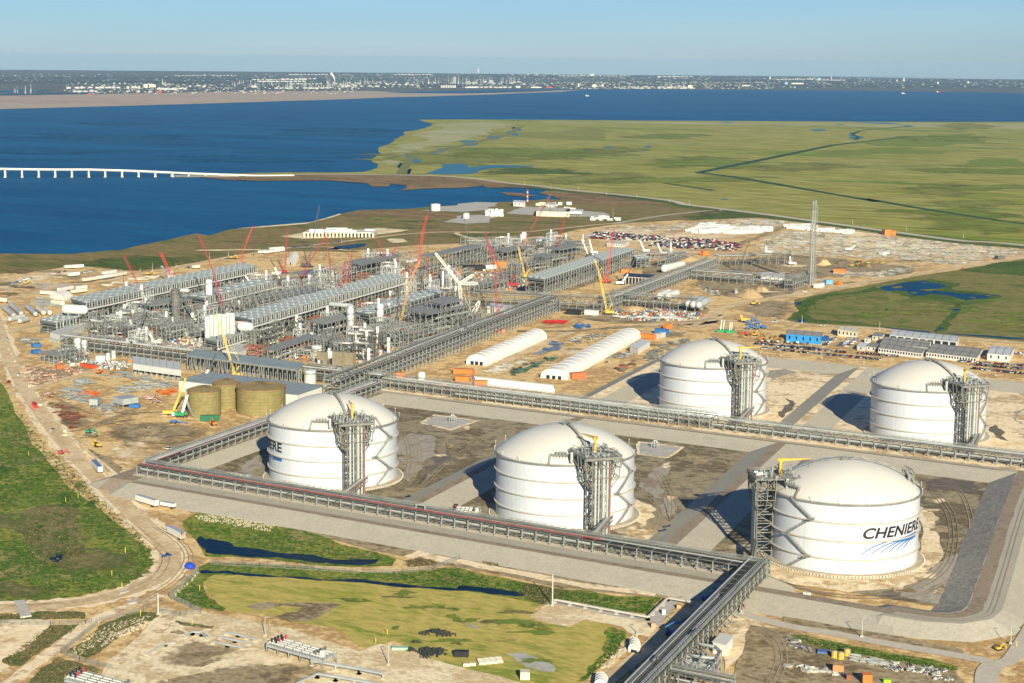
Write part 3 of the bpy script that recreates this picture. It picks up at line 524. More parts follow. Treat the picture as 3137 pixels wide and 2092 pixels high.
# sumps (concrete pans) in the basins
for k,q in (('I',[(1400,520),(1510,450),(1890,500),(1650,580)]),('J',[(1430,560),(1440,440),(1850,490),(1700,590)])):
 sheet('sump_kerb',gp(k,q),SAND,.80,.02,2)
 c0 = sum((g(k,*p) for p in q),V((0,0,0)))/4
 sheet('sump_pan',[c0+(g(k,*p)-c0)*.86 for p in q],PAD,.84,.02,2)
# wheel ruts
def ruts(k,pts,n=2,m=None,z=.9,w=.6,gap=2.3):
 for i in range(n):
  ribbon('wheel_track',[p+V((gap*(i-(n-1)/2),gap*.4*i,0)) for p in gp(k,pts)],w,m or TRK,z,jit=.35)
TRK = gmat('wheel_rut',[(.24,.185,.12),(.33,.265,.185)],size=9,fine=1.2,contrast=.25); TRL = gmat('pale_rut',[(.38,.31,.215),(.32,.255,.17)],size=9,fine=1.2,contrast=.2)
ruts('I',[(1330,620),(1380,760),(1350,900),(1290,1000),(1180,1060),(1050,1090)],3,TRL); ruts('I',[(1240,560),(1300,700),(1310,850),(1280,960)],2); ruts('I',[(1300,1100),(1450,1000),(1560,880),(1700,780),(1900,640)],2,TRL); ruts('I',[(1250,440),(1500,620),(1800,560),(2100,540)],2,TRL)
ruts('J',[(1450,700),(1600,720),(1690,850),(1730,1000),(1700,1130),(1560,1220)],3,TRL); ruts('J',[(1440,850),(1560,960),(1640,1080),(1600,1200)],2,TRL); ruts('J',[(1800,600),(2000,640),(2200,660)],2,TRL)
ruts('K',[(340,1180),(700,1290),(1100,1330),(1450,1290),(1700,1150),(1800,950),(1780,700),(1650,520)],3,TRK,.92); ruts('K',[(600,1270),(1000,1350),(1500,1330),(1800,1200)],2,TRK,.92); ruts('K',[(1650,480),(1850,520),(1950,800),(1850,1100)],2,TRL,.92)
ruts('H',[(530,590),(700,560),(900,480),(1100,440),(1400,420)],3,TRK,.75); ruts('H',[(620,640),(900,620),(1200,680),(1500,660),(1650,560)],2,TRK,.75); ruts('H',[(470,330),(620,400),(800,450),(1100,400)],2,TRL,.75)
ruts('O',[(560,700),(700,760),(760,900),(700,1060)],3,TRL,.8); ruts('O',[(620,690),(900,820),(1200,930),(1500,1000)],2,TRL,.8); ruts('M',[(1020,40),(1160,130),(1230,240),(1150,380),(1000,480),(850,560)],3,TRL,.8,.7); ruts('M',[(880,40),(1040,180),(1080,260),(1000,380),(800,470),(500,530),(0,560)],2,MUD,.8,.5,3.5)
ruts('F',[(600,1180),(900,1150),(1300,1130),(1800,1120),(2050,1090)],3,TRK,.75); ruts('L',[(850,330),(1050,340),(1230,330)],2,TRL,.9); ruts('L',[(1000,560),(1080,480),(1150,400)],2,TRL,.9)
def inpoly(x,y,q):
 r = False
 for i in range(len(q)):
  a,b = q[i],q[i-1]
  if (a[1] > y) != (b[1] > y) and x < (b[0]-a[0])*(y-a[1])/(b[1]-a[1])+a[0]: r = not r
 return r
# uneven growth and bare soil
def blotches(name,k,q,n,rx,ry,ms,z,seed):
 rnd = random.Random(seed); x0,x1 = min(p[0] for p in q),max(p[0] for p in q); y0,y1 = min(p[1] for p in q),max(p[1] for p in q); c = t = 0
 while c < n and t < n*30:
  t += 1; x,y = rnd.uniform(x0,x1),rnd.uniform(y0,y1)
  if not inpoly(x,y,q): continue
  c += 1; a,b = rx*rnd.uniform(.4,1.3),ry*rnd.uniform(.4,1.3); w = [rnd.uniform(.45,1.25) for i in range(11)]; sheet(name,gp(k,[(x+a*w[i]*math.cos(i*.571),y+b*w[i]*math.sin(i*.571)) for i in range(11)]),rnd.choice(ms),z+.004*(c % 9),.1,3)
MLG = gmat('bright_marsh',[(.14,.185,.022),(.18,.21,.03),(.12,.17,.02)],size=160,fine=16,contrast=.4,stretch=(4,1),rotz=-.55); MYL = gmat('yellow_marsh',[(.235,.225,.05),(.20,.205,.04),(.26,.245,.065)],size=160,fine=16,contrast=.35,stretch=(4,1),rotz=-.55)
MDK = gmat('dark_marsh',[(.09,.15,.02),(.13,.18,.025),(.08,.13,.018)],size=160,fine=16,contrast=.4,stretch=(4,1),rotz=-.55)  # darker green growth for patches of marsh
blotches('marsh_patch','0',[(1000,300),(1700,282),(2352,292),(2352,540),(1800,480),(1400,430),(1200,395),(950,380)],22,190,13,[MLG,MYL,MLG],.37,1)
blotches('marsh_patch','G',[(900,740),(1400,700),(1800,760),(2352,650),(2352,960),(1700,920),(1000,860)],16,190,22,[MLG,MYL,MDK],.52,2)
blotches('ground_patch','D',[(100,600),(700,590),(1500,560),(2000,470),(2080,480),(1000,640),(300,760),(0,800),(0,700)],16,170,16,[PEAT,SAND,MUD,COAST],.42,3)
blotches('ground_patch','E',[(0,420),(700,250),(1400,140),(2000,240),(2000,330),(900,370),(300,420)],14,200,14,[PEAT,OLIVE,DGREEN,MYL],.36,4)
blotches('ground_patch','F',[(450,1430),(1300,1180),(1950,1180),(1500,1380),(1000,1500)],16,110,20,[SAND,MUD,SANDL],.43,5)
blotches('ground_patch','H',[(250,250),(900,250),(1400,300),(1500,700),(1100,850),(750,680),(500,560)],18,110,26,[SAND,MUD,ROADM],.47,6)
blotches('ground_patch','G',[(60,560),(800,480),(1600,420),(2000,430),(1400,560),(900,660),(400,720)],16,150,14,[SAND,MUD,SANDL],.46,7)
blotches('ground_patch','M',[(700,900),(1100,640),(2200,900),(2300,1040),(900,1040)],12,120,26,[SAND,MUD,ROADM],.62,8)
blotches('ground_patch','N',[(250,440),(1200,520),(1400,680),(1750,800),(1500,1000),(700,900)],16,150,20,[gmat('green_turf',[(.14,.20,.03),(.20,.23,.045)],size=20,fine=2,contrast=.3),gmat('golden_turf',[(.46,.37,.12),(.40,.32,.09)],size=20,fine=2,contrast=.25),OLIVE],.585,9)
blotches('ground_patch','H',[(0,500),(200,600),(600,1000),(1150,1500),(700,1560),(0,1500)],22,90,40,[gmat('green_turf',[(.14,.20,.03)]),OLIVE,DGREEN,gmat('mixed_weeds',[(.10,.16,.025),(.17,.18,.05),(.06,.11,.015)],size=14,fine=1.6,contrast=.45)],.575,10)
blotches('ground_patch','K',[(1550,480),(2000,500),(1900,900),(1700,1350),(900,1330),(1650,1000)],14,80,40,[SAND,MUD,SANDL],.80,11); blotches('ground_patch','I',[(1250,450),(1900,480),(1950,650),(1500,950),(1300,800)],12,90,34,[SAND,MUD,CREST],.80,12); blotches('ground_patch','J',[(1450,620),(2100,560),(1900,850),(1650,1150),(1450,1000)],12,80,40,[SAND,MUD,CREST],.80,13)
blotches('water_streak','0',[(0,270),(900,300),(850,380),(0,380)],12,240,6,[gmat('wind_streak',[(.001,.07,.16),(.002,.085,.18)],size=80,fine=6,contrast=.15)],-.5,14)
# ================================================================== STORAGE TANKS
TR,TH_,TD = 40.0,38.3,15.2
def tank_paint():
 m = mat('tank_shell_paint',(.54,.565,.60),.38,0,.03,14,spec=.4); t = m.node_tree; b = t.nodes['Principled BSDF']
 tc = t.nodes['Texture Coordinate']; sp = nd(t,'ShaderNodeSeparateXYZ'); t.links.new(tc.outputs['Object'],sp.inputs[0])
 at = nd(t,'ShaderNodeMath',operation='ARCTAN2'); t.links.new(sp.outputs[1],at.inputs[0]); t.links.new(sp.outputs[0],at.inputs[1])
 mu = nd(t,'ShaderNodeMath',operation='MULTIPLY'); mu.inputs[1].default_value = 72/(2*math.pi); t.links.new(at.outputs[0],mu.inputs[0])
 fr = nd(t,'ShaderNodeMath',operation='FRACT'); t.links.new(mu.outputs[0],fr.inputs[0])
 lt = nd(t,'ShaderNodeMath',operation='LESS_THAN'); lt.inputs[1].default_value = .045; t.links.new(fr.outputs[0],lt.inputs[0])
 n = nd(t,'ShaderNodeTexNoise'); n.inputs['Scale'].default_value = .12; n.inputs['Detail'].default_value = 4
 t.links.new(tc.outputs['Object'],n.inputs['Vector'])
 m2 = nd(t,'ShaderNodeMath',operation='MULTIPLY'); t.links.new(lt.outputs[0],m2.inputs[0]); t.links.new(n.outputs[0],m2.inputs[1])
 m3 = nd(t,'ShaderNodeMath',operation='MULTIPLY'); m3.inputs[1].default_value = .6; t.links.new(m2.outputs[0],m3.inputs[0])
 old = b.inputs['Base Color'].links[0].from_socket
 mx = nd(t,'ShaderNodeMixRGB'); mx.inputs[2].default_value = (.34,.28,.19,1)
 t.links.new(m3.outputs[0],mx.inputs[0]); t.links.new(old,mx.inputs[1])
 # rain streaks running down the plates
 mp = nd(t,'ShaderNodeMapping'); mp.inputs['Scale'].default_value = (1.2,1.2,.04); t.links.new(tc.outputs['Object'],mp.inputs[0])
 s = nd(t,'ShaderNodeTexNoise'); s.inputs['Scale'].default_value = 1; s.inputs['Detail'].default_value = 3; t.links.new(mp.outputs[0],s.inputs[0])
 r = nd(t,'ShaderNodeMapRange'); r.inputs[1].default_value = .5; r.inputs[2].default_value = .8; r.inputs[3].default_value = 0; r.inputs[4].default_value = .4; t.links.new(s.outputs[0],r.inputs[0])
 my = nd(t,'ShaderNodeMixRGB'); my.inputs[2].default_value = (.42,.385,.32,1); t.links.new(r.outputs[0],my.inputs[0]); t.links.new(mx.outputs[0],my.inputs[1])
 t.links.new(my.outputs[0],b.inputs['Base Color']); return m
SHELL = tank_paint()
DOME = mat('dome_paint',(.60,.575,.505),.55,0,.05,18,dirt=(.58,.55,.46),dsc=.05)
GIRTH = mat('girth_paint',(.47,.44,.375),.5,0,.08,4,dirt=(.5,.36,.2),dsc=.12)
RING = mat('ring_wall',(.42,.35,.24),.9,0,.2,3)
RAILM = mat('grey_walkway',(.27,.265,.24),.7,.1,.2,4)
def cylhit(c,k,x,y,r=TR):
 """where the sight line meets the shell: angle and height"""
 d = ray(*px(k,x,y)); ox,oy = CAM.x-c[0],CAM.y-c[1]
 a = d.x**2+d.y**2; b = 2*(ox*d.x+oy*d.y); q = ox*ox+oy*oy-r*r; D = b*b-4*a*q
 t = -b/(2*a) if D < 0 else (-b-math.sqrt(D))/(2*a)
 return math.atan2(oy+d.y*t,ox+d.x*t),CAM.z+d.z*t
def onshell(c,th,z,r=TR): return V((c[0]+r*math.cos(th),c[1]+r*math.sin(th),z))
def dome_z(r): # spherical cap
 Rs = (TR*TR+TD*TD)/(2*TD); return TH_+TD-Rs+math.sqrt(max(0,Rs*Rs-r*r))
def railing(mb,pts,h=1.1,post=3.,t=.11):
 for a,b in zip(pts,pts[1:]):
  a = V(a); b = V(b); L = (b-a).length; n = max(1,int(L/post))
  mb.beam(a+V((0,0,h)),b+V((0,0,h)),t)
  mb.beam(a+V((0,0,h*.5)),b+V((0,0,h*.5)),t*.7)
  for i in range(n+1):
   p = a.lerp(b,i/n); mb.beam(p,p+V((0,0,h)),t)
def walkway(mb,pts,w=1.4,t=.25,rail=True):
 for a,b in zip(pts,pts[1:]):
  mb.beam(a,b,w,t); d = V(b)-V(a); n = V((-d.y,d.x,0))
  if n.length < 1e-3: continue
  n.normalize()
  if rail:
   for s in (-1,1): railing(mb,[V(a)+n*s*w/2,V(b)+n*s*w/2])
LAB = {1: 'white storage tank with black letters ERE and a blue field, leftmost of the front row',2: 'plain white storage tank in the middle of the front row',
  3: 'plain white storage tank behind the pipe rack beside the long white fabric shelter',4: 'plain white storage tank in front of the long grey-roofed barracks, farthest right',
  5: 'white storage tank with the full black lettering CHENIERE over blue rays'}
TANKS = {1: (-167.2,1.0),2: (0,0),3: (-59.5,335.7),4: (107.3,335.7),5: (169,2.2)}
TOWER_LAB = {1: 'grey lattice pipe tower against the storage tank lettered ERE',2: 'grey lattice pipe tower against the middle tank of the front row',3: 'grey lattice pipe tower against the tank beside the white fabric shelters',
    4: 'grey lattice pipe tower against the farthest right storage tank',5: 'grey lattice pipe tower left of the tank with blue rays'}
def stair_pts(c,L): return [onshell(c,th,z,TR+1.6) for th,z in L]
ZIG = [cylhit(TANKS[2],'0',(1480+x/3.824)*.74976,(1250+y/3.824)*.74976) for x,y in ((1575,600),(1705,735),(1550,1000),(1695,1130),(1530,1385))]
ZIG5 = [cylhit(TANKS[5],'0',(2280+x/3.267)*.74976,(1340+y/3.267)*.74976) for x,y in ((480,600),(680,815),(440,955),(640,1188),(385,1325))]
TOWER_OFF = {k: V((32,-25.5,0)) for k in (1,2,3,4)}; TOWER_OFF[5] = V((-29.5,-20.5,0))
def build_tank(k):
 c = TANKS[k]; C3 = V((c[0],c[1],.6)); r = TR if k != 5 else 39.2
 e = thing('storage_tank',C3,LAB[k],'storage tank',None)
 mb = MB(); mb.lathe(V((c[0],c[1],0)),[(r,1.8),(r,TH_)],160); mb.build('shell',SHELL,e,smooth=True)
 mb = MB(); pr = []
 for i in range(15):
  rr = (r-.1)*(1-i/14); pr.append((max(rr,.01),dome_z(rr) if i else TH_))
 mb.lathe(V((c[0],c[1],0)),pr,128); d = mb.build('dome',DOME,e,smooth=True)
 for zz in (.25,.5,.75):
  z = TH_*zz; mb = MB(); mb.lathe(V((c[0],c[1],0)),[(r,z-.9),(r+1.15,z-.35),(r+1.15,z),(r,z+.12)],144); mb.build('girth_ring',GIRTH,e)
 mb = MB(); mb.lathe(V((c[0],c[1],0)),[(r+.02,TH_-.5),(r+1.3,TH_-.45),(r+1.3,TH_-.1),(r-.6,TH_-.08)],144)
 for rr,zz in ((r+1.25,TH_+1),(r+1.25,TH_+.45)): mb.lathe(V((c[0],c[1],0)),[(rr,zz),(rr+.14,zz),(rr+.14,zz-.14)],144)
 for i in range(144): p = onshell(c,2*math.pi*i/144,TH_-.1,r+1.3); mb.beam(p,p+V((0,0,1.1)),.12)
 mb.build('rim_walkway',RAILM,e)
 mb = MB(); mb.lathe(V((c[0],c[1],0)),[(r+3.1,.5),(r+3.1,1.9),(r,2.0)],144); mb.build('ring_wall',RING,e)
 mb = MB()
 for i in range(150):
  t = 2*math.pi*i/150; p = onshell(c,t,.6,r+3.35); q = onshell(c,t,.6,r+4.1); mb.beam(p+V((0,0,.55)),q+V((0,0,.55)),.7,1.1)
 mb.build('foundation_pier',CONC,e)['kind'] = 'stuff'
 # zigzag stair
 Z = stair_pts(c,ZIG if k != 5 else ZIG5); mb = MB()
 for a,b in zip(Z,Z[1:]):
  P = []; ta,tb = math.atan2(a.y-c[1],a.x-c[0]),math.atan2(b.y-c[1],b.x-c[0]); tb = ta+(tb-ta+math.pi) % (2*math.pi)-math.pi
  for i in range(4): u = i/3; P.append(onshell(c,ta+(tb-ta)*u,a.z+(b.z-a.z)*u,r+1.5))
  walkway(mb,P,.9,.25)
 for p in Z[1:-1]: mb.box(p,3.2,3.2,.25); railing(mb,[p+V((-1.6,-1.6,.2)),p+V((1.6,-1.6,.2)),p+V((1.6,1.6,.2))])
 mb.build('zigzag_stair',RAILM,e)
 # walkway from tower over the dome to the crown, crown platform and far descent
 to = TOWER_OFF[k]; ang = math.atan2(to.y,to.x); mb = MB(); P = []
 for i in range(9):
  rr = 37*(1-i/8.); P.append(V((c[0]+rr*math.cos(ang),c[1]+rr*math.sin(ang),dome_z(rr)+.9)))
 walkway(mb,P,1.5,.3)
 for p in P: mb.beam(p,p-V((0,0,1.3)),.25)
 far = ang+math.pi*(.86 if k != 5 else .98); P2 = []
 for i in range(6): rr = 39.5*i/5.; P2.append(V((c[0]+rr*math.cos(far),c[1]+rr*math.sin(far),dome_z(rr)+.9)))
 walkway(mb,P2,1.6,.4); mb.build('dome_walkway',RAILM,e)
 mb = MB(); mb.box((c[0],c[1],TH_+TD+.6),6,5,.3,ang); railing(mb,[V((c[0]+x,c[1]+y,TH_+TD+.9)) for x,y in ((-3,-2.5),(3,-2.5),(3,2.5),(-3,2.5),(-3,-2.5))])
 for i in range(5): mb.cyl((c[0]-2+i,c[1]+random.uniform(-1,1),TH_+TD+.8),(c[0]-2+i,c[1],TH_+TD+2.2),.25,6)
 mb.build('crown_platform',STEEL,e)
 # far-side relief valve platform
 mb = MB()
 for i in range(7):
  t = far-.24+.08*i; p = onshell(c,t,dome_z(35)+.4,35.5); q = onshell(c,t+.08,dome_z(35)+.4,35.5)
  for zz in (0,3,5.2): mb.beam(p+V((0,0,zz)),q+V((0,0,zz)),.3)
  mb.beam(p-V((0,0,1.5)),p+V((0,0,5.2)),.3); pi = onshell(c,t,dome_z(35)+.4,33); mb.beam(pi,pi+V((0,0,5.2)),.3); mb.beam(p+V((0,0,3)),pi+V((0,0,3)),.3); mb.cyl(pi+V((0,0,1)),pi+V((0,0,4.2)),.45,6)
 mb.build('relief_platform',STEEL,e)
 # near side instrument platforms on the dome shoulder
 for nm,da,da2 in (('dome_platform',-.33,-.62),('dome_platform',.30,.55)):
  if k == 5: da,da2 = -da,-da2
  mb = MB(); N = 6; P = [onshell(c,ang+da+(da2-da)*i/N,dome_z(36)+1.6,36.2) for i in range(N+1)]
  walkway(mb,P,1.7,.3)
  for p in P: mb.beam(p,p-V((0,0,3.)),.3)
  mb.beam(P[-1],onshell(c,ang+da2,TH_+.3,r+.6),1.2,.3)
  for i in range(4): p = P[1+i]; mb.cyl(p+V((0,0,.2)),p+V((0,0,2.4)),.5,6)
  mb.build(nm,RAILM,e)
 # light posts round the rim
 for i in range(14):
  t = ang+.9+i*.36; p = onshell(c,t,TH_,r+1.3); mb = MB(); mb.beam(p,p+V((0,0,3.2)),.14); mb.ball(p+V((0,0,3.3)),(.3,.3,.3),6,4); mb.build('rim_lamp',WHITE,e)
 return e
def tower(k):
 """lattice tower that carries the pipes up to a corbelled pump platform"""
 c = TANKS[k]; o = V((c[0],c[1],0))+TOWER_OFF[k]; ang = math.atan2(TOWER_OFF[k].y,TOWER_OFF[k].x)
 rad = V((math.cos(ang),math.sin(ang),0)); tan = V((-rad.y,rad.x,0)); e = thing('pipe_tower',(o.x,o.y,.6),TOWER_LAB[k],'pipe tower')
 def P(a,b,z): return V((o.x,o.y,z))+tan*a+rad*b
 r0 = 5.5; ZP = 45.; hw,d0,d1 = 5.3,r0-2,r0+6.5     # shaft half width, inner and outer face
 o_in = d0; mb = MB()
 zs = [.6+(ZP-.6)*i/9 for i in range(10)]
 for a in (-hw,0,hw):
  for b in (d0,d1): mb.beam(P(a,b,.6),P(a,b,ZP),.62)
 for i,z in enumerate(zs):
  for b in (d0,d1): mb.beam(P(-hw,b,z),P(hw,b,z),.42)
  for a in (-hw,0,hw): mb.beam(P(a,d0,z),P(a,d1,z),.4)
  if i:
   z0 = zs[i-1]
   for b in (d0,d1):
    if i % 2: mb.beam(P(-hw,b,z0),P(0,b,z),.32); mb.beam(P(0,b,z),P(hw,b,z0),.32)
    else: mb.beam(P(-hw,b,z),P(0,b,z0),.32); mb.beam(P(0,b,z0),P(hw,b,z),.32)
   for a in (-hw,hw): mb.beam(P(a,d0,z0 if i % 2 else z),P(a,d1,z if i % 2 else z0),.32)
 mb.build('frame',TSTEEL,e)
 mb = MB(); W2 = 11.; B0,B1 = -9.,d1+2.5             # platform outline
 # corbel trusses
 for b in (d0,(d0+d1)/2,d1+2):
  for s in (-1,1):
   mb.beam(P(s*hw,min(b,d1),27),P(s*(W2-1.5),b,34),.42); mb.beam(P(s*(W2-1.5),b,34),P(s*W2,b,ZP),.42)
   mb.beam(P(s*hw,min(b,d1),34),P(s*(W2-1.5),b,34),.32); mb.beam(P(s*hw,min(b,d1),34),P(s*W2,b,ZP),.32); mb.beam(P(s*hw,min(b,d1),39.5),P(s*(W2-.6),b,39.5),.32)
   mb.beam(P(s*hw,min(b,d1),27),P(s*(W2-1.2),b,39.5),.28); mb.beam(P(s*(W2-1.5),b,34),P(s*hw,min(b,d1),39.5),.28)
 for z in (34,39.5):
  for s in (-1,1): mb.beam(P(s*(W2-1),d0,z),P(s*(W2-1),d1+2,z),.35)
  mb.beam(P(-W2+1,d1+2,z),P(W2-1,d1+2,z),.35)
 for i in range(6):
  x = -W2+i*W2*.4; mb.beam(P(x,d1+2,ZP-.3),P(x+W2*.4,d1+2,39.5),.3) if i < 5 else 0
  mb.beam(P(x,d1+2,39.5),P(x,d1+2,ZP),.3)
 for s in (-1,0,1): mb.beam(P(s*W2*.95,d0,38.5),P(s*W2*.95,B0,ZP-.3),.4)
 mb.build('bracket',TSTEEL,e)
 mb = MB(); oo = P(-W2,B0,0); mb.slab(oo,tan*(2*W2),rad*(B1-B0),ZP,ZP+.4); mb.build('platform',GRATE,e)
 mb = MB()
 for j in range(4):
  mb.beam(P(-W2,B0+(B1-B0)*j/3,ZP-.4),P(W2,B0+(B1-B0)*j/3,ZP-.4),.8)
 railing(mb,[P(-W2,B0,ZP+.4),P(W2,B0,ZP+.4),P(W2,B1,ZP+.4),P(-W2,B1,ZP+.4),P(-W2,B0,ZP+.4)],1.3,2.5,.2)
 mb.build('platform_railing',TSTEEL,e)
 rnd = random.Random(k)
 mb = MB()
 for i in range(34):
  a,b = rnd.uniform(-W2+1,W2-1),rnd.uniform(B0+1,B1-1); h = rnd.uniform(1,4.2); r = rnd.uniform(.25,.8)
  if rnd.random() < .5: mb.cyl(P(a,b,ZP+.4),P(a,b,ZP+.4+h),r,7)
  elif rnd.random() < .6: mb.beam(P(a,b,ZP+h*.7),P(a+rnd.uniform(-4,4),b,ZP+h*.7),r*.7)
  else: mb.box(P(a,b,ZP+.4),rnd.uniform(.8,2.2),rnd.uniform(.8,2),h*.6,ang)
 for i in range(5): # upper frames
  a = -W2+2+i*4.5
  for b in (B0+2,B0+8): mb.beam(P(a,b,ZP),P(a,b,ZP+4),.25)
  mb.beam(P(a,B0+2,ZP+4),P(a,B0+8,ZP+4),.25)
 mb.beam(P(-W2+2,B0+8,ZP+4),P(W2-2,B0+8,ZP+4),.25); mb.build('pump_gear',[mat('pump_gear',(.28,.29,.27),.5,.2,.5,1.2)],e)
 for i,(a,r,m) in enumerate(((-3.6,.75,PIPE),(-1.6,.55,PIPE),(1.3,.95,PIPE),(3.5,.7,PIPE),(4.6,.25,REDPIPE))):
  mb = MB(); mb.cyl(P(a,d1+.3,1.5),P(a,d1+.3,ZP+1),r,10); mb.cyl(P(a,d1+.3,ZP+1),P(a,d1-4,ZP+1.4),r,8); mb.build('riser_pipe',m,e,smooth=True)
 # vent stack beside the platform
 s = -1 if k != 5 else 1; mb = MB(); mb.cyl(P(s*(W2+1.2),-2,TH_+2),P(s*(W2+1.2),-2,ZP+.5),.95,10); mb.ball(P(s*(W2+1.2),-2,ZP+.5),(.95,.95,.9),10,6); mb.build('vent_pipe',PIPE,e,smooth=True)
 # stair and pipe bridge down towards the rack
 mb = MB(); q = P(hw,d1,12); tgt = V((o.x+22,-72 if k in (1,2,5) else 252,8))
 if k == 5: tgt = V((o.x+6,-66,8))
 for dx in (-2.4,2.4):
  nn = V((0,0,0))+tan*dx*.8
  mb.beam(q+nn,tgt+nn,.4); mb.beam(q+nn-V((0,0,3)),tgt+nn-V((0,0,3)),.4)
  for i in range(9): u,v = i/8,min(1,(i+1)/8); mb.beam((q+nn).lerp(tgt+nn,u),(q+nn).lerp(tgt+nn,v)-V((0,0,3)),.28); mb.beam((q+nn).lerp(tgt+nn,u),(q+nn).lerp(tgt+nn,u)-V((0,0,3)),.28)
 for i in (3,6): p = q.lerp(tgt,i/8.); mb.beam(p-V((0,0,3)),V((p.x,p.y,.6)),.7)
 mb.build('bridge_truss',TSTEEL,e)
 for dx,r,m in ((-1.2,.6,PIPE),(.3,.7,PIPE),(1.6,.28,REDPIPE)):
  mb = MB(); mb.cyl(q+tan*dx-V((0,0,1)),tgt+tan*dx-V((0,0,1)),r,8); mb.build('bridge_pipe',m,e,smooth=True)
 return e,P,ZP,ang
CRL = {1: 'yellow jib crane with its arm swung away on the ERE tank tower',2: 'yellow jib crane with its dark arm pointing left on the middle front tower',3: 'yellow jib crane with its arm out right above the tank near the fabric shelters',4: 'yellow jib crane post without visible arm on the farthest right tower',5: 'yellow jib crane with its arm out right on the tower near the blue rays'}
def jib(k,P,ZP):
 b = P(1.2,-.5,ZP+.4); e = thing('jib_crane',b,CRL[k],'jib crane'); mb = MB(); h = 8.5
 mb.cyl(b,b+V((0,0,h)),.85,12,.7); mb.cyl(b+V((0,0,h-1.5)),b+V((0,0,h+.6)),1.05,12); mb.build('post',YELLOW,e,smooth=True)
 R = V((CR_.x,CR_.y,0)).normalized(); Fv = V((CF.x,CF.y,0)).normalized()
 d,m = {1: (Fv*.95-R*.25,YELLOW),2: (-R*.75+Fv*.8,mat('dull_yellow',(.35,.28,.05),.7)),3: (R,YELLOW),4: (-Fv,YELLOW),5: (R,YELLOW)}[k]
 L = {1: 12,2: 11,3: 14,4: 4,5: 16}[k]; d = d.normalized(); a = b+V((0,0,h)); mb = MB()
 q = a+d*L+V((0,0,.6)); mb.hexa([a+V((0,0,-.9))+V((-d.y,d.x,0))*.4,a+V((0,0,-.9))-V((-d.y,d.x,0))*.4,a+V((0,0,.6))-V((-d.y,d.x,0))*.4,a+V((0,0,.6))+V((-d.y,d.x,0))*.4,q+V((-d.y,d.x,-.3))*.3,q-V((-d.y,d.x,.3))*.3,q-V((-d.y,d.x,-.3))*.3,q+V((-d.y,d.x,.3))*.3])
 mb.beam(a-d*1.6,a,1.2,1.4); mb.build('arm',m,e)
 mb = MB(); hk = a+d*L*.93; mb.beam(hk,hk-V((0,0,7)),.09); mb.box(hk-V((0,0,7.5)),.4,.4,.6); mb.build('hook_line',BLACK,e)
 mb = MB(); p = b+V((0,0,h*.55)); s = V((-d.y,d.x,0)); mb.slab(p+s*.8-d*.8,s*1.6,d*1.6,p.z,p.z+.12); railing(mb,[p+s*.8-d*.8,p+s*2.4-d*.8,p+s*2.4+d*.8,p+s*.8+d*.8],1.,1.5,.12); mb.build('service_platform',RAILM,e)
for k in TANKS:
 TE = build_tank(k); _,P_,ZP_,_a = tower(k); jib(k,P_,ZP_)
 TANKS[k] = (*TANKS[k],TE)
# ---- lettering and emblems, wrapped on the shells
LBLACK = mat('black_lettering',(.02,.02,.025),.5,0,0,3); LBLUE = mat('emblem_blue',(.025,.12,.34),.5,0,.04,5); LWHITE = mat('emblem_white',(.5,.5,.5),.45,0,0,3)
def wrap_text(body,size,th0,th1,z0,c,e,r,shear=0.,name='lettering'):
 cu = bpy.data.curves.new('t','FONT'); cu.body = body; cu.size = 1; cu.resolution_u = 6; cu.offset = .028
 ob = bpy.data.objects.new('t',cu); COL.objects.link(ob); bpy.context.view_layer.update()
 me = bpy.data.meshes.new_from_object(ob.evaluated_get(bpy.context.evaluated_depsgraph_get())); bpy.data.objects.remove(ob)
 bm = bmesh.new(); bm.from_mesh(me); bpy.data.meshes.remove(me)
 xs = [v.co.x for v in bm.verts]; x0,x1 = min(xs),max(xs); ys = [v.co.y for v in bm.verts]; yh = max(ys)-min(ys); y0 = min(ys)
 for i in range(1,60):
  xx = x0+(x1-x0)*i/60; bmesh.ops.bisect_plane(bm,geom=bm.verts[:]+bm.edges[:]+bm.faces[:],plane_co=(xx,0,0),plane_no=(1,0,0))
 for v in bm.verts:
  yy = (v.co.y-y0)/yh*size; t = th0+(th1-th0)*(v.co.x-x0)/(x1-x0)+shear*yy/r
  v.co = onshell(c,t,z0+yy,r+.12)-V(e.location)
 m2 = bpy.data.meshes.new(name); bm.to_mesh(m2); bm.free(); m2.materials.append(LBLACK)
 o = bpy.data.objects.new(name,m2); COL.objects.link(o); o.parent = e; return o
def K2(x,y): return ('0',(2280+x/3.267)*.74976,(1340+y/3.267)*.74976)
def K1(x,y): return ('0',(780+x/4.127)*.74976,(1160+y/4.127)*.74976)
c5,e5 = TANKS[5][:2],TANKS[5][2]; r5 = 39.2
a0,zb = cylhit(c5,*K2(1172,1020),r=r5); a1,zt = cylhit(c5,*K2(1722,880),r=r5); _,ztop = cylhit(c5,*K2(1235,908),r=r5)
wrap_text('CHENIERE',ztop-zb,a0,a1+.07,zb+.1,c5,e5,r5,.30)
def strip(mb,c,k,pts,r):
 """pts: list of (upper, lower) picture points -> surface strip hugging the shell"""
 A = [(cylhit(c,*k(*a),r=r),cylhit(c,*k(*b),r=r)) for a,b in pts]; n = len(mb.v)
 S = []
 for (a,b),(a2,b2) in zip(A,A[1:]):
  for i in range(4): u = i/4; S.append(((a[0]+(a2[0]-a[0])*u,a[1]+(a2[1]-a[1])*u),(b[0]+(b2[0]-b[0])*u,b[1]+(b2[1]-b[1])*u)))
 S.append(A[-1])
 for a,b in S: mb.v.append(tuple(onshell(c,a[0],a[1],r+.13))); mb.v.append(tuple(onshell(c,b[0],b[1],r+.13)))
 for i in range(len(S)-1): mb.face((n+2*i,n+2*i+1,n+2*i+3,n+2*i+2))
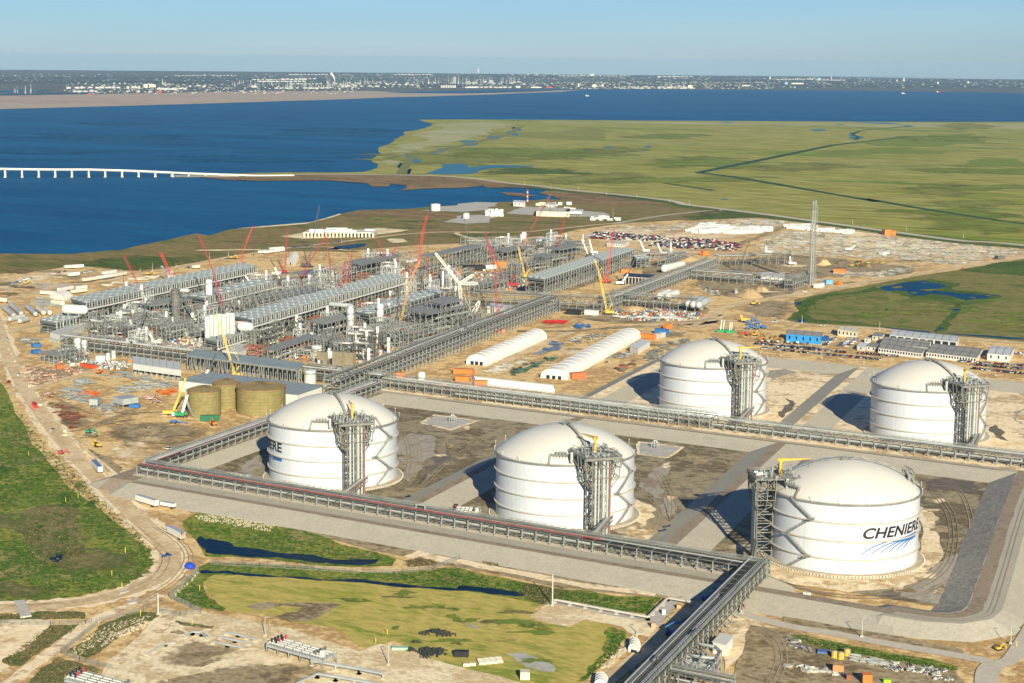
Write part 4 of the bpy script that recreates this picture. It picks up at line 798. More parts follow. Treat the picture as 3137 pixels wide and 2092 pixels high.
mb = MB(); strip(mb,c5,K2,[((1715,935),(1712,985)),((1690,950),(1680,1015)),((1640,975),(1635,1028)),((1560,1005),(1550,1040)),((1500,1025),(1490,1040))],r5)
mb.build('blue_wedge',LBLUE,e5)
for (x,y),(mx_,my_),(ex,ey) in (((1530,1020),(1290,1065),(1170,1172)),((1555,1025),(1370,1080),(1268,1167)),((1580,1025),(1450,1075),(1357,1159)),((1605,1025),(1510,1075),(1445,1145)),((1630,1025),(1565,1075),(1520,1130)),((1655,1020),(1620,1060),(1590,1107))):
 mb = MB(); P = []
 for i in range(7):
  u = i/6; X = (1-u)**2*x+2*u*(1-u)*mx_+u*u*ex; Y = (1-u)**2*y+2*u*(1-u)*my_+u*u*ey; w = 5.5-u*1.5; P.append(((X,Y-w),(X+w*.6,Y+w)))
 strip(mb,c5,K2,P,r5); mb.build('blue_ray',LBLUE,e5)
c1,e1 = TANKS[1][:2],TANKS[1][2]
b1,zb1 = cylhit(c1,*K1(345,940)); b0,_ = cylhit(c1,*K1(186,870)); _,zt1 = cylhit(c1,*K1(338,855)); ERE = 'ERE'
wrap_text('CHENIERE',6.,b1-1.2,b1,zb1,c1,e1,TR)
mb = MB(); strip(mb,c1,K1,[((185,932),(190,1003)),((240,955),(243,1018)),((300,982),(300,1036)),((350,993),(343,1048))],TR+.02); mb.build('blue_field',LBLUE,e1)
mb = MB(); strip(mb,c1,K1,[((180,960),(182,968)),((215,968),(216,978)),((232,988),(230,992))],TR+.1); strip(mb,c1,K1,[((180,985),(185,1003)),((205,992),(205,1008)),((240,998),(240,1004))],TR+.1); mb.build('white_swoosh',LWHITE,e1)
# ================================================================== PIPE RACKS
def rack(label,a,b,w,h,z0,bay=8.,lv=(0.55,1.0),pipes=6,legs='splay',red=False,roof=None,group=None,seed=1,truss=False,stuff=False,ends=0.,big=True,tray=False):
 """raised rack of bents carrying pipes between ground points a and b"""
 rnd = random.Random(seed); a = V((a[0],a[1],0)); b = V((b[0],b[1],0)); d = b-a; L = d.length; d.normalize(); s = V((-d.y,d.x,0))
 e = thing('pipe_rack',(a.x,a.y,z0),label,'pipe rack',group)
 def P(x,y,z): return a+d*x+s*y+V((0,0,z0+z))
 n = max(2,int(L/bay)); st = L/n; t = .5
 proto = None
 for i in range(n+1):
  if proto is None:
   mb = MB()
   for y in (-w/2,w/2):
    mb.beam(V((0,0,0))+s*y,s*y+V((0,0,h)),t)
    if legs == 'splay' and y*1 < 0 or legs == 'both':
     pass
   for q in lv: mb.beam(s*-w/2+V((0,0,h*q)),s*w/2+V((0,0,h*q)),t)
   if legs: mb.beam(s*(-w/2)+V((0,0,0)),V((0,0,h*lv[0])),t*.7); mb.beam(s*(w/2),V((0,0,h*lv[0])),t*.7); mb.beam(s*(-w/2)+d*(-st*.45),s*(-w/2)+V((0,0,h*lv[0]*.8)),t*.7) if st > 6 else 0
   mb.box(s*(-w/2)-V((0,0,.1)),1.8,1.8,.5); mb.box(s*(w/2)-V((0,0,.1)),1.8,1.8,.5)
   if stuff:
    proto = mb; big_mb = MB()
   else:
    proto = mb.build('bent',[STEEL],e,None); proto.data.transform(Matrix.Translation(e.location)); proto.location = P(0,0,0)-V(e.location)
  if stuff:
   k = len(big_mb.v); o = P(i*st,0,0); big_mb.v += [(v[0]+o.x,v[1]+o.y,v[2]+o.z) for v in proto.v]; big_mb.f += [tuple(q+k for q in f) for f in proto.f]; big_mb.mi += proto.mi
  elif i:
   c = proto.copy(); COL.objects.link(c); c.parent = e; c.location = P(i*st,0,0)-V(e.location)
 if stuff: big_mb.build('bents',STEEL,e)
 mb = MB()
 for q in lv:
  for y in (-w/2,w/2): mb.beam(P(0,y,h*q),P(L,y,h*q),.45)
 for i in range(n):
  if truss or i % 4 == 1:
   for y in (-w/2,w/2):
    mb.beam(P(i*st,y,h*lv[0]),P((i+1)*st,y,h*lv[-1]),.3)
    if truss: mb.beam(P((i+.5)*st,y,h*lv[0]),P((i+.5)*st,y,h*lv[-1]),.25)
  for q in lv:
   if i % 2: mb.beam(P((i+.5)*st,-w/2,h*q),P((i+.5)*st,w/2,h*q),.3)
 mb.build('stringers',STEEL_D,e)
 cnt = 0
 for li,q in enumerate(lv):
  ny = pipes
  for j in range(ny):
   y = -w/2+w*(j+.7)/(ny+.4); r = rnd.choice([.18,.25,.35,.5,.65]) if big else rnd.choice([.15,.25,.35])
   r = min(r,w/ny*.42)
   m = REDPIPE if red and j == 1 and li == len(lv)-1 else rnd.choice([PIPE,PIPE,STEEL_L,PIPE_D,STEEL_D,PIPE_D])
   mb = MB(); x0 = 0 if rnd.random() < .7 else rnd.uniform(0,L*.3); x1 = L if rnd.random() < .7 else rnd.uniform(L*.6,L)
   if L < 30: x0,x1 = 0,L
   z = h*q+r+.3
   if rnd.random() < .3 and x1-x0 > 60: # expansion loop
    xm = (x0+x1)/2; mb.cyl(P(x0,y,z),P(xm-3,y,z),r,6); mb.cyl(P(xm-3,y,z),P(xm-3,y,z+2.2),r,6); mb.cyl(P(xm-3,y,z+2.2),P(xm+3,y,z+2.2),r,6); mb.cyl(P(xm+3,y,z+2.2),P(xm+3,y,z),r,6); mb.cyl(P(xm+3,y,z),P(x1,y,z),r,6)
   else: mb.cyl(P(x0,y,z),P(x1,y,z),r,6)
   mb.build('pipe',m,e,smooth=True); cnt += 1
 mb = MB(); y = w/2-.8; mb.beam(P(0,y,h+1.5),P(L,y,h+1.5),1.7,.25); railing(mb,[P(0,y-.8,h+1.6),P(L,y-.8,h+1.6)],1.2,st/2,.16); railing(mb,[P(0,y+.8,h+1.6),P(L,y+.8,h+1.6)],1.2,st/2,.16)
 for i in range(n+1): mb.beam(P(i*st,y,h),P(i*st,y,h+1.5),.25)
 mb.build('walkway',STEEL,e)
 if tray or red: mb = MB(); mb.slab(P(0,-w/2,0),d*L,s*w*(1 if tray else .6),z0+h+.05,z0+h+.2); mb.build('tray_deck',mat('black_grating',(.035,.035,.033),.8,0,.3,2),e)
 if roof:
  mb = MB(); mb.slab(P(0,-w/2-.5,0),d*L,s*(w+1),z0+h+2.6,z0+h+2.9); mb.build('roof_deck',roof,e)
 return e
U0,U1 = V((-266,-71,0)),V((152,-73,0))
rack('long front pipe rack with red cable tray running before the front row of tanks',V((-259,-73,0)),V((156,-74,0)),9.5,6.6,4.6,8.5,(.5,1.0),5,'splay',red=True,seed=3)
rack('pipe rack from the left corner up beside the muddy clearing',V((-258,-68,0)),V((-300,236,0)),9,6.6,4.6,8.5,(.5,1.0),5,'splay',red=True,seed=4)
rack('long middle pipe rack crossing behind the front row of tanks',V((-300,250,0)),V((-20,251,0)),13,8.5,4.6,8,(.33,.66,1.0),6,None,seed=5,truss=True)
rack('pipe rack with fat white pipes on the dike before the two rear tanks',V((-18,250,0)),V((420,252,0)),11,7.0,4.6,9,(.5,1.0),5,'splay',seed=6)
rack('bottom right pipe rack running from the tank with blue rays towards the viewer',V((149.5,-64,0)),V((191,-330,0)),10.5,11.5,.5,8,(.45,.75,1.0),9,None,seed=7,truss=True,tray=True)
# dark gantry shadowed bridge rack section nearest the junction
rk = g('E',830,1530,10); rk2 = g('F',760,905,16)
rack('tall pipe rack climbing from the middle rack to the far process trains',(rk.x,rk.y),(rk2.x,rk2.y),15,15,.4,8.5,(.35,.62,1.0),6,'splay',seed=8)
a_,b_ = g('F',120,870,16),g('F',1175,925,16)
rack('cross rack in front of the fan-topped block farthest right',(a_.x,a_.y),(b_.x,b_.y),14,15,.4,9,(.3,.6,1.0),4,None,seed=9,truss=True)
a_,b_ = g('F',1175,930,14),g('F',2050,605,14)
rack('rack running away to the right past the row of concrete bays',(a_.x,a_.y),(b_.x,b_.y),14,13.5,.4,10,(.4,.7,1.0),4,None,seed=10)
a_,b_ = g('F',1200,890,13),g('F',1920,935,13)
rack('low rack with three white drums at its right end',(a_.x,a_.y),(b_.x,b_.y),12,13,.4,9,(.5,1.0),4,None,seed=11,truss=True)
a_,b_ = g('G',-20,515,11),g('G',780,575,11)
rack('low bare rack leading to the two tall stacks',(a_.x,a_.y),(b_.x,b_.y),12,11,.4,10,(.5,1.0),3,None,seed=12,truss=True)
a_,b_ = g('G',720,600,9),g('G',880,548,9)
rack('short bare rack at the foot of the two tall stacks',(a_.x,a_.y),(b_.x,b_.y),10,11,.4,8,(.5,1.0),3,None,seed=13,truss=True)
a_,b_ = g('G',215,420,12),g('G',725,408,12)
rack('bare steel frame row standing behind the two-stack rack',(a_.x,a_.y),(b_.x,b_.y),18,12,.4,11,(.5,1.0),2,None,seed=14,truss=True)
a_,b_ = g('D',520,1115,13),g('D',1660,1250,13)
rack('long grey rack in front of the left process train',(a_.x,a_.y),(b_.x,b_.y),12,12.5,.4,8,(.35,.65,1.0),5,'splay',seed=15,truss=True)
a_,b_ = g('E',600,1370,11),g('E',1240,1440,11)
rack('congested rack between the roofed pump hall and the tall climbing rack',(a_.x,a_.y),(b_.x,b_.y),14,11,.4,8,(.3,.6,1.0),6,None,seed=16,truss=True)
a_,b_ = g('F',1640,620,10),g('F',1830,560,10)
rack('short far rack beside the white vessel on the mud',(a_.x,a_.y),(b_.x,b_.y),10,10,.4,9,(.5,1.0),3,None,seed=17)
# ================================================================== PROCESS STRUCTURES
def frame_mb(mb,o,vx,vy,H,nx,ny,nz,t=.5,brace=.35,rnd=random,skip=0.,z0=.4):
 o = V((o[0],o[1],0))
 def P(i,j,z): return o+vx*(i/nx)+vy*(j/ny)+V((0,0,z0+z))
 zs = [H*k/nz for k in range(nz+1)]
 for i in range(nx+1):
  for j in range(ny+1): mb.beam(P(i,j,0),P(i,j,H),t)
 for z in zs[1:]:
  for j in range(ny+1): mb.beam(P(0,j,z),P(nx,j,z),t*.8)
  for i in range(nx+1):
   if rnd.random() >= skip: mb.beam(P(i,0,z),P(i,ny,z),t*.8)
 for k in range(nz):
  for j in (0,ny):
   for i in range(nx):
    if rnd.random() < brace:
     if rnd.random() < .5: mb.beam(P(i,j,zs[k]),P(i+.5,j,zs[k+1]),t*.6); mb.beam(P(i+1,j,zs[k]),P(i+.5,j,zs[k+1]),t*.6)
     else: mb.beam(P(i,j,zs[k]),P(i+1,j,zs[k+1]),t*.6)
  for i in (0,nx):
   for j in range(ny):
    mb.beam(P(i,j,zs[k]),P(i,j+1,zs[k+1]) if (k+j) % 2 else P(i,j+.5,zs[k+1]),t*.6)
 return P,zs
def pipes_in(e,P,zs,nx,ny,k,rnd,zmax=None,lo=0):
 for q in range(min(60,int(k*1.8))):
  mb = MB(); z = rnd.choice(zs[lo:] if lo else zs)+rnd.uniform(.4,1.6); r = rnd.choice([.3,.4,.55,.7]); m = rnd.choice([PIPE,PIPE,STEEL_L,STEEL_L,WHITE,PIPE_D,PIPE_D,REDPIPE if rnd.random() < .35 else PIPE,RUST if rnd.random() < .4 else PIPE])
  x0 = rnd.uniform(0,nx*.5); x1 = min(nx,x0+rnd.uniform(nx*.2,nx*.7)); y = rnd.uniform(0,ny)
  pts = [P(x0,y,z),P(x1,y,z)]
  if rnd.random() < .6: pts.append(P(x1,y,max(.5,z-rnd.uniform(2,7))))
  if rnd.random() < .4: pts.insert(0,P(x0,min(ny,y+rnd.uniform(-1,1)*ny*.4) if ny else y,z))
  mb.tube(pts,r,6); mb.build('pipe',m,e,smooth=True)
def cooler(label,k,c0,c1,cf,H,top=3,nlen=None,z=None,walk=True,fans=True,open_z=.62,pipes=10,seed=1,nw=3):
 """long steel block topped by rows of fans; c0,c1 near corners of the roof (left,right), cf far left corner (picture points of crop k)"""
 rnd = random.Random(seed); A,B,Fp = g(k,*c0,z=H),g(k,*c1,z=H),g(k,*cf,z=H); o = V((A.x,A.y,0)); vy = V((B.x-A.x,B.y-A.y,0)); vx = V((Fp.x-A.x,Fp.y-A.y,0))
 L,Wd = vx.length,vy.length; e = thing('cooler_block',(o.x,o.y,.4),label,'cooling block')
 nx = nlen or max(3,int(L/9)); zb = H-6.; mb = MB(); P,zs = frame_mb(mb,o,vx,vy,zb,nx,2,3,.55,.55,rnd); mb.build('frame',STEEL,e)
 ux,uy = vx.normalized(),vy.normalized()
 mb = MB(); mb.slab(o-ux*1-uy*1.5,vx+ux*2,vy+uy*3,zb+.4,zb+.8); mb.build('lower_deck',GRATE,e)
 mb = MB()
 for i in range(nx+1):
  for j in (0,1): p = P(i,2*j,zb); mb.beam(p,p+V((0,0,5.4)),.4)
 mb.build('fan_bay_posts',STEEL_L,e)
 mb = MB(); mb.slab(o+uy*.6,vx,vy-uy*1.2,H-3.6,H-1.2); mb.build('tube_bundle',mat('tube_bundle',(.1,.11,.11),.7,0,.2,2),e)
 mb = MB(); mb.slab(o-ux*.6-uy*.6,vx+ux*1.2,vy+uy*1.2,H-1.15,H-.6); mb.build('fan_deck',BLUEG,e)
 if fans:
  nf = min(100//nw,max(3,int(L/(Wd/nw*1.02)))); R_ = min(Wd/nw*.46,L/nf*.46); pr = None
  for i in range(nf):
   for j in range(nw):
    p = o+vx*((i+.5)/nf)+vy*((j+.5)/nw)+V((0,0,H-.58))
    if pr is None:
     mb = MB(); mb.lathe(p,[(R_,0),(R_*1.02,1.15),(R_*.96,1.2),(R_*.94,.9),(R_*.3,1.35),(.05,1.5)],14); pr = mb.build('fan_cowl',mat('fan_cowl',(.29,.315,.305),.5,.15,.15,6),e,smooth=True); p0 = p.copy(); base = pr.location.copy()
     pr.data.transform(Matrix.Translation(V(e.location)-p0)); pr.location = p0-V(e.location)
    else: c = pr.copy(); COL.objects.link(c); c.parent = e; c.location = p-V(e.location)
 if walk:
  mb = MB(); q = vy+uy*1.3
  for i in range(nx*2+1):
   p = o+vx*(i/(nx*2))+q; mb.beam(p+V((0,0,H-7)),p+V((0,0,H+.4)),.5)
  mb.beam(o+q+V((0,0,H+.3)),o+vx+q+V((0,0,H+.3)),.6); mb.build('header_posts',STEEL_L,e)
  mb = MB(); mb.cyl(o+q+uy*.8+V((0,0,H-7.2)),o+vx+q+uy*.8+V((0,0,H-7.2)),.75,8); mb.build('header_pipe',WHITE,e,smooth=True)
 pipes_in(e,lambda i,j,z: P(i,j,z),zs[:-1],nx,2,pipes,rnd)
 return e
cooler('longest fan-topped cooling block at the far left of the works','D',(565,815),(690,850),(1930,535),24,pipes=14,seed=1)
cooler('fan-topped cooling block behind the row of white silos','E',(30,950),(190,985),(1270,620),24,pipes=14,seed=2)
cooler('pale fan-topped cooling block farthest right, before the packed car park','F',(555,745),(700,765),(1290,515),22,walk=False,pipes=6,seed=3)
cooler('shorter cooling block behind the white capped column','D',(1490,790),(1640,812),(2060,660),22,walk=True,pipes=8,seed=4,nw=2)
cooler('small fan-topped cooling block at the left edge beside the white hall','D',(315,985),(450,1010),(520,935),14,pipes=5,seed=5)
cooler('half-finished fan block behind the orange lattice crane','E',(1000,915),(1130,940),(1600,740),23,walk=False,pipes=10,seed=6,nw=2)
cooler('small fan block at the far end of the pale cooling block','F',(1400,575),(1440,605),(1500,565),14,walk=False,pipes=2,seed=7,nw=2)
CO = cooler('low fan platform with seven upright silos on it','D',(1640,1135),(1740,1160),(1860,1070),12,walk=True,pipes=4,seed=8,fans=False)
def steel(label,k,c0,c1,cf,H,nx,ny,nz,roof=None,pipes=8,seed=1,skip=0.,decks=(1,),name='process_structure',cat='steel structure',roofh=0.,t=.5,group=None):
 rnd = random.Random(seed); A,B,Fp = g(k,*c0,z=H),g(k,*c1,z=H),g(k,*cf,z=H); o = V((A.x,A.y,0)); vy = V((B.x-A.x,B.y-A.y,0)); vx = V((Fp.x-A.x,Fp.y-A.y,0))
 e = thing(name,(o.x,o.y,.4),label,cat,group); mb = MB(); P,zs = frame_mb(mb,o,vx,vy,H,nx,ny,nz,t,.5,rnd,skip); mb.build('frame',STEEL,e)
 for q in decks:
  mb = MB(); f = rnd.uniform(.5,1.); mb.slab(o+vx*(1-f)*rnd.random(),vx*f,vy,H*q/nz+.9,H*q/nz+1.1); mb.build('deck',GRATE,e)
 if roof:
  mb = MB(); ux,uy = vx.normalized(),vy.normalized(); mb.slab(o-ux-uy,vx+ux*2,vy+uy*2,H+1,H+1.5)
  n = max(4,int(vx.length/3))
  for i in range(n): mb.beam(o+vx*(i/n)+V((0,0,H+1.6)),o+vx*(i/n)+vy+V((0,0,H+1.6)),.3,.5)
  mb.build('roof',roof,e)
 pipes_in(e,P,zs[:-1],nx,ny,pipes,rnd); return e
steel('bare frame with half-laid roof deck behind the second cooling block','E',(50,790),(230,830),(700,650),24,14,3,3,pipes=6,seed=21,decks=(1,2),skip=.2)
steel('long bare frame row behind the four dark red cranes','E',(710,580),(820,612),(1400,435),20,18,2,2,pipes=5,seed=22,decks=(2,),skip=.3)
steel('tall bare frame row to the right of the tallest red crane','E',(1480,492),(1580,505),(2060,365),24,20,2,3,pipes=5,seed=23,decks=(3,),skip=.3)
steel('six-storey open stair frame beside the crawler crane with the red body','F',(395,640),(480,650),(440,615),26,3,2,6,pipes=3,seed=24,decks=(1,3,5))
steel('wide open frame under the white mast crane','E',(1400,915),(1580,960),(1840,830),22,9,4,4,pipes=16,seed=25,decks=(2,3,4),roof=None)
steel('tall dark platform frame right of the orange crane','E',(1590,855),(1700,880),(1830,795),28,6,3,4,pipes=8,seed=26,decks=(2,3,4))
steel('grey slatted roof structure left of the scaffolded tower','D',(1090,865),(1200,890),(1420,815),20,9,3,3,roof=GRATE,pipes=12,seed=27,decks=(2,))
steel('grey slatted roof structure beside the grey steel column','E',(640,1010),(760,1035),(930,940),20,9,3,3,roof=GRATE,pipes=12,seed=28,decks=(2,))
steel('grey roofed shed frame behind the pale cooling block','F',(700,525),(820,545),(900,485),20,6,3,3,roof=GRATE,pipes=5,seed=29,decks=(2,))
steel('open frame in front of the grey slatted roof on the left','D',(780,1020),(900,1045),(1100,960),16,10,2,3,pipes=14,seed=30,decks=(2,))
steel('open pipework frame behind the white tank of the left train','D',(1180,1010),(1330,1050),(1400,965),15,8,4,4,pipes=18,seed=31,decks=(1,3))
steel('open pipework frame in front of the silver stack','E',(1010,1050),(1200,1080),(1350,1000),16,9,3,3,pipes=16,seed=32,decks=(1,))
steel('open pipework frame behind the white tank of the middle train','E',(680,1130),(900,1180),(760,1080),15,4,8,4,pipes=18,seed=33,decks=(2,))
steel('long low frame beside the brown crate stacks','E',(270,1230),(360,1250),(640,1110),12,12,2,2,pipes=14,seed=34,decks=(2,))
steel('roofed pump hall frame on open legs before the white warehouse','E',(-260,1240),(-330,1290),(600,1350),13,24,3,1,roof=BLUEG,pipes=10,seed=35,decks=(),name='pump_hall',cat='pump hall')
steel('bare frame left of the scaffolded tower','D',(900,905),(980,930),(1090,880),14,6,2,3,pipes=8,seed=36,decks=(2,))
steel('open frame between the white capped column and the red luffing crane','D',(1440,890),(1560,920),(1650,850),18,7,3,3,pipes=14,seed=37,decks=(2,))
steel('open pipework frame right of the white capped column','D',(1740,850),(1880,880),(2000,810),17,7,3,3,pipes=14,seed=38,decks=(2,))
steel('low frame behind the pale cooling block near the brown lattice crane','F',(150,560),(260,580),(500,500),14,10,2,2,pipes=6,seed=39,decks=(2,),skip=.2)
steel('bare frame ahead of the tallest red lattice crane','F',(560,590),(680,610),(760,550),16,7,3,3,pipes=9,seed=40,decks=(2,3))
steel('long low far frame beside the two white silos','F',(30,440),(100,460),(480,430),10,12,2,2,pipes=4,seed=41,decks=(),skip=.3)
steel('far frame along the back of the works right of the white silos','F',(580,470),(640,485),(1000,470),12,14,2,2,pipes=4,seed=42,decks=(2,),skip=.2)
steel('low far frame by the grey cone stack','F',(1420,555),(1480,570),(1700,545),9,8,2,2,pipes=3,seed=43,decks=(),skip=.2)
steel('small unroofed rack frame by the two white vessels at the left','D',(320,1262),(430,1290),(450,1240),7,4,3,2,roof=GRATE,pipes=3,seed=44,decks=())
steel('open frame behind the two tall white vessels','D',(450,1215),(560,1260),(600,1190),11,4,3,3,pipes=8,seed=45,decks=(1,))
steel('frame wall in front of the climbing rack and its grey knock-out drum','E',(1240,1090),(1400,1110),(1560,1020),14,8,2,3,pipes=12,seed=46,decks=(2,))
steel('open frame under the red luffing crane in the left train','D',(1400,1010),(1560,1060),(1700,960),12,7,3,3,pipes=14,seed=47,decks=(1,))
steel('bare tall frame beneath the dark boomed crane','E',(350,640),(480,665),(720,585),18,9,3,3,pipes=8,seed=48,decks=(2,3),skip=.2)
steel('roofless frame beyond the yellow far crane','F',(500,620),(560,640),(700,590),14,6,2,3,pipes=7,seed=49,decks=(2,))
steel('pipework frame between the climbing rack and the white mast crane','E',(1700,960),(1840,985),(1960,880),16,7,3,3,pipes=12,seed=50,decks=(2,))
steel('pipework frame right of the white mast crane','F',(60,800),(180,820),(290,740),14,7,3,3,pipes=10,seed=51,decks=(2,))
steel('second stair frame by the black tanks','F',(300,720),(370,735),(390,690),16,3,2,4,pipes=3,seed=52,decks=(1,3))
# ---- vessels, columns, silos
def column(name,label,k,base,topy,r,m=WHITE,cap=None,n=16,cat='column',plats=2,group=None,cone=None):
 b = g(k,*base,z=.4); h = over(b,k,base[0],topy).z-.4; e = thing(name,b,label,cat,group)
 mb = MB(); q = V(b)
 if cone: mb.lathe(q,[(r*cone,0),(r*cone,h*.28),(r,h*.42),(r,h)],n)
 elif r > 4.25: mb.lathe(q,[(r,0),(r,h-r*.15),(.02,h)],n)
 else: mb.lathe(q,[(r,0),(r,h-r*.5),(r*.75,h-r*.15),(.02,h)],n)
 mb.build('body',m,e,smooth=True)
 if plats:
  mb = MB()
  for i in range(plats):
   z = h*(i+1)/(plats+.4); mb.lathe(q,[(r,z),(r+1.1,z),(r+1.1,z+.2)],n); mb.lathe(q,[(r+1.1,z+1.1),(r+1.2,z+1.1),(r+1.2,z+.95)],n)
  mb.beam(q+V((r+.3,0,0)),q+V((r+.3,0,h*.9)),.3); mb.build('platform',STEEL,e)
 return e,b,h
column('column','scaffolded tall tower in the left train wrapped in rust-coloured staging','D',(1410,1060),735,4.2,STEEL_D,plats=10)
column('column','tall white capped column in the left train','D',(1678,960),665,3.6,WHITE,plats=3)
column('column','tall grey steel column in the middle train below the white pipe boom','E',(978,1150),870,3.6,STEEL_L,plats=5)
column('column','tall white capped column in the middle train','E',(1215,1110),860,3.4,WHITE,plats=2)
column('column','slender silver stack in front of the bare frame row','E',(1715,770),595,2.5,mat('bright_metal',(.5,.5,.5),.25,.7,.05,5),plats=0)
column('column','white steel column at the far end of the longest cooling block','D',(1950,700),560,3,STEEL_L,plats=3)
column('vessel','taller of the two slim white vessels at the left works edge','D',(625,1300),1135,2.9,WHITE,plats=1,cat='vessel')
column('vessel','shorter of the two slim white vessels at the left works edge','D',(678,1300),1150,2.3,WHITE,plats=1,cat='vessel')
column('vessel','squat white tank with a spiral stair at the left works edge','D',(805,1335),1272,4.6,WHITE,plats=0,cat='tank')
column('vessel','small white tank just right of the squat tank with the spiral stair','D',(866,1315),1255,2.1,WHITE,plats=1,cat='tank')
column('vessel','small twin-stacked white tank nearest the long grey rack','D',(910,1300),1238,2.1,WHITE,plats=1,cat='tank')
column('vessel','white storage drum standing in the middle of the left train','D',(1118,1130),1035,4.4,WHITE,plats=1,cat='tank')
column('vessel','smaller white drum right of the large one in the left train','D',(1220,1135),1085,2.2,WHITE,plats=0,cat='tank')
column('vessel','white storage drum standing in the middle train','E',(706,1290),1190,4.8,WHITE,plats=1,cat='tank')
column('vessel','smaller white drum beside the brown crate stacks','E',(825,1300),1240,2.3,WHITE,plats=0,cat='tank')
column('vessel','grey knock-out drum under two bent white pipes near the roofed pump hall','E',(655,1505),1385,5,mat('grey_green_vessel',(.47,.5,.47),.5,.1,.06,5),plats=1,cat='vessel')
column('column','slim white post vessel left of the climbing rack','E',(1122,1330),1215,1.5,WHITE,plats=0)
column('column','slim white post column with a valve on top near the climbing rack','E',(1281,1265),1130,1.5,WHITE,plats=1)
column('column','tapering grey flare cone in the middle train','E',(1020,1250),1100,1.1,STEEL_L,plats=0,cone=2.6)
column('column','tapering grey flare cone in the left train','D',(1385,1130),970,1.2,STEEL_L,plats=0,cone=2.8)
column('column','tapering grey cone stack beside the packed car park','F',(1710,560),470,1.5,STEEL_L,plats=0,cone=2.2)
column('column','tapering grey cone stack near the far white silos','F',(1008,480),410,1.4,STEEL_L,plats=0,cone=2.2)
column('silo','left of the two far white silos','F',(517,460),405,3,WHITE,plats=0,cat='silo')
column('silo','right, taller of the two far white silos','F',(535,460),390,4,WHITE,plats=0,cat='silo')
column('vessel','lone white upright tank beside the middle pipe rack and orange containers','E',(1546,1475),1405,3.2,WHITE,plats=0,cat='tank')
column('vessel','thin white upright vessel right of the tall scaffold tower','D',(1760,1010),930,1.4,WHITE,plats=0)
for i in range(7):
 x = 1662+i*33; y = 1120-i*5-(8 if i % 2 else 0); b = g('D',x,y,12.5); h = 17.; e = thing('silo',b,ordn(i)+' white silo from the left in the row of seven on the fan platform','silo','row of seven silos')
 mb = MB(); mb.lathe(b,[(2.0,-4),(2.7,0),(2.7,h),(2.3,h+.8),(.02,h+1)],16); mb.build('body',mat('pale_grey_silo',(.48,.49,.45),.5,.05,.06,5),e,smooth=True)
def drum(label,k,p0,p1,r,z,m=WHITE,saddle=STEEL,name='pressure_vessel',cat='vessel',group=None):
 a,b = g(k,*p0,z=z),g(k,*p1,z=z); a.z = b.z = z; d = (b-a).normalized(); e = thing(name,(a.x,a.y,z-r),label,cat,group); mb = MB()
 mb.cyl(a,b,r,16,caps=False)
 for s,p in ((-1,a),(1,b)): mb.ball(p,(r*.98,r*.98,r*.98),14,8)
 mb.build('body',m,e,smooth=True); mb = MB()
 for u in (.2,.8): q = a.lerp(b,u); mb.box((q.x,q.y,z-r*1.5),1,r*1.6,r*1.1,math.atan2(d.y,d.x))
 mb.build('saddle',saddle,e); return e
drum('large white horizontal vessel on a steel stand at the end of the longest cooling block','D',(530,905),(670,912),4.6,21)
steel('steel stand under the large white horizontal vessel','D',(600,940),(690,960),(700,930),15.5,3,2,3,pipes=3,seed=60,decks=(3,))
drum('white horizontal vessel beside the row of seven silos','D',(1935,1045),(1995,1050),4.4,17)
steel('steel stand under the white vessel by the seven silos','D',(1930,1090),(2010,1110),(2030,1075),12,3,2,3,pipes=3,seed=61,decks=(3,))
drum('pale blue horizontal vessel hung across the top of the scaffolded tower','D',(1370,750),(1500,758),2.2,32,STEEL_L)
drum('pale blue horizontal vessel across the top of the grey steel column','E',(820,865),(980,880),2.2,28,STEEL_L)
for i,(a,b) in enumerate((((30,890),(110,955)),((80,985),(185,965)),((85,870),(170,940)),((160,1000),(215,985)),((215,885),(285,945)),((300,900),(350,935)),((365,905),(400,935)),((425,850),(500,862)),((0,830),(40,835)))):
 drum(ordn(i)+' vessel lying in the laydown yard at the left edge, counted from the left','D',a,b,2.6 if i != 7 else 3,3.4,STEEL_L if i < 5 else CREAM,RUST,cat='vessel',group='vessels lying in the yard at the left edge')
for i,(a,b) in enumerate((((1620,905),(1690,875)),((1690,905),(1755,880)),((1850,965),(1905,930)),((1890,972),(1955,935)),((1935,975),(2005,940)),((1660,685),(1800,655)))):
 drum(['left white drum behind the low rack','right white drum behind the low rack','nearest of three grey drums at the right end of the low rack','middle of three grey drums at the right end of the low rack','farthest of three grey drums at the right end of the low rack','long white vessel lying on the mud beside the far rack'][i],'F',a,b,4 if i != 5 else 5,5.5 if i < 2 else (9 if i < 5 else 6),WHITE if i in (0,1,5) else STEEL_L)
for i,(k,a,b,m) in enumerate((('E',(1070,1130),(1170,1140),mat('olive_lagging',(.24,.23,.16),.7)),('E',(430,1110),(490,1105),STEEL_D),('D',(1490,1110),(1580,1090),STEEL),('E',(1130,1270),(1185,1250),STEEL))):
 drum(['olive lagged horizontal vessel below the orange crane','dark drum with one white end beside the cooling block','grey horizontal vessel lying behind the white silos','short grey vessel near the climbing rack'][i],k,a,b,3,3.6,m)
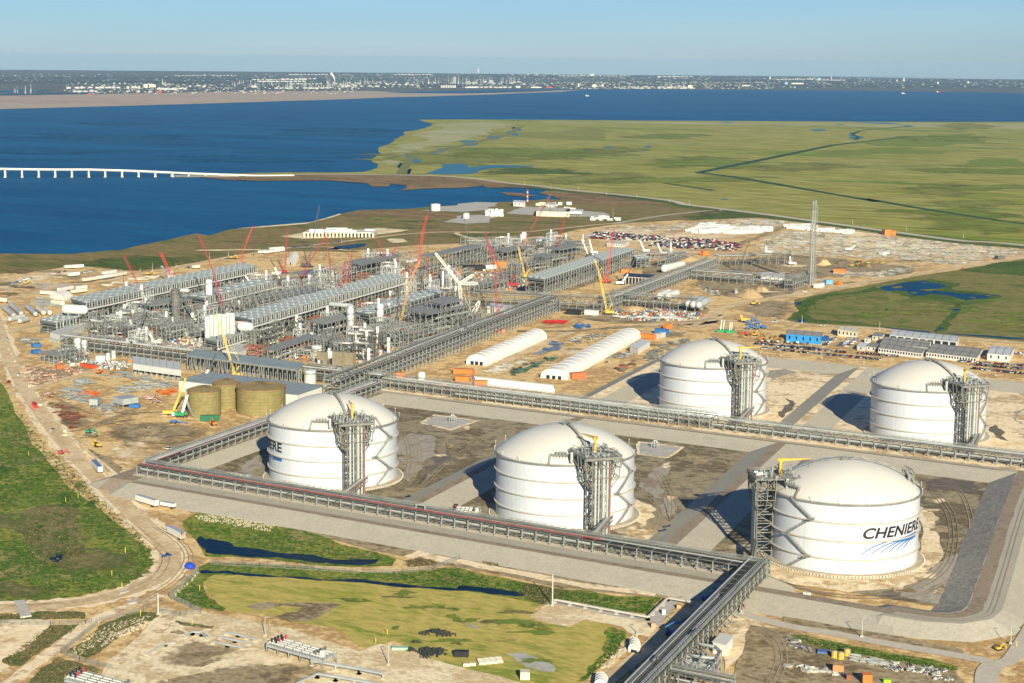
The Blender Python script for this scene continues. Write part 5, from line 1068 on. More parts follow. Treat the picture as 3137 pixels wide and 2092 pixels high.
# twin flare stacks
for i,(bx,tx) in enumerate(((868,893),(884,912))):
 b = g('G',bx,615,.4); t = over(b,'G',tx,55 if i == 0 else 48); t = V((b.x+(t.x-b.x)*.15,b.y+(t.y-b.y)*.15,t.z)); e = thing('flare_stack',b,['left of the two very tall slim stacks at the right of the works','right, slightly taller of the two very tall slim stacks'][i],'flare stack')
 mb = MB(); mb.cyl(b,t,.85,12,.7); mb.cyl(t,t+V((0,0,3)),1.2,12); mb.build('pipe',STEEL,e,smooth=True)
 mb = MB(); o = V((-2.6 if i == 0 else 2.6,0,0))
 for q in (V((0,2.4,0)),V((0,-2.4,0)),o):
  mb.beam(b+q,t+q-V((0,0,4)),.32)
 for j in range(26):
  p = b.lerp(t,j/26); qn = [p+V((0,2.4,0)),p+V((0,-2.4,0)),p+o]
  for a_ in range(3): mb.beam(qn[a_],qn[(a_+1) % 3],.28); mb.beam(qn[a_],qn[(a_+1) % 3]+(t-b)/26,.25)
 mb.build('lattice',STEEL,e)
 mb = MB(); mb.lathe(t-V((0,0,6)),[(1.2,0),(3,0),(3,.3)],12); mb.lathe(t-V((0,0,4.8)),[(3,0),(3.1,0),(3.1,.2)],12); mb.build('top_platform',mat('green_grey',(.16,.3,.22),.6),e)
# ================================================================== GREEN RUSTING TANKS
def plate_paint():
 m = mat('olive_plates',(.205,.185,.07),.75,0,.2,3,dirt=(.24,.16,.07),dsc=.35); t = m.node_tree; b = t.nodes['Principled BSDF']; tc = t.nodes['Texture Coordinate']
 sp = nd(t,'ShaderNodeSeparateXYZ'); t.links.new(tc.outputs['Object'],sp.inputs[0]); at = nd(t,'ShaderNodeMath',operation='ARCTAN2'); t.links.new(sp.outputs[1],at.inputs[0]); t.links.new(sp.outputs[0],at.inputs[1])
 cb = nd(t,'ShaderNodeCombineXYZ'); mu = nd(t,'ShaderNodeMath',operation='MULTIPLY'); mu.inputs[1].default_value = 14; t.links.new(at.outputs[0],mu.inputs[0]); t.links.new(mu.outputs[0],cb.inputs[0]); t.links.new(sp.outputs[2],cb.inputs[1])
 br = nd(t,'ShaderNodeTexBrick'); br.inputs['Scale'].default_value = 1; br.inputs['Brick Width'].default_value = 8.8; br.inputs['Row Height'].default_value = 2.45; br.inputs['Mortar Size'].default_value = .16; br.inputs['Mortar Smooth'].default_value = .3
 t.links.new(cb.outputs[0],br.inputs['Vector']); old = b.inputs['Base Color'].links[0].from_socket; t.links.new(old,br.inputs['Color1']); t.links.new(old,br.inputs['Color2']); br.inputs['Mortar'].default_value = (.20,.095,.035,1)
 t.links.new(br.outputs['Color'],b.inputs['Base Color']); return m
OLIVEP = plate_paint()
ROOFP = mat('rusty_roof',(.20,.165,.08),.75,0,.15,5,dirt=(.20,.13,.055),dsc=.2)
for lab,q,r,h,stair in (('smallest olive tank with rusty seams, nearest and leftmost of the three',(1638,408,470),12.2,19.0,True),('olive tank with rusty seams behind the other two',(1815,322,400),10.4,18.5,False),('widest olive tank with rusty seams beside the storage tank lettered ERE',(2092,345,452),18.2,18.8,False)):
 b = g('H',q[0],q[2],.4); n = V((b.x-CAM.x,b.y-CAM.y,0)).normalized(); b = b+n*r; e = thing('steel_tank',b,lab,'tank'); mb = MB(); mb.lathe(b,[(r,0),(r,h)],64); mb.build('shell',OLIVEP,e,smooth=True)
 mb = MB(); mb.lathe(b,[(r+.25,h),(r*.5,h+2.0),(.02,h+3.2)],64); mb.build('roof',ROOFP,e)
 mb = MB()
 for i in range(36): t = 2*math.pi*i/36; d = V((math.cos(t),math.sin(t),0)); mb.beam(b+d*r+V((0,0,h+.1)),b+d*r*.5+V((0,0,h+2.1)),.22); mb.beam(b+d*r*.5+V((0,0,h+2.1)),b+d*.8+V((0,0,h+3.2)),.2)
 mb.build('roof_rib',mat('brown_rib',(.15,.10,.045),.8),e)
 mb = MB(); mb.lathe(b,[(r+.1,h-.4),(r+.35,h-.3),(r+.35,h),(r,h+.02)],64); mb.build('rim',RUST,e)
 if stair:
  mb = MB(); P = []
  for i in range(10): t = math.pi*1.15+i*.13; P.append(b+V((math.cos(t)*(r+.9),math.sin(t)*(r+.9),h*(1-i/9.5))))
  walkway(mb,P,1.2,.3); mb.build('spiral_stair',STEEL,e)
# ================================================================== BUILDINGS
def ubox(name,label,k,p0,p1,p2,H,wallm,roofm,z=.4,cat='building',wins=0,over_=.4,ridge=0.,group=None,legs=0.,dark=0,doorm=None):
 """building: roof corners p0-p1 along the front (left to right), p2 = back right corner; all sighted at roof height"""
 A,B,C_ = g(k,*p0,z=H),g(k,*p1,z=H),g(k,*p2,z=H); o = V((A.x,A.y,0)); vx = V((B.x-A.x,B.y-A.y,0)); vy = V((C_.x-B.x,C_.y-B.y,0)); ux,uy = vx.normalized(),vy.normalized()
 e = thing(name,(o.x,o.y,z),label,cat,group); mb = MB(); z1 = z+legs; mb.slab(o,vx,vy,z1,H-.3); mb.build('wall',wallm,e)
 mb = MB(); ov = over_
 if ridge:
  a,b,c,d = o-ux*ov-uy*ov,o+vx+ux*ov-uy*ov,o+vx+ux*ov+vy+uy*ov,o-ux*ov+vy+uy*ov; zz = V((0,0,H-.28)); r0,r1 = (a+d)/2+V((0,0,H+ridge)),(b+c)/2+V((0,0,H+ridge))
  k0 = len(mb.v); mb.v += [tuple(q) for q in (a+zz,b+zz,c+zz,d+zz,r0,r1)]; mb.f += [(k0,k0+1,k0+5,k0+4),(k0+2,k0+3,k0+4,k0+5),(k0,k0+4,k0+3),(k0+1,k0+2,k0+5),(k0+3,k0+2,k0+1,k0)]; mb.mi += [0]*5
 else: mb.slab(o-ux*ov-uy*ov,vx+ux*2*ov,vy+uy*2*ov,H-.28,H)
 mb.build('roof',roofm,e)
 if ridge or roofm is not WHITE:
  mb = MB(); n = max(3,int(vx.length/7)); hr = ridge
  for i in range(n+1):
   a = o+vx*(i/n)
   mb.beam(a-uy*ov+V((0,0,H-.1)),a+vy*.5+V((0,0,H+hr+.08)),.22); mb.beam(a+vy*.5+V((0,0,H+hr+.08)),a+vy+uy*ov+V((0,0,H-.1)),.22)
  mb.build('roof_seam',STEEL_D,e)
 for i in range(wins):
  mb = MB(); w = vx.length/wins; p = o+ux*(w*(i+.5)); hh = (H-z1)
  if dark: mb.slab(p-ux*w*.38-uy*.06,ux*w*.76,uy*.1,z1+.2,H-1.2); mb.build('doorway',BLACK,e)
  else: mb.slab(p-ux*.7-uy*.06,ux*1.4,uy*.1,z1+hh*.35,z1+hh*.75); mb.build('window',GLASS,e)
 if legs:
  mb = MB()
  for i in range(9):
   for j in (0,1): p = o+vx*(i/8)+vy*j; mb.beam(V((p.x,p.y,z)),V((p.x,p.y,z1)),.6)
   p = o+vx*((i+.5)/9)-uy*2; mb.cyl((p.x,p.y,z),(p.x,p.y,z+2.4),1.3,8)
  mb.build('leg',STEEL,e)
 return e
GROOF = mat('grey_sheet_roof',(.25,.235,.21),.7,0,.08,10)
LGROOF = mat('light_sheet_roof',(.55,.54,.52),.5,.1,.08,10)
HALLW = mat('pale_grey_wall',(.50,.51,.48),.6,.05,.06,8)
ubox('warehouse','white warehouse with a blue-grey roof behind the olive tanks','H',(1430,168),(2380,285),(2600,210),9,WHITE,BLUEG,cat='warehouse')
ubox('equipment_hall','long white hall on legs with round coolers beneath, near the left laydown piles','D',(1062,1340),(1450,1392),(1440,1330),9,HALLW,HALLW,legs=3.4)
ubox('equipment_hall','long white hall below the small fan-topped block at the left','D',(400,1090),(480,1110),(675,1035),8,HALLW,HALLW,legs=1.)
ubox('equipment_hall','low white-roofed hall below the seven silos','D',(1780,1235),(1900,1250),(2030,1195),7,HALLW,HALLW,legs=1.)
ubox('equipment_hall','white shed behind the climbing rack below the red vertical crane','F',(240,985),(440,1010),(470,985),8,HALLW,LGROOF)
ubox('barracks','nearest left long grey-roofed barracks with a row of small windows','G',(1340,1052),(1640,1090),(1672,1058),5.5,WHITE,GROOF,wins=16,ridge=1)
ubox('barracks','second long grey-roofed barracks directly behind the nearest left one','G',(1355,1020),(1680,1052),(1700,1022),5.5,WHITE,GROOF,wins=12,ridge=1)
ubox('barracks','third barracks roof strip behind the left grey-roofed pair','G',(1370,994),(1690,1022),(1710,1004),5.5,WHITE,GROOF,wins=8,ridge=1)
ubox('barracks','nearest right long grey-roofed barracks with a row of small windows','G',(1672,1082),(2020,1122),(2050,1088),5.5,WHITE,GROOF,wins=18,ridge=1)
ubox('barracks','second long grey-roofed barracks directly behind the nearest right one','G',(1700,1052),(2040,1088),(2070,1058),5.5,WHITE,GROOF,wins=12,ridge=1)
ubox('open_shed','long pale-roofed open shed with dark bays along the back of the barracks','G',(1420,962),(1885,1010),(1902,972),7.5,WHITE,LGROOF,wins=9,dark=1,ridge=.6)
ubox('shed','grey-roofed white shed standing alone at the right edge by the parked cars','G',(2098,1090),(2255,1105),(2285,1052),7,WHITE,LGROOF,wins=3,ridge=1)
ubox('cabin','pale grey cabin left of the long open shed','G',(1298,968),(1360,975),(1385,950),5,CREAM,GROOF,wins=2,ridge=.5)
ubox('cabin','grey-roofed cabin at the left end of the barracks','G',(1258,1040),(1322,1050),(1360,1025),4.6,WHITE,GROOF,wins=2,ridge=.5)
ubox('cabin','small white cabin nearest the meadow left of the barracks','G',(1192,1040),(1245,1048),(1270,1022),4.6,WHITE,WHITE,wins=1)
ubox('cabin','tiny white cabin behind the small white cabin left of the barracks','G',(1245,992),(1275,995),(1290,985),4.2,WHITE,WHITE,wins=1)
ubox('concrete_shell','roofless pale concrete building near the blue workshop','G',(1058,925),(1190,942),(1202,918),7,CREAM,CREAM,wins=5)
ubox('workshop','bright blue workshop with a grey roof','G',(700,955),(940,975),(955,945),8,mat('bright_blue_wall',(.03,.24,.55),.6),GROOF,wins=5,ridge=1.2)
ubox('blue_container','blue drum-shaped container right of the blue workshop','G',(955,980),(985,985),(998,972),4,BLUE,BLUE,cat='container')
ubox('control_house','far white flat building with concrete wall behind the brown lattice crane','F',(635,225),(900,232),(905,200),9,CREAM,CONC,wins=0)
ubox('control_house','far white house on the coast pad beside the striped mast','F',(450,152),(545,158),(550,142),8,WHITE,WHITE,wins=3)
ubox('control_house','far square white house behind the concrete wall','F',(715,170),(780,175),(788,158),14,WHITE,CREAM,wins=3)
ubox('control_house','far long white roof on legs right of the concrete wall','F',(870,225),(1000,228),(1012,212),9,WHITE,WHITE,legs=4)
ubox('site_office','white office in the middle of the packed car park','F',(1200,480),(1330,490),(1380,466),5,WHITE,CREAM,wins=6)
ubox('site_office','white roof hall behind the far frames','F',(635,452),(790,458),(800,438),7,WHITE,WHITE,wins=4)
ubox('metal_hall','white metal hall beside the two-stack rack','G',(524,548),(680,560),(690,540),8,WHITE,LGROOF,wins=0)
ubox('concrete_bays','row of tall concrete bays behind the rack running right','F',(1325,745),(1560,760),(1590,735),10,CONC,BLACK,wins=9,dark=1,cat='concrete bays')
# far unloading pier of white concrete
a_,b_,c_ = g('E',600,290,8),g('E',1150,290,8),g('E',1180,268,8)
e = thing('concrete_trestle',(a_.x,a_.y,.4),'long low white concrete trestle on piers on the sand pad by the shore','trestle'); mb = MB(); o = V((a_.x,a_.y,0)); vx = V((b_.x-a_.x,b_.y-a_.y,0)); vy = V((c_.x-b_.x,c_.y-b_.y,0))
mb.slab(o,vx,vy,6.4,8); mb.build('deck',CREAM,e)
for i in range(20):
 mb = MB(); p = o+vx*(i/19); mb.slab(p+V((0,0,0)),vx.normalized()*2.4,vy,.5,6.4); mb.build('pier',CREAM,e)
for i in range(16): mb = MB(); p = o+vx*random.uniform(.2,.95)+vy*random.uniform(0,.8); mb.box((p.x,p.y,8),random.uniform(10,26),random.uniform(5,9),random.uniform(2,4),math.atan2(vx.y,vx.x)); mb.build('deck_unit',WHITE,e)
# fabric tunnels
def tunnel(label,k,b0,b1,f1,top,nrib=14,door=True,z0=.4,name='fabric_shelter'):
 """barrel shelter: b0-b1 = feet of the near end, f1 = far right foot; top = picture y of the near crown"""
 A,B,F1 = g(k,*b0,z=z0),g(k,*b1,z=z0),g(k,*f1,z=z0); vy = B-A; vx = F1-B; Wd = vy.length; mid = (A+B)/2; hh = over(mid,k,*px_mid(k,mid,top)).z-z0; e = thing(name,A,label,'fabric shelter'); N = 14; M_ = nrib*2
 ang = [math.pi*i/N for i in range(N+1)]; mb = MB()
 prof = [(-math.cos(t)*(.5+.0*t),(math.sin(t) ** .75)) for t in ang]; sag = lambda j: 1-(.007 if j % 2 else 0)
 for j in range(M_+1):
  o = A+vx*(j/M_)
  for u,w in prof: mb.v.append(tuple(o+vy*(.5+u*sag(j))+V((0,0,w*hh*sag(j)))))
 for j in range(M_):
  for i in range(N): q = j*(N+1)+i; mb.face((q,q+1,q+N+2,q+N+1))
 mb.face(tuple(range(N+1))); mb.face(tuple(M_*(N+1)+i for i in range(N+1))[::-1]); mb.build('skin',FABRIC,e)
 for j in range(0,M_+1,2):
  mb = MB(); P = [A+vx*(j/M_)+vy*(.5+u*1.005)+V((0,0,w*hh*1.01)) for u,w in prof]
  for p,q in zip(P,P[1:]): mb.beam(p,q,.2)
  mb.build('rib',FABRIC,e)
 if door:
  for u in (.28,.5,.72) if door == 3 else (.5,):
   mb = MB(); p = A+vy*u-vx.normalized()*.08; uy = vy.normalized(); mb.slab(p-uy*1.6,uy*3.2,vx.normalized()*.1,z0,z0+hh*.35); mb.build('doorway',BLACK,e)
 return e
def px_mid(k,p,top):
 X,Y = proj(p); a = CROP[k]; return ((X/.74976-a[0])/a[2],top)
tunnel('long white fabric shelter nearest the climbing rack','F',(75,1450),(240,1465),(720,1250),1375,13,3)
tunnel('longest white fabric shelter, pointing at the rear left storage tank','F',(670,1560),(880,1580),(1478,1240),1490,16,3)
tunnel('low white fabric shelter lying behind the middle pipe rack','I',(1812,178),(1850,205),(2480,275),135,14,0)
tunnel('small white fabric shelter at the end of the longest cooling block','D',(400,815),(520,840),(580,815),780,5,0)
tunnel('curved pale fabric shelter near the far dark crane','E',(466,545),(528,562),(562,512),492,5,1)
tunnel('small white tent with an open front beside the bottom right rack','P',(1125,1235),(1245,1265),(1255,1195),1150,3,1)
tunnel('small white tent at the bottom edge beside the rack road','P',(760,1620),(900,1640),(910,1560),1530,3,1)
ubox('white_annex','white box hall at the far end of the longest fabric shelter','F',(1385,1305),(1450,1325),(1545,1268),6,WHITE,WHITE,cat='hall')
# crowded pipework between the named frames
MODS = []
for v in range(8):
 rnd = random.Random(100+v); e = thing('pipework_module',(0,0,.4),'x','pipework'); mb = MB(); H_ = [7,11,14,9,17,12,8,20][v]; P,zs = frame_mb(mb,V((0,0,0)),V((20,0,0)),V((0,9,0)),H_,3,2,3,.55,.5,rnd); mb.build('frame',[STEEL,STEEL_L,STEEL_D,STEEL_L,STEEL,STEEL_D,RUST,STEEL_L][v],e); mb = MB(); mb.slab((1,1),V((14,0,0)),V((0,7,0)),H_*.66+.8,H_*.66+1); mb.build('deck',GRATE,e); pipes_in(e,P,zs,3,2,11,rnd)
 if v % 2: mb = MB(); mb.cyl((4,4,.4),(4,4,H_+5),1.5,10); mb.build('drum',WHITE,e,smooth=True)
 MODS.append(e)
def modules(where,grp,k,q,n,seed,s=1.):
 rnd = random.Random(seed); a0 = math.radians(100); x0,x1 = min(p[0] for p in q),max(p[0] for p in q); y0,y1 = min(p[1] for p in q),max(p[1] for p in q); L = []; t = 0
 n = int(n*1.7)
 while len(L) < n and t < 1500:
  t += 1; x,y = rnd.uniform(x0,x1),rnd.uniform(y0,y1)
  if inpoly(x,y,q):
   p = g(k,x,y,z=.4)
   if all((p-r).length > 15*s for r in L): L.append(p)
 for i,p in enumerate(sorted(L,key=lambda p: proj(p)[0])): o = copy_tree(rnd.choice(MODS),p,a0+(math.pi/2 if rnd.random() < .4 else 0),ordn(i)+' grey pipework module from the left '+where); o['group'] = grp; o.scale = (s,s,s*rnd.uniform(.8,1.3))
modules('in the left train','pipework of the left train','D',[(720,1100),(1000,1000),(1500,920),(1900,900),(2050,960),(1640,1100),(1500,1060),(1250,1180),(900,1180)],26,1)
modules('in the middle train','pipework of the middle train','E',[(200,1180),(600,1060),(900,990),(1500,980),(1750,1040),(1500,1180),(1200,1330),(900,1290),(300,1300)],26,2)
modules('between the bare frame rows','pipework beyond the middle block','E',[(330,760),(700,740),(1000,620),(1450,600),(1420,690),(1000,690),(500,860),(350,860)],18,3)
modules('right of the second cooling block','pipework behind the orange crane','E',[(900,860),(1400,730),(1700,680),(2050,700),(2000,800),(1500,880),(1000,960)],16,4)
modules('in the far train','pipework of the far train','F',[(0,640),(300,600),(520,640),(700,600),(1000,540),(900,500),(500,520),(100,560)],16,5)
modules('behind the longest cooling block','pipework left of the capped column','D',[(900,900),(1200,800),(1500,740),(1900,700),(2080,760),(1700,830),(1300,920),(1000,980)],18,6)
for e in MODS:
 for c in list(e.children): bpy.data.objects.remove(c)
 bpy.data.objects.remove(e)
# ================================================================== CRANES
DRED = mat('dark_red_lattice',(.30,.015,.025),.5,0,.15,4); BRED = mat('brown_red_lattice',(.24,.05,.035),.6,0,.15,4); CWHITE = mat('cream_lattice',(.74,.72,.62),.5,0,.05,5)
CYEL = mat('yellow_lattice',(.70,.48,.08),.5,0,.1,4); CORG = mat('orange_lattice',(.50,.27,.07),.5,0,.1,4); DARKL = mat('dark_lattice',(.05,.055,.06),.5,0,.2,4)
def lattice(mb,a,b,w,t=.3,step=None,w2=None):
 a,b = V(a),V(b); d = b-a; L = d.length; d = d.normalized(); s = d.cross(V((0,0,1)))
 if s.length < .05: s = V((CR_.x,CR_.y,0))
 s.normalize(); u = s.cross(d); step = step or w*1.15; n = max(2,int(L/step)); w2 = w2 or w
 def c(i,x,y): f = i/n; ww = (w+(w2-w)*f)*(1 if 0 < f < 1 else .45); return a+d*(L*f)+s*ww/2*x+u*ww/2*y
 Q = [(-1,-1),(1,-1),(1,1),(-1,1)]
 for x,y in Q:
  for i in (0,1,n-1): mb.beam(c(i,x,y),c(i+1 if i != 1 else n-1,x,y),t) if not (i == 1 and n < 3) else 0
 for i in range(1,n):
  for j in range(4):
   x,y = Q[j]; x2,y2 = Q[(j+1) % 4]; mb.beam(c(i,x,y),c(min(i+1,n),x2,y2),t*.7); mb.beam(c(i,x,y),c(i,x2,y2),t*.6)
def crane(label,k,base,J,m,w=2.4,t=.38,body=None,tele=False,hook=True,big=1.,mast=True,group=None):
 w *= .62; t *= .66; b = g(k,*base,z=.4); R = V((CR_.x,CR_.y,0)).normalized(); P = [over(b,k,*q) for q in J]; side = 1 if (P[0]-b).dot(R) < 0 else -1; e = thing('crane',b,label,'crane',group)
 body = body or m; foot = b+V((0,0,2.6)); Fv = V((-R.y,R.x,0)); a = math.atan2(R.y,R.x)
 for s in (-1,1):
  mb = MB()
  if tele:
   for i in range(4): q = b+Fv*s*1.4+R*(i-1.5)*2.2+V((0,0,.7)); mb.cyl(q-Fv*.35,q+Fv*.35,.7,8)
   mb.build('wheel_set',BLACK,e)
  else:
   q = b+Fv*s*3*big; mb.box(q+V((0,0,.4)),8*big,1.3*big,1.1,a); mb.cyl(q-Fv*.6+R*4*big+V((0,0,.9)),q+Fv*.6+R*4*big+V((0,0,.9)),.9,10); mb.cyl(q-Fv*.6-R*4*big+V((0,0,.9)),q+Fv*.6-R*4*big+V((0,0,.9)),.9,10); mb.build('track',BLACK,e)
 mb = MB(); mb.box(b+R*side*2.2*big+V((0,0,1.6)),8*big,3.6*big,2.4*big,a); mb.box(b-R*side*1.6*big+Fv*2.2*big+V((0,0,1.6)),2.2,1.8,2.4,a); mb.build('house',body,e)
 mb = MB(); mb.box(b+R*side*6.2*big+V((0,0,1.4)),1.8*big,4.6*big,2.6*big,a); mb.build('counterweight',body if not tele else m,e)
 if tele:
  q0 = foot
  for i,q in enumerate(P): mb = MB(); mb.beam(q0,q,1.5-.45*i,1.7-.5*i); mb.build('boom_section',[CWHITE,DARKL,DARKL][min(i,2)] if m is CWHITE else m,e); q0 = q
 else:
  mb = MB(); lattice(mb,foot,P[0],w,t); mb.build('boom',m,e)
  q0 = P[0]
  for q in P[1:]: mb = MB(); lattice(mb,q0,q,w*.75,t*.85); mb.build('jib',m,e); q0 = q
  if mast:
   top = foot+R*side*5*big+V((0,0,9*big)); mb = MB(); lattice(mb,foot,top,w*.5,t*.8); mb.build('mast',m,e)
   mb = MB(); mb.beam(top,P[0],.16); mb.beam(top,b+R*side*6*big+V((0,0,3)),.2)
   if len(P) > 1:
    st = P[0]+(P[0]-foot).normalized()*2*big+R*side*4.5*big; mb.beam(P[0],st,.3); mb.beam(st,P[-1],.12); mb.beam(st,top,.12)
   mb.build('stay',m,e)
 if hook:
  mb = MB(); h = max(4,(P[-1].z-b.z)*random.uniform(.25,.6)); mb.beam(P[-1],P[-1]-V((0,0,h)),.16); mb.box(P[-1]-V((0,0,h+1.6)),.9,.9,1.6); mb.build('hook_line',DARKL,e)
 return e
crane('leaning red lattice crane farthest left, behind the slatted roof','D',(1165,840),[(985,470)],DRED)
crane('broad bright red lattice crane over the longest cooling block','D',(1412,720),[(1282,452)],RED,3.8,.45)
crane('red luffing crane with a long left-leaning jib above the seven silos','D',(1795,990),[(1712,620),(1590,305)],DRED,2.8)
crane('red luffing crane at the far end of the longest cooling block','D',(1935,640),[(1940,455),(2027,240)],RED,2.2)
crane('short stubby red crane boom tilted left of the white capped column','D',(1500,775),[(1560,620)],RED,4,hook=False)
crane('plain upright red lattice crane beside the curved pale shelter','E',(450,622),[(475,250)],DRED,2.4)
crane('black lattice crane, tallest of those before the bay','E',(640,570),[(655,470),(730,68)],DARKL,3.2,.45,big=1.3)
crane('red luffing crane right of the black one, jib leaning right','E',(588,792),[(612,590),(780,322)],DRED,2.8)
crane('red crane with a bright knuckle and a jib leaning left before the bare frame row','E',(820,728),[(810,505),(762,250)],DRED,2.4)
crane('left of two crossed red cranes over the middle cooling block','E',(882,925),[(935,520)],DRED,2.6,hook=False)
crane('right of two crossed red cranes over the middle cooling block','E',(952,825),[(960,620),(990,450)],DRED,2.6)
crane('red crane with jib leaning left from the pair beyond the middle block','E',(1252,625),[(1240,460),(1190,340)],DRED,2.0)
crane('red crane with jib leaning right from the pair beyond the middle block','E',(1242,612),[(1310,450),(1360,390)],DRED,2.0)
crane('tallest red lattice crane in front of the long bare frame row','E',(1495,672),[(1570,225),(1597,150)],RED,4.2,.5,big=1.4)
crane('thin faint red crane right of the tallest red one','E',(1600,695),[(1585,480)],DRED,1.6,.28)
crane('orange lattice crane with a kinked jib in the middle train','E',(1350,1132),[(1470,640),(1535,515)],CORG,2.6,.4,body=ORANGE)
crane('white lattice crane with a branched mast like a Y beside the climbing rack','E',(1878,1052),[(1850,700),(1655,455)],CWHITE,4.4,.5,big=1.5)
WB = g('E',1878,1052,.4); e = thing('crane_derrick',WB+V((2,3,0)),'pair of white lattice derrick masts spreading right of the Y-shaped white crane','crane mast'); kn = over(WB,'E',1850,700)
for q in ((1995,700),(1965,628)): mb = MB(); lattice(mb,kn,over(WB,'E',*q),2.4,.4); mb.build('mast',CWHITE,e)
mb = MB(); lattice(mb,WB+V((3,2,2)),over(WB,'E',2010,840),3.4,.45); mb.build('back_mast',CWHITE,e)
crane('long brown-red lattice crane leaning right with a vertical hook line','F',(490,565),[(700,185),(752,85)],BRED,3.6,.5,big=1.5)
crane('red lattice crane with faint tip behind the pale cooling block','F',(772,645),[(862,290),(890,240)],DRED,3,.42)
crane('red crawler crane with a big red body leaning left','F',(418,832),[(370,760),(255,480)],DRED,3,.42,big=1.4)
crane('upright red crane with its jib leaning left above the cross rack','F',(320,1072),[(303,690),(222,395)],DRED,3,.42)
crane('yellow lattice crane right of the long brown-red one','F',(546,762),[(490,510)],CYEL,2.2,.38,body=YELLOW)
crane('red lattice crane standing on its own at the side of the pale cooling block','F',(1202,800),[(1248,425),(1265,352)],RED,2.8,.42)
crane('yellow lattice crane with a yellow body in front of the low rack','F',(1202,1052),[(1133,700),(1100,610)],CYEL,2.4,.4,body=YELLOW)
crane('yellow lattice crane rising in front of the roofed pump hall','E',(48,1452),[(-50,1080),(-100,940)],CYEL,2.2,.4,body=YELLOW)
crane('brown crane with an orange hook by the far low frame','F',(402,568),[(345,440)],BRED,2,.35)
crane('second dark crane leaning right beyond the brown lattice crane','F',(735,455),[(765,350),(815,290)],DARKL,1.8,.35)
crane('grey crane leaning left over the far coast pad','E',(1920,372),[(1890,175)],STEEL_D,1.8,.3)
crane('tall thin dark crane left of the bare frame row','E',(1140,580),[(1145,410)],DARKL,1.3,.3,tele=True)
for lb,k,b,J in (('white based telescopic crane pointing left beside the scaffold tower','D',(1600,1065),[(1530,940),(1430,765)]),('telescopic crane with white foot and dark boom left of the slatted roof','D',(1075,1172),[(1120,1060),(1178,830)]),('short telescopic crane leaning left by the small white drum','D',(1232,1192),[(1195,1095)]),
     ('telescopic crane with white foot and dark boom before the middle train','E',(785,1352),[(808,1220),(855,1035)]),('short white telescopic crane near the brown pipes','E',(415,1312),[(450,1240)]),('dark telescopic crane leaning over the white warehouse','D',(1612,1500),[(1670,1390),(1730,1265)]),
     ('dark boom crane leaning left of the bare frame half-laid deck','D',(1890,925),[(1820,760)]),('dark boom crane leaning left over the second cooling block','E',(415,685),[(370,570),(335,505)]),('dark telescopic crane right of the pale shelter','D',(2030,690-300+360),[(1965,640)]),
     ('telescopic crane beside the row of concrete bays','F',(1320,815),[(1368,730),(1430,600)]),('short telescopic crane near the packed car park','F',(1500,555),[(1465,455)]),('small telescopic crane left of the packed car park','F',(1640,575),[(1605,480)]),('dark telescopic crane among the frames beyond the pale block','F',(1050,590),[(1000,450)]),
     ('black telescopic crane by the small far fan block','F',(1085,570),[(1060,450)]),('small red crawler crane alone in the pale laydown yard','G',(1145,380),[(1178,345)]),('white telescopic mast on the mud before the pale yard','G',(730,480),[(727,420),(727,375)]),('white telescopic mast right of the black swinging jib','G',(562,400),[(562,345),(562,305)])):
 crane(lb,k,b,J,CWHITE,tele=True,hook=False,body=CWHITE if 'dark' not in lb else DARKL)
crane('black lattice crane bent over the bare frame row on the mud','G',(375,530),[(420,370),(448,312)],DARKL,2.6,.4)
crane('yellow telescopic crane with a grey boom beside the smallest olive tank','H',(1385,450),[(1415,340),(1487,150)],YELLOW,tele=True,hook=False)
crane('white and green telescopic crane close to the smallest olive tank','H',(1458,465),[(1500,285)],CWHITE,tele=True,hook=False,body=GREEN)
e = crane('yellow telescopic crane raised in the plant hire yard','G',(398,875),[(383,825)],YELLOW,tele=True,hook=False)
for i,(x,y) in enumerate(((243,945),(262,940),(305,950),(318,945))):
 b = g('G',x,y,.4); t = over(b,'G',x+(10 if i < 2 else 8),y-85+i*6); e = thing('pile_rig',b,ordn(i)+' white mast on a green base from the left in the hire yard','pile rig','white masts on green bases'); mb = MB(); mb.box(b,7,4,2.2,.4); mb.build('base',GREEN,e); mb = MB(); mb.beam(b+V((0,0,2)),t,.8); mb.build('mast',WHITE,e)
# ================================================================== MACHINES AND VEHICLES
def lift(label,k,base,J,m=BLUE,r=.45):
 b = g(k,*base,z=.5); P = [b+V((0,0,1.8))]+[over(b,k,*q) for q in J]; e = thing('boom_lift',b,label,'boom lift'); mb = MB(); mb.box(b+V((0,0,.8)),4.4,2.4,1.3,.5); mb.build('chassis',m,e)
 ca,sa = math.cos(.5),math.sin(.5)
 for sx in (-1.6,1.6):
  for sy in (-1.2,1.2): mb = MB(); q = b+V((sx*ca-sy*sa,sx*sa+sy*ca,.7)); mb.cyl(q-V((-sa,ca,0))*.3,q+V((-sa,ca,0))*.3,.7,10); mb.build('wheel',BLACK,e)
 for p,q in zip(P,P[1:]): mb = MB(); mb.beam(p,q,r*1.5,r*1.8); mb.build('arm',m,e)
 mb = MB(); mb.box(P[-1],2,1.2,.2,.5); railing(mb,[P[-1]+V(x) for x in ((-1,-.6,.1),(1,-.6,.1),(1,.6,.1),(-1,.6,.1),(-1,-.6,.1))],1.1,1,.12); mb.build('basket',m,e)
lift('blue boom lift with its arm raised over the bottom right rack shadow','P',(1572,1058),[(1522,972),(1600,930),(1770,908)])
lift('blue boom lift at the corner where the front rack meets the bottom right rack','O',(308,378),[(303,312),(440,272),(490,278)])
lift('blue boom lift half hidden behind the bottom right rack','P',(1955,690),[(1985,630),(2055,580)])
lift('folded blue boom lift on the muddy clearing','H',(1390,512),[(1440,500),(1495,520)])
lift('folded blue boom lift below the front rack near the left corner','H',(1832,1108),[(1870,1098),(1912,1116)])
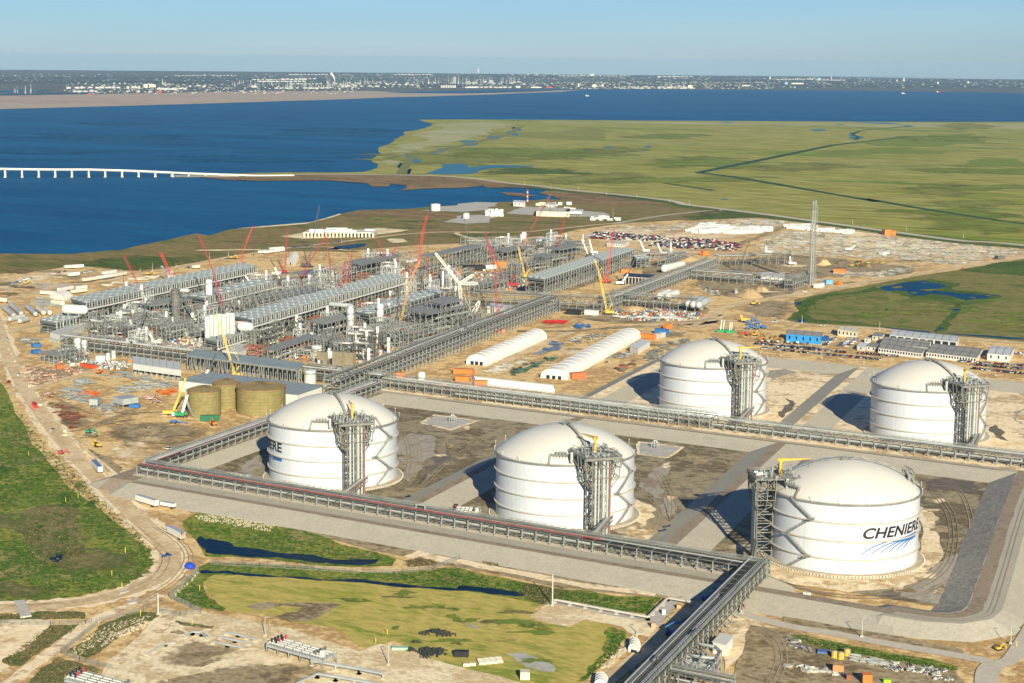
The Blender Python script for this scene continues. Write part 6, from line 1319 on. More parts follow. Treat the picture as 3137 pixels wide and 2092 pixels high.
lift('folded blue boom lift below the front rack at the tank lettered ERE','I',(455,1200),[(500,1195),(568,1222)])
lift('blue boom lift arching over the cross rack','F',(775,1030),[(835,965),(765,920)])
lift('blue boom lift leaning left at the low rack','F',(1290,1035),[(1255,975),(1220,955)])
lift('blue boom lift arched over the small frame at the left edge','D',(515,1205),[(512,1140),(560,1110),(640,1120)])
lift('red and yellow boom lift beside the sandy corner of the middle rack','I',(1145,245),[(1130,215),(1172,188)],YELLOW)
lift('orange boom lift under the middle rack behind the plain front tank','J',(690,165),[(672,120)],ORANGE)
lift('blue boom lift parked on the middle dike','I',(1795,368),[(1760,362)],BLUE)
for i,(x,y) in enumerate(((425,880),(440,895),(470,870),(480,905),(500,890),(520,915),(545,920),(455,915),(495,925),(430,925))):
 lift(ordn(i)+' blue lift from the left in the hire yard cluster','G',(x,y),[(x+6,y-16),(x+14+(i % 3)*4,y-34 if i in (2,3) else y-14)],BLUE)
def digger(label,k,p,m=YELLOW,a=.3,s=1.):
 s = min(s*.8,1.15); b = g(k,*p,z=.5); e = thing('excavator',b,label,'excavator'); ca,sa = math.cos(a),math.sin(a); X = V((ca,sa,0))*s; Y = V((-sa,ca,0))*s; Z = V((0,0,s))
 for q in (-1,1): mb = MB(); mb.box(b+Y*1.3*q,4.4*s,.7*s,.9*s,a); mb.build('track',BLACK,e)
 mb = MB(); mb.box(b-X*.6+Z*1.,3.6*s,2.7*s,1.3*s,a); mb.build('house',m,e); mb = MB(); mb.box(b+X*.8+Y*.8+Z*1.,1.5*s,1.1*s,2.1*s,a); mb.build('cab',GLASS,e)
 mb = MB(); mb.beam(b+X*1.2+Z*1.6,b+X*4.2+Z*4.4,.5*s,.7*s); mb.beam(b+X*4.2+Z*4.4,b+X*6.6+Z*1.6,.4*s,.5*s); mb.build('arm',m,e); mb = MB(); mb.box(b+X*6.5+Z*.5,1.1*s,1.2*s,1.1*s,a); mb.build('bucket',m,e)
digger('yellow excavator between the pipe trench and the sand heaps','H',(785,700),YELLOW,2.9,1.3)
digger('yellow excavator on the dark mud beside the perimeter road','G',(470,755),YELLOW,.9,1.9)
digger('yellow excavator with arm up among the cars at the far left','D',(205,705),YELLOW,1.,2)
digger('yellow loader on the dirt road at the far left','D',(1190,630),YELLOW,.3,1.6)
digger('orange excavator near the left crossing','D',(790,1420),ORANGE,.3,1.2)
digger('red machine on the haul road edge','H',(488,760),RED,.7,1.)
digger('yellow digger in the hire yard','G',(480,970),YELLOW,1.4,1.3)
digger('green telehandler beside the white van on the clearing','H',(708,592),GREEN,.4,1.1)
digger('red loader in the hire yard','G',(408,965),RED,.4,1.2)
digger('orange and white loader beside the green container','H',(1712,528),ORANGE,2.6,1.3)
digger('yellow loader beside the climbing crane foot on the far left road','E',(30,500),YELLOW,.3,1.5)
digger('small yellow excavator by the pale far shelter','E',(205,575),YELLOW,2.6,1.4)
digger('small yellow machine at the end of the service road on the right','O',(2185,835),YELLOW,1.,.8)
CPAL = {'white': (.72,.72,.70),'black': (.02,.02,.025),'grey': (.28,.29,.3),'red': (.38,.02,.02),'silver': (.48,.49,.5),'blue': (.03,.08,.25)}
CM = {k: mat('car_paint_'+k,v,.3,.1,.02,5,spec=.5) for k,v in CPAL.items()}
def car_mesh(mb,kind,col,glass,tyre):
 L,Wd,H = {'sedan': (4.6,1.8,1.45),'suv': (4.7,1.9,1.8),'pickup': (5.7,2.0,1.9)}[kind]; hb = H*.52; z0 = .35
 def loft(secs,c):
  mb.c = c; k = len(mb.v)
  for x,zl,zh,w in secs: mb.v += [(x,-w,zl),(x,w,zl),(x,w*.93,zh),(x,-w*.93,zh)]
  for i in range(len(secs)-1):
   for j in range(4): mb.face((k+4*i+j,k+4*i+(j+1) % 4,k+4*i+4+(j+1) % 4,k+4*i+4+j))
  mb.face((k,k+3,k+2,k+1)); q = k+4*(len(secs)-1); mb.face((q,q+1,q+2,q+3))
 w = Wd/2
 loft([(-L/2,z0+.15,hb*.9,w*.9),(-L/2+.3,z0,hb,w),(L*.15,z0,hb,w),(L/2-.5,z0,hb*.92,w*.98),(L/2,z0+.1,hb*.72,w*.86)],col)
 if kind == 'pickup': c0,c1,c2,c3 = -L*.04,L*.0,L*.16,L*.27
 elif kind == 'suv': c0,c1,c2,c3 = -L*.47,-L*.4,L*.1,L*.24
 else: c0,c1,c2,c3 = -L*.36,-L*.2,L*.07,L*.24
 k = len(mb.v); mb.c = glass
 mb.v += [(c0,-w*.92,hb),(c3,-w*.92,hb),(c3,w*.92,hb),(c0,w*.92,hb),(c1,-w*.76,H-.04),(c2,-w*.76,H-.04),(c2,w*.76,H-.04),(c1,w*.76,H-.04)]
 for f in ((0,1,5,4),(1,2,6,5),(2,3,7,6),(3,0,4,7)): mb.face(tuple(k+i for i in f))
 mb.c = col; mb.slab((c1,-w*.78),V((c2-c1,0,0)),V((0,w*1.56,0)),H-.05,H)
 if kind == 'pickup': mb.c = tyre; mb.slab((-L/2+.15,-w*.8),V((L*.44,0,0)),V((0,w*1.6,0)),hb,hb+.02)
 mb.c = tyre
 for sx in (-.31,.31):
  for sy in (-1,1): mb.cyl((L*sx,sy*w*.8,.36),(L*sx,sy*w*1.01,.36),.37,10)
CARP = {}
def car(label,p,a,kind,colr,parts=False,group=None):
 if parts:
  e = thing({'sedan': 'parked_car','suv': 'parked_car','pickup': 'pickup_truck'}[kind],p,label,'car' if kind != 'pickup' else 'pickup truck',group); mb = MB(); car_mesh(mb,kind,0,1,2)
  for nm,ci,m in (('body',0,CM[colr]),('windows',1,GLASS),('wheel',2,BLACK),('wheel',3,BLACK),('wheel',4,BLACK),('wheel',5,BLACK)):
   m2 = MB(); m2.v = mb.v; tf = [f for f,i in zip(mb.f,mb.mi) if i == 2][-48:]; m2.f = [f for f,i in zip(mb.f,mb.mi) if i == ci] if ci < 2 else tf[(ci-2)*12:(ci-1)*12]; m2.mi = [0]*len(m2.f); me = bpy.data.meshes.new(nm); me.from_pydata(m2.v,[],m2.f); me.materials.append(m); o = bpy.data.objects.new(nm,me); COL.objects.link(o); o.parent = e
  e.rotation_euler = (0,0,a); return e
 if (kind,colr) not in CARP:
  mb = MB(); car_mesh(mb,kind,0,1,2); me = bpy.data.meshes.new('car'); me.from_pydata(mb.v,[],mb.f)
  for m in (CM[colr],GLASS,BLACK): me.materials.append(m)
  me.polygons.foreach_set('material_index',mb.mi); CARP[(kind,colr)] = me
 o = bpy.data.objects.new('parked_car',CARP[(kind,colr)]); COL.objects.link(o); o.location = p; o.rotation_euler = (0,0,a); return tag(o,label,'car',group)
rc = random.Random(77)
def car_row(k,p0,p1,n,where,group,face=None,cols=None,jit=.3):
 a,b = g(k,*p0,z=.62),g(k,*p1,z=.62); d = (b-a).normalized(); ang = math.atan2(d.y,d.x)+math.pi/2+.25
 for i in range(n):
  if rc.random() < .06: continue
  p = a.lerp(b,(i+.5+rc.uniform(-.12,.12))/n)+V((-d.y,d.x,0))*rc.uniform(-jit,jit); c = rc.choice(cols or ['black','black','black','grey','white','white','silver','red','blue','grey']); kd = rc.choice(['sedan','suv','pickup','pickup'])
  car('%s %s, number %d along %s' % (c,{'sedan': 'car','suv': 'estate car','pickup': 'pickup truck'}[kd],i+1,where),p,ang+rc.choice([0,math.pi]),kd,c,group=group)
GL = 'cars parked beside the barracks and the hire yard'
car_row('G',(480,1028),(960,1068),34,'the third row from the dike',GL)
car_row('G',(640,1048),(1115,1090),32,'the second row from the dike',GL)
car_row('G',(530,1060),(760,1082),15,'the left end of the dike row',GL)
car_row('G',(780,1085),(1360,1140),36,'the row nearest the grey dike',GL)
car_row('G',(1190,1092),(1480,1118),16,'the row under the barracks windows',GL)
car_row('G',(500,1012),(860,1030),16,'the row before the blue workshop',GL,cols=['red','white','grey','black'])
car_row('G',(965,1040),(1035,990),12,'the short row right of the blue workshop',GL)
car_row('G',(1065,1045),(1120,1010),8,'the left short row by the small cabins',GL)
car_row('G',(1115,1050),(1180,1005),9,'the right short row by the small cabins',GL)
car_row('G',(1120,992),(1210,998),6,'the top row by the small cabins',GL,cols=['white','silver'])
car_row('G',(1900,1150),(2352,1182),26,'the top row right of the farthest tank',GL)
car_row('G',(1980,1172),(2352,1205),22,'the middle row right of the farthest tank',GL)
car_row('G',(1990,1200),(2352,1238),22,'the bottom row right of the farthest tank',GL)
car_row('G',(2270,1095),(2352,1100),5,'the far right corner of the lot',GL)
car_row('D',(90,712),(250,655),8,'the line of cars at the far left','cars at the far left'); car_row('D',(420,630),(530,605),5,'the upper left clearing','cars at the far left'); car_row('D',(640,620),(760,605),5,'the clearing right of the white box trailer','cars at the far left'); car_row('D',(1440,580),(1560,572),6,'the top road beyond the longest cooling block','cars at the far left',cols=['white','silver','black'])
# the packed car park far off: nobody could count it
mb = MB(); rr = random.Random(3)
for q,n in (([(1100,395),(1280,400),(1670,430),(1640,455),(1540,465),(1180,455),(1030,440)],200),([(1700,440),(1900,445),(2091,460),(2091,520),(1850,535),(1520,510),(1600,470)],330),([(2080,470),(2230,480),(2300,520),(2200,550),(2070,545)],70)):
 xs = [p[0] for p in q]; ys = [p[1] for p in q]; c = 0; tries = 0
 W3 = [g('F',*p,z=.5) for p in q]; x0,x1,y0,y1 = min(p.x for p in W3),max(p.x for p in W3),min(p.y for p in W3),max(p.y for p in W3)
 def inside(x,y):
  r = False
  for i in range(len(W3)):
   a,b = W3[i],W3[i-1]
   if (a.y > y) != (b.y > y) and x < (b.x-a.x)*(y-a.y)/(b.y-a.y)+a.x: r = not r
  return r
 yy = y0
 while yy < y1:
  xx = x0
  while xx < x1:
   if inside(xx,yy) and rr.random() < .8:
    mb.c = rr.choice([0,1,1,1,2,3]) ; L_,h = rr.uniform(4.4,5.8),rr.uniform(1.0,1.2); X = xx+rr.uniform(-.3,.3); Y = yy+rr.uniform(-.5,.5); mb.box((X,Y,.7),1.9,L_,h*.75); mb.c = 4 if rr.random() < .6 else mb.c; mb.box((X,Y-.3,.7+h*.75),1.6,L_*.5,h*.6)
   xx += 3.1
  yy += 8.5 if int(yy) % 2 else 14
tag(mb.build('parked_cars',[CM['white'],CM['black'],CM['grey'],CM['red'],GLASS]),'dense field of hundreds of parked cars beyond the pale cooling block','cars',kind='stuff')
for lb,k,p,a,kd,c in (('nearer of the two black pickups parked in the basin left of the blue-ray tank','J',(1665,1225),.4,'pickup','black'),('farther of the two black pickups parked in the basin left of the blue-ray tank','J',(1705,1190),.4,'pickup','black'),('dark red pickup driving on the haul road at the left','H',(70,188),1.9,'pickup','red'),('white van parked at the left end of the climbing front rack','H',(1350,722),.1,'suv','white'),
       ('white car beside the green telehandler','H',(755,588),-.2,'suv','white'),('white pickup near the leg-raised white hall','H',(1275,112),.0,'pickup','white'),('dark grey pickup by the orange tarpaulin','H',(1275,258),.1,'pickup','black'),('white pickup under the trench wall on the haul road','H',(420,572),1.9,'pickup','silver'),
       ('grey pickup at the left road bend','D',(55,1150),.9,'pickup','grey'),('white pickup beside the road at the left laydown','D',(150,1435),2.2,'pickup','white'),('white truck on the perimeter road above the hire yard','G',(950,905),-.1,'pickup','white'),('white pickup on the perimeter road before the mud field','G',(615,876),-.1,'pickup','white'),('white vehicle on the far highway','G',(1235,205),-.3,'suv','white'),('dark red truck on the perimeter road beside the meadow','G',(1925,510),.7,'pickup','red'),
       ('white pickup at the foot of the two tall stacks','G',(828,665),.3,'pickup','white'),('blue truck by the foot of the two tall stacks','G',(738,658),.3,'pickup','blue'),('dark car alone in the basin by the front rack','I',(1315,1108),.2,'sedan','black')):
 car(lb,g(k,*p,z=.66),a,kd,c,True)
def trailer(label,k,p0,p1,w=2.6,h=2.8,m=WHITE,top=None,opened=False,legs=True):
 a,b = g(k,*p0,z=.6),g(k,*p1,z=.6); d = b-a; L = d.length; d.normalize(); s = V((-d.y,d.x,0)); e = thing('semi_trailer',a,label,'trailer'); mb = MB(); z0 = 1.8; o = a-s*w/2
 mb.slab(o,d*L,s*w,z0,z0+.3)
 if opened: mb.slab(o,d*L,s*.12,z0+.3,z0+h); mb.slab(o+s*(w-.12),d*L,s*.12,z0+.3,z0+h); mb.slab(o,d*.12,s*w,z0+.3,z0+h)
 else: mb.slab(o,d*L,s*w,z0+.3,z0+h)
 mb.build('box_body',m,e); mb = MB(); mb.slab(o-d*.03-s*.03,d*(L+.06),s*(w+.06),z0+h,z0+h+.1); mb.build('roof',top or mat('trailer_roof',(.45,.46,.47),.4,.3),e)
 mb = MB()
 for q in (L*.8,L*.88):
  for t in (-1,1): c = a+d*q+s*t*w*.38; mb.cyl(c-s*.3+V((0,0,.5)),c+s*.3+V((0,0,.5)),.52,10)
 mb.build('wheels',BLACK,e); mb = MB(); [mb.beam(a+d*L*.2+s*t*w*.35,a+d*L*.2+s*t*w*.35+V((0,0,1.3)),.2) for t in (-1,1)]; mb.build('landing_legs',STEEL_D,e)
 if opened: mb = MB(); mb.box(a+d*(L*.9)+V((0,0,1.5)),2.,1.2,1.5); mb.build('cargo',mat('cardboard',(.45,.3,.16),.9),e)
trailer('white trailer with a blue roof beside the pipe trench on the haul road','H',(750,860),(805,918),3.0,3.4,top=mat('blue_roof',(.1,.18,.36),.5))
trailer('long white trailer parked on the toe of the front dike','H',(1100,1140),(1255,1188),2.8,3.2)
trailer('shorter white trailer right of the long one on the dike toe','H',(1295,1180),(1400,1198),2.6,2.0)
trailer('white trailer with open rear doors standing alone beside the road bend','H',(1355,1395),(1465,1452),3.,3.4,opened=True)
trailer('white box trailer at the far left clearing','D',(550,648),(632,640),4,4)
for i,(a,b) in enumerate((((668,690),(770,675)),((780,672),(890,655)),((892,655),(1005,635)),((828,635),(925,620)),((330,790),(440,798)),((470,770),(580,750)),((575,785),(690,770)),((620,755),(690,745)),((515,585),(590,580)),((590,580),(670,577)),((1545,585),(1595,580)))):
 trailer(ordn(i)+' long pale site trailer counted along the road at the upper left','D',a,b,4,3.4,[CREAM,WHITE][i % 2],WHITE)
for i,(a,b) in enumerate((((250,465),(300,455)),((290,465),(360,455)),((350,455),(440,445)),((330,440),(440,432)),((1430,540),(1500,530)),((360,640),(410,630)))):
 trailer(ordn(i)+' white site trailer from the left beyond the cooling blocks','E',a,b,4.5,3.4,WHITE,WHITE)
def container(label,k,p0,p1,m,w=3.,h=3.,name='container',cat='container',zb=.6):
 a,b = g(k,*p0,z=zb),g(k,*p1,z=zb); d = b-a; L = max(1.5,d.length); d.normalize(); s = V((-d.y,d.x,0)); e = thing(name,a,label,cat); mb = MB(); o = a-s*w/2; mb.slab(o,d*L,s*w,zb+.1,zb+h); mb.build('body',m,e); mb = MB(); n = max(3,int(L/1.2))
 for i in range(n): mb.slab(o+d*(L*(i+.3)/n)-s*.08,d*(L*.4/n),s*(w+.16),zb+.3,zb+h-.25)
 mb.build('ribs',m,e); mb = MB()
 for x in (0,L-.2): mb.slab(o+d*x-s*.1-d*.05,d*.3,s*(w+.2),zb,zb+h+.06)
 mb.build('end_frame',m,e); return e
for lb,k,a,b,m,w,h in (('upper blue skip beside the left storage piles','D',(258,1210),(322,1205),BLUE,6,3),('lower blue skip beside the left storage piles','D',(258,1262),(322,1255),BLUE,6,3),('dark green container below the two slim white vessels','D',(618,1332),(662,1325),mat('dark_green',(.01,.12,.06)),4,3),('long red container row below the squat white tank','D',(655,1366),(755,1382),mat('orange_red',(.5,.07,.02)),4,3),
        ('rust orange container on the red debris field','D',(450,1385),(510,1378),mat('rust_orange',(.45,.13,.05)),4,3.4),('red skip on the haul road edge','H',(270,362),(290,395),RED,3,2.2),('blue skip on the clearing right of the grey modules','H',(1040,385),(1118,388),BLUE,3.4,2.6),('dark green container with a white mark below the smallest olive tank','H',(1605,492),(1755,490),mat('dark_green',(.01,.12,.06)),3,4),
        ('blue container on the sand above the longest shelter','F',(1590,1203),(1690,1212),BLUE,5,5),('small orange container alone above the blue one','F',(1665,1172),(1712,1165),ORANGE,4,5),('long orange container behind the longest shelter','F',(1475,1238),(1590,1252),ORANGE,5,4.5),('grey white container right of the long orange one','F',(1595,1250),(1650,1235),STEEL_L,5,5),('orange container under the climbing rack','F',(295,1202),(375,1200),ORANGE,4,4),
        ('orange container with a grey tank on top near the lone white upright tank','I',(1675,110),(1830,118),ORANGE,6,4),('orange container with a black cover beside the low fabric shelter','I',(1690,178),(1800,182),ORANGE,5,4.5),('orange container stack partly under the low fabric shelter','I',(1840,212),(1942,214),ORANGE,5,4.5),('flat orange container behind the middle rack','I',(1520,222),(1615,222),ORANGE,4,3),('orange container at the sandy corner of the climbing rack','I',(1205,145),(1275,142),ORANGE,4,4),
        ('rust red container at the mouth of the longest shelter','F',(912,1568),(1022,1560),mat('rust_orange',(.45,.13,.05)),5,5),('far orange container by the packed cars','F',(1962,580),(2008,578),ORANGE,6,6),('black tank group on the concrete slab','F',(60,700),(215,695),BLACK,16,6),('white container right of the black tanks','F',(215,690),(305,685),WHITE,6,5),('orange container right of the black tanks','F',(300,662),(390,660),ORANGE,4,5),('orange container left of the black tanks','F',(0,735),(52,738),ORANGE,6,5),
        ('long orange container beside the pale cooling block','F',(1310,718),(1388,716),ORANGE,4,4),('black pipe coil wagon before the cross rack','F',(880,1048),(985,1055),BLACK,6,5),('white and orange container before the cross rack','F',(1030,1052),(1125,1060),WHITE,6,5),('orange containers in the yard right of the stacks','G',(1030,532),(1112,535),ORANGE,12,5),('blue pair of drums in the yard right of the stacks','G',(968,612),(1012,610),mat('light_blue',(.15,.35,.55)),6,5),('small orange container in the yard right of the stacks','G',(1055,618),(1078,616),ORANGE,5,4),
        ('long orange container at the far highway edge','G',(1375,268),(1420,268),ORANGE,14,8),('short orange container at the far highway edge','G',(1432,270),(1462,271),ORANGE,10,7),('white container at the foot of the stacks','G',(905,640),(948,632),WHITE,6,5),('orange container on the spoil heap','G',(112,412),(150,408),ORANGE,6,5),('white cabin on the pale yard','G',(1358,408),(1400,404),WHITE,8,4),('dark cabin near the end of the pale yard','G',(2160,438),(2210,436),STEEL_D,8,4),
        ('white box on the basin edge below the front tanks','O',(908,492),(926,494),WHITE,1.6,2.8),('second white box on the basin edge','O',(934,494),(950,496),WHITE,1.6,2.8),('rust brown generator box in the bottom right yard','O',(1100,970),(1170,975),mat('tan_box',(.42,.22,.09)),3,3),('orange tank box with white top in the bottom right yard','O',(1292,1048),(1352,1050),ORANGE,4,4),('dark red skip in the bottom right yard','O',(1190,1028),(1216,1030),RUST,2,2.4),('lime green machine at the bottom right yard edge','O',(1430,1050),(1475,1050),mat('lime',(.3,.55,.03)),2,1.6),
        ('blue tarpaulin heap in the bottom right yard','O',(1000,850),(1070,855),mat('blue_tarp',(.08,.13,.28),.8,0,.3,1),4,1),('white portable toilet beside the gantry shadow','P',(1484,838),(1520,838),WHITE,1.5,2.6),('tan wooden crate near the pipe trestle','P',(1372,978),(1418,980),mat('cardboard',(.45,.3,.16),.9),2.2,2.4),('small tan crate on the grey gravel','P',(1640,772),(1680,772),mat('cardboard',(.45,.3,.16),.9),2,1.8),
        ('white square crate group at the bottom edge of the dry meadow','N',(1270,1022),(1330,1022),CREAM,4.4,3.4),('pale green slab left of the black heaps','N',(430,830),(535,832),mat('pale_green',(.30,.45,.33)),3,1.2),('black tank among the heaps','N',(840,875),(930,878),BLACK,3,2.6),('left brown crate stack behind the roofed pump hall','E',(722,1345),(795,1352),mat('crate_wood',(.22,.19,.13),.9),5,11),('middle brown crate stack behind the roofed pump hall','E',(848,1350),(925,1358),mat('crate_wood',(.22,.19,.13),.9),7,12),('right brown crate stack behind the roofed pump hall','E',(935,1350),(1008,1356),mat('crate_wood',(.22,.19,.13),.9),6,11)):
 container(lb,k,a,b,m,w,h)
# grey steel modules on legs
for lb,k,a,b in (('grey cubic module on legs, left of two on the clearing','H',(715,400),(782,402)),('grey long module on legs, right of two on the clearing','H',(900,380),(985,400))):
 p,q = g(k,*a,z=.5),g(k,*b,z=.5); d = (q-p).normalized(); s = V((-d.y,d.x,0)); L = (q-p).length; e = thing('steel_module',p,lb,'module'); mb = MB(); dd = 9 if 'left' in lb else 14; mb.slab(p,d*L,s*dd,3.6,8); mb.build('casing',mat('grey_casing',(.34,.36,.35),.5,.1),e); mb = MB()
 for x in (.05,.5,.95):
  for y in (.5,dd-.5): mb.beam(p+d*L*x+s*y,p+d*L*x+s*y+V((0,0,3.2)),.5)
 mb.beam(p+V((0,0,.3)),p+d*L+V((0,0,3)),.3); mb.beam(p+d*L+V((0,0,.3)),p+V((0,0,3)),.3); mb.build('leg_frame',STEEL,e)
# ================================================================== LAYDOWN AREAS
def scatter(k,q,n,rnd):
 out = []; x0,x1 = min(p[0] for p in q),max(p[0] for p in q); y0,y1 = min(p[1] for p in q),max(p[1] for p in q); t = 0
 while len(out) < n and t < n*30:
  t += 1; x,y = rnd.uniform(x0,x1),rnd.uniform(y0,y1)
  if inpoly(x,y,q): out.append(g(k,x,y,z=.55))
 return out
def bundle_mesh(seed,L,Wd,H,n,pipe):
 rnd = random.Random(seed); mb = MB()
 for i in range(n):
  y = -Wd/2+Wd*rnd.random(); z = H*rnd.random(); x = rnd.uniform(-1,1); a = rnd.uniform(-.06,.06); l = L*rnd.uniform(.6,1)/2; p,q = V((x-l,y-l*a,z+.2)),V((x+l,y+l*a,z+.2)); mb.c = i % 2
  mb.cyl(p,q,.22,5) if pipe else mb.beam(p,q,.35,.3)
 return mb
BUND = {}
def bundles(name,label,cat,group,k,q,n,mats,L=10,Wd=3.5,H=1.6,seed=1,ang=0.,pipe=False,jit=.15):
 rnd = random.Random(seed); key = (seed,name)
 protos = []
 for v in range(3):
  mb = bundle_mesh(seed*10+v,L,Wd,H,16,pipe)
  if name == 'white_block': mb = MB(); [mb.box((x*L*.5,v*1.5-x,0),L*.42,Wd,H*(1+.2*v*x),0) for x in (-.5,.5)]
  me = bpy.data.meshes.new(name); me.from_pydata(mb.v,[],mb.f); [me.materials.append(m) for m in mats]; me.polygons.foreach_set('material_index',[i % len(mats) for i in mb.mi]); protos.append(me)
 P = sorted(scatter(k,q,n,rnd),key=lambda p: proj(p)[0]); base = label
 for i,p in enumerate(P):
  if n <= 45 and len(base.split()) <= 12: label = ordn(i)+' from the left: '+base
  o = bpy.data.objects.new(name,rnd.choice(protos)); COL.objects.link(o); o.location = p; o.rotation_euler = (0,0,ang+rnd.uniform(-jit,jit)+(math.pi/2 if rnd.random() < .25 else 0)); s = rnd.uniform(.7,1.2); o.scale = (s,s,s); tag(o,label,cat,group)
B_ = [STEEL,STEEL_L]
bundles('steel_bundle','grey steel bundle in the left laydown field before the white warehouse','steel bundle','grey steel bundles on the left clearing','H',[(930,250),(1150,180),(1400,155),(1420,200),(1200,250),(1000,285)],42,B_,seed=1,ang=.2)
bundles('steel_bundle','grey steel bundle in the pile nearest the left crossing','steel bundle','grey steel bundles on the left clearing','H',[(550,190),(700,165),(740,200),(640,222),(560,215)],12,B_,seed=2)
bundles('steel_bundle','grey steel bundle in the pile above the grey cubic module','steel bundle','grey steel bundles on the left clearing','H',[(470,240),(600,230),(720,300),(700,350),(560,310),(490,290)],18,B_,seed=3)
bundles('steel_bundle','grey steel bundle in the upper pile below the white hall on legs','steel bundle','grey steel bundles on the left clearing','H',[(820,120),(960,105),(1200,140),(1180,175),(1050,175),(800,150)],16,B_,seed=4)
bundles('steel_bundle','loose grey steel between the two grey modules','steel bundle','grey steel bundles on the left clearing','H',[(790,380),(880,370),(930,410),(800,420)],8,B_,seed=5)
bundles('orange_bundle','orange and red steel bundle beside the grey piles','steel bundle','orange steel bundles on the left clearing','H',[(630,265),(780,265),(790,295),(640,300)],9,[ORANGE,mat('orange_red',(.5,.07,.02))],seed=6)
bundles('orange_bundle','bright orange tarpaulin-wrapped bundle near the warehouse corner','tarpaulin bundle','orange tarpaulin bundles','H',[(1280,260),(1410,248),(1415,280),(1290,290)],9,[ORANGE],L=7,H=2.4,seed=7)
bundles('debris_heap','red-brown steel scrap on the left debris field','scrap','scrap on the debris field','H',[(190,60),(440,60),(700,80),(690,110),(480,165),(260,225),(200,150)],70,[RUST,CREAM],L=5,H=1,seed=8,jit=1.5)
bundles('debris_heap','dark brown pipe heap on the mud beside the trench','scrap','dark pipes beside the trench','H',[(380,345),(470,350),(690,480),(680,530),(560,560),(440,430)],36,[mat('dark_rust',(.09,.05,.03),.9),RUST],L=5,H=.8,seed=9,jit=1.5)
bundles('debris_heap','reddish stack at the head of the trench','scrap','scrap at the trench head','H',[(320,280),(420,280),(420,310),(320,305)],6,[RUST,CREAM],L=6,seed=10)
bundles('white_pipe_pile','white pipe pieces beside the orange tarpaulins','pipe pile','white pipes on the left clearing','H',[(1160,300),(1260,290),(1330,340),(1260,360),(1170,330)],10,[WHITE,RUST],L=6,seed=11,jit=1.,pipe=True)
bundles('pallet_stack','mixed pallet stack between the two long fabric shelters, far rows','pallet stack','pallets between the shelters','F',[(700,1340),(760,1280),(860,1285),(830,1330),(600,1380)],22,[STEEL_D,mat('blue_grey_bits',(.1,.16,.3))],L=7,seed=12,jit=.6)
bundles('pallet_stack','dark green drum stack between the two long fabric shelters','drum stack','green drums between the shelters','F',[(390,1530),(560,1450),(760,1390),(830,1390),(780,1420),(560,1510),(440,1545)],34,[mat('dark_green',(.01,.12,.06)),STEEL_D],L=5,Wd=4,seed=13,jit=1)
bundles('pallet_stack','grey pipe lengths laid beside the nearer shelter','pipe pile','grey pipes by the shelter','F',[(220,1520),(480,1420),(570,1400),(520,1440),(300,1530)],22,[STEEL,CONC],L=7,H=.6,seed=14,pipe=True)
bundles('pallet_stack','mixed rack of fittings on the right of the longest shelter','pallet stack','pallets right of the longest shelter','F',[(1170,1420),(1380,1370),(1370,1400),(1200,1445)],14,[STEEL_D,STEEL_L],L=6,seed=15,jit=.6)
bundles('pallet_stack','red and grey rebar pile beyond the longest shelter','rebar pile','rebar beyond the longest shelter','F',[(1270,1500),(1400,1430),(1470,1430),(1420,1480),(1300,1520)],12,[RUST,STEEL_D],L=6,seed=16,jit=.6)
bundles('pallet_stack','small material heap on the sand above the shelters','pallet stack','heaps above the shelters','F',[(840,1250),(960,1215),(1230,1210),(1130,1260),(940,1290)],18,[STEEL_D,CONC],L=6,seed=17,jit=1.)
bundles('timber_stack','dark timber and steel strip along the road to the rear left tank','timber stack','strip of stacks before the rear left tank','F',[(1500,1400),(1640,1300),(1860,1230),(1870,1260),(1700,1330),(1560,1430)],34,[STEEL_D,STEEL],L=8,H=1,seed=18,jit=.3)
bundles('red_bundle','bright red steel bundle on the sand before the cross rack','steel bundle','red bundles before the cross rack','F',[(712,1118),(865,1102),(870,1125),(720,1132)],7,[RED],L=12,seed=19)
bundles('blue_machine','blue pipe spool by the sandy track above the shelters','pipe spool','blue spools above the shelters','F',[(935,1150),(1065,1140),(1060,1165),(940,1180)],7,[BLUE],L=5,H=3,seed=20)
bundles('white_boom_parts','white crane boom section lying before the low rack','boom section','white boom sections on the mud','F',[(1280,1070),(1460,1075),(1800,1085),(1790,1100),(1500,1095),(1290,1085)],12,[WHITE],L=16,H=2,seed=21)
bundles('white_boom_parts','slanting concrete slab on the mud right of the low rack','slab','slanting slabs on the mud','F',[(1860,820),(1960,800),(2091,880),(2080,915)],10,[CREAM,CONC],L=16,H=1,seed=22,ang=-.9)
bundles('scrap_pile','scrap bundle in the bottom right yard near the dike road','scrap','scrap in the bottom right yard','S',[(880,540),(1100,560),(1500,590),(1660,640),(1640,720),(1480,700),(1300,650),(1080,620),(870,560)],34,[WHITE,STEEL_D],L=3.4,Wd=2,H=.8,seed=23,jit=1.5,pipe=True)
bundles('scrap_pile','grey sheet pile near the white equipment box','scrap','scrap near the white box','S',[(20,300),(120,340),(320,400),(250,430),(100,400)],12,[STEEL_L,STEEL_D],L=3.4,Wd=2,H=.8,seed=24,jit=1.)
bundles('scrap_pile','small crate row along the timber mat in the bottom right yard','crate','crates along the timber mat','S',[(0,560),(250,570),(450,630),(700,690),(600,710),(300,640),(20,610)],24,[STEEL_L,CREAM],L=2.2,Wd=2,H=.8,seed=25,jit=1.)
bundles('scrap_pile','pale grey pipe stack on the yard edge under the green strip','pipe stack','pipe stacks under the green strip','S',[(690,480),(780,490),(880,520),(1020,560),(1000,580),(860,560),(700,520)],10,[STEEL_L,STEEL],L=4.5,Wd=2.5,H=1.1,seed=26,pipe=True)
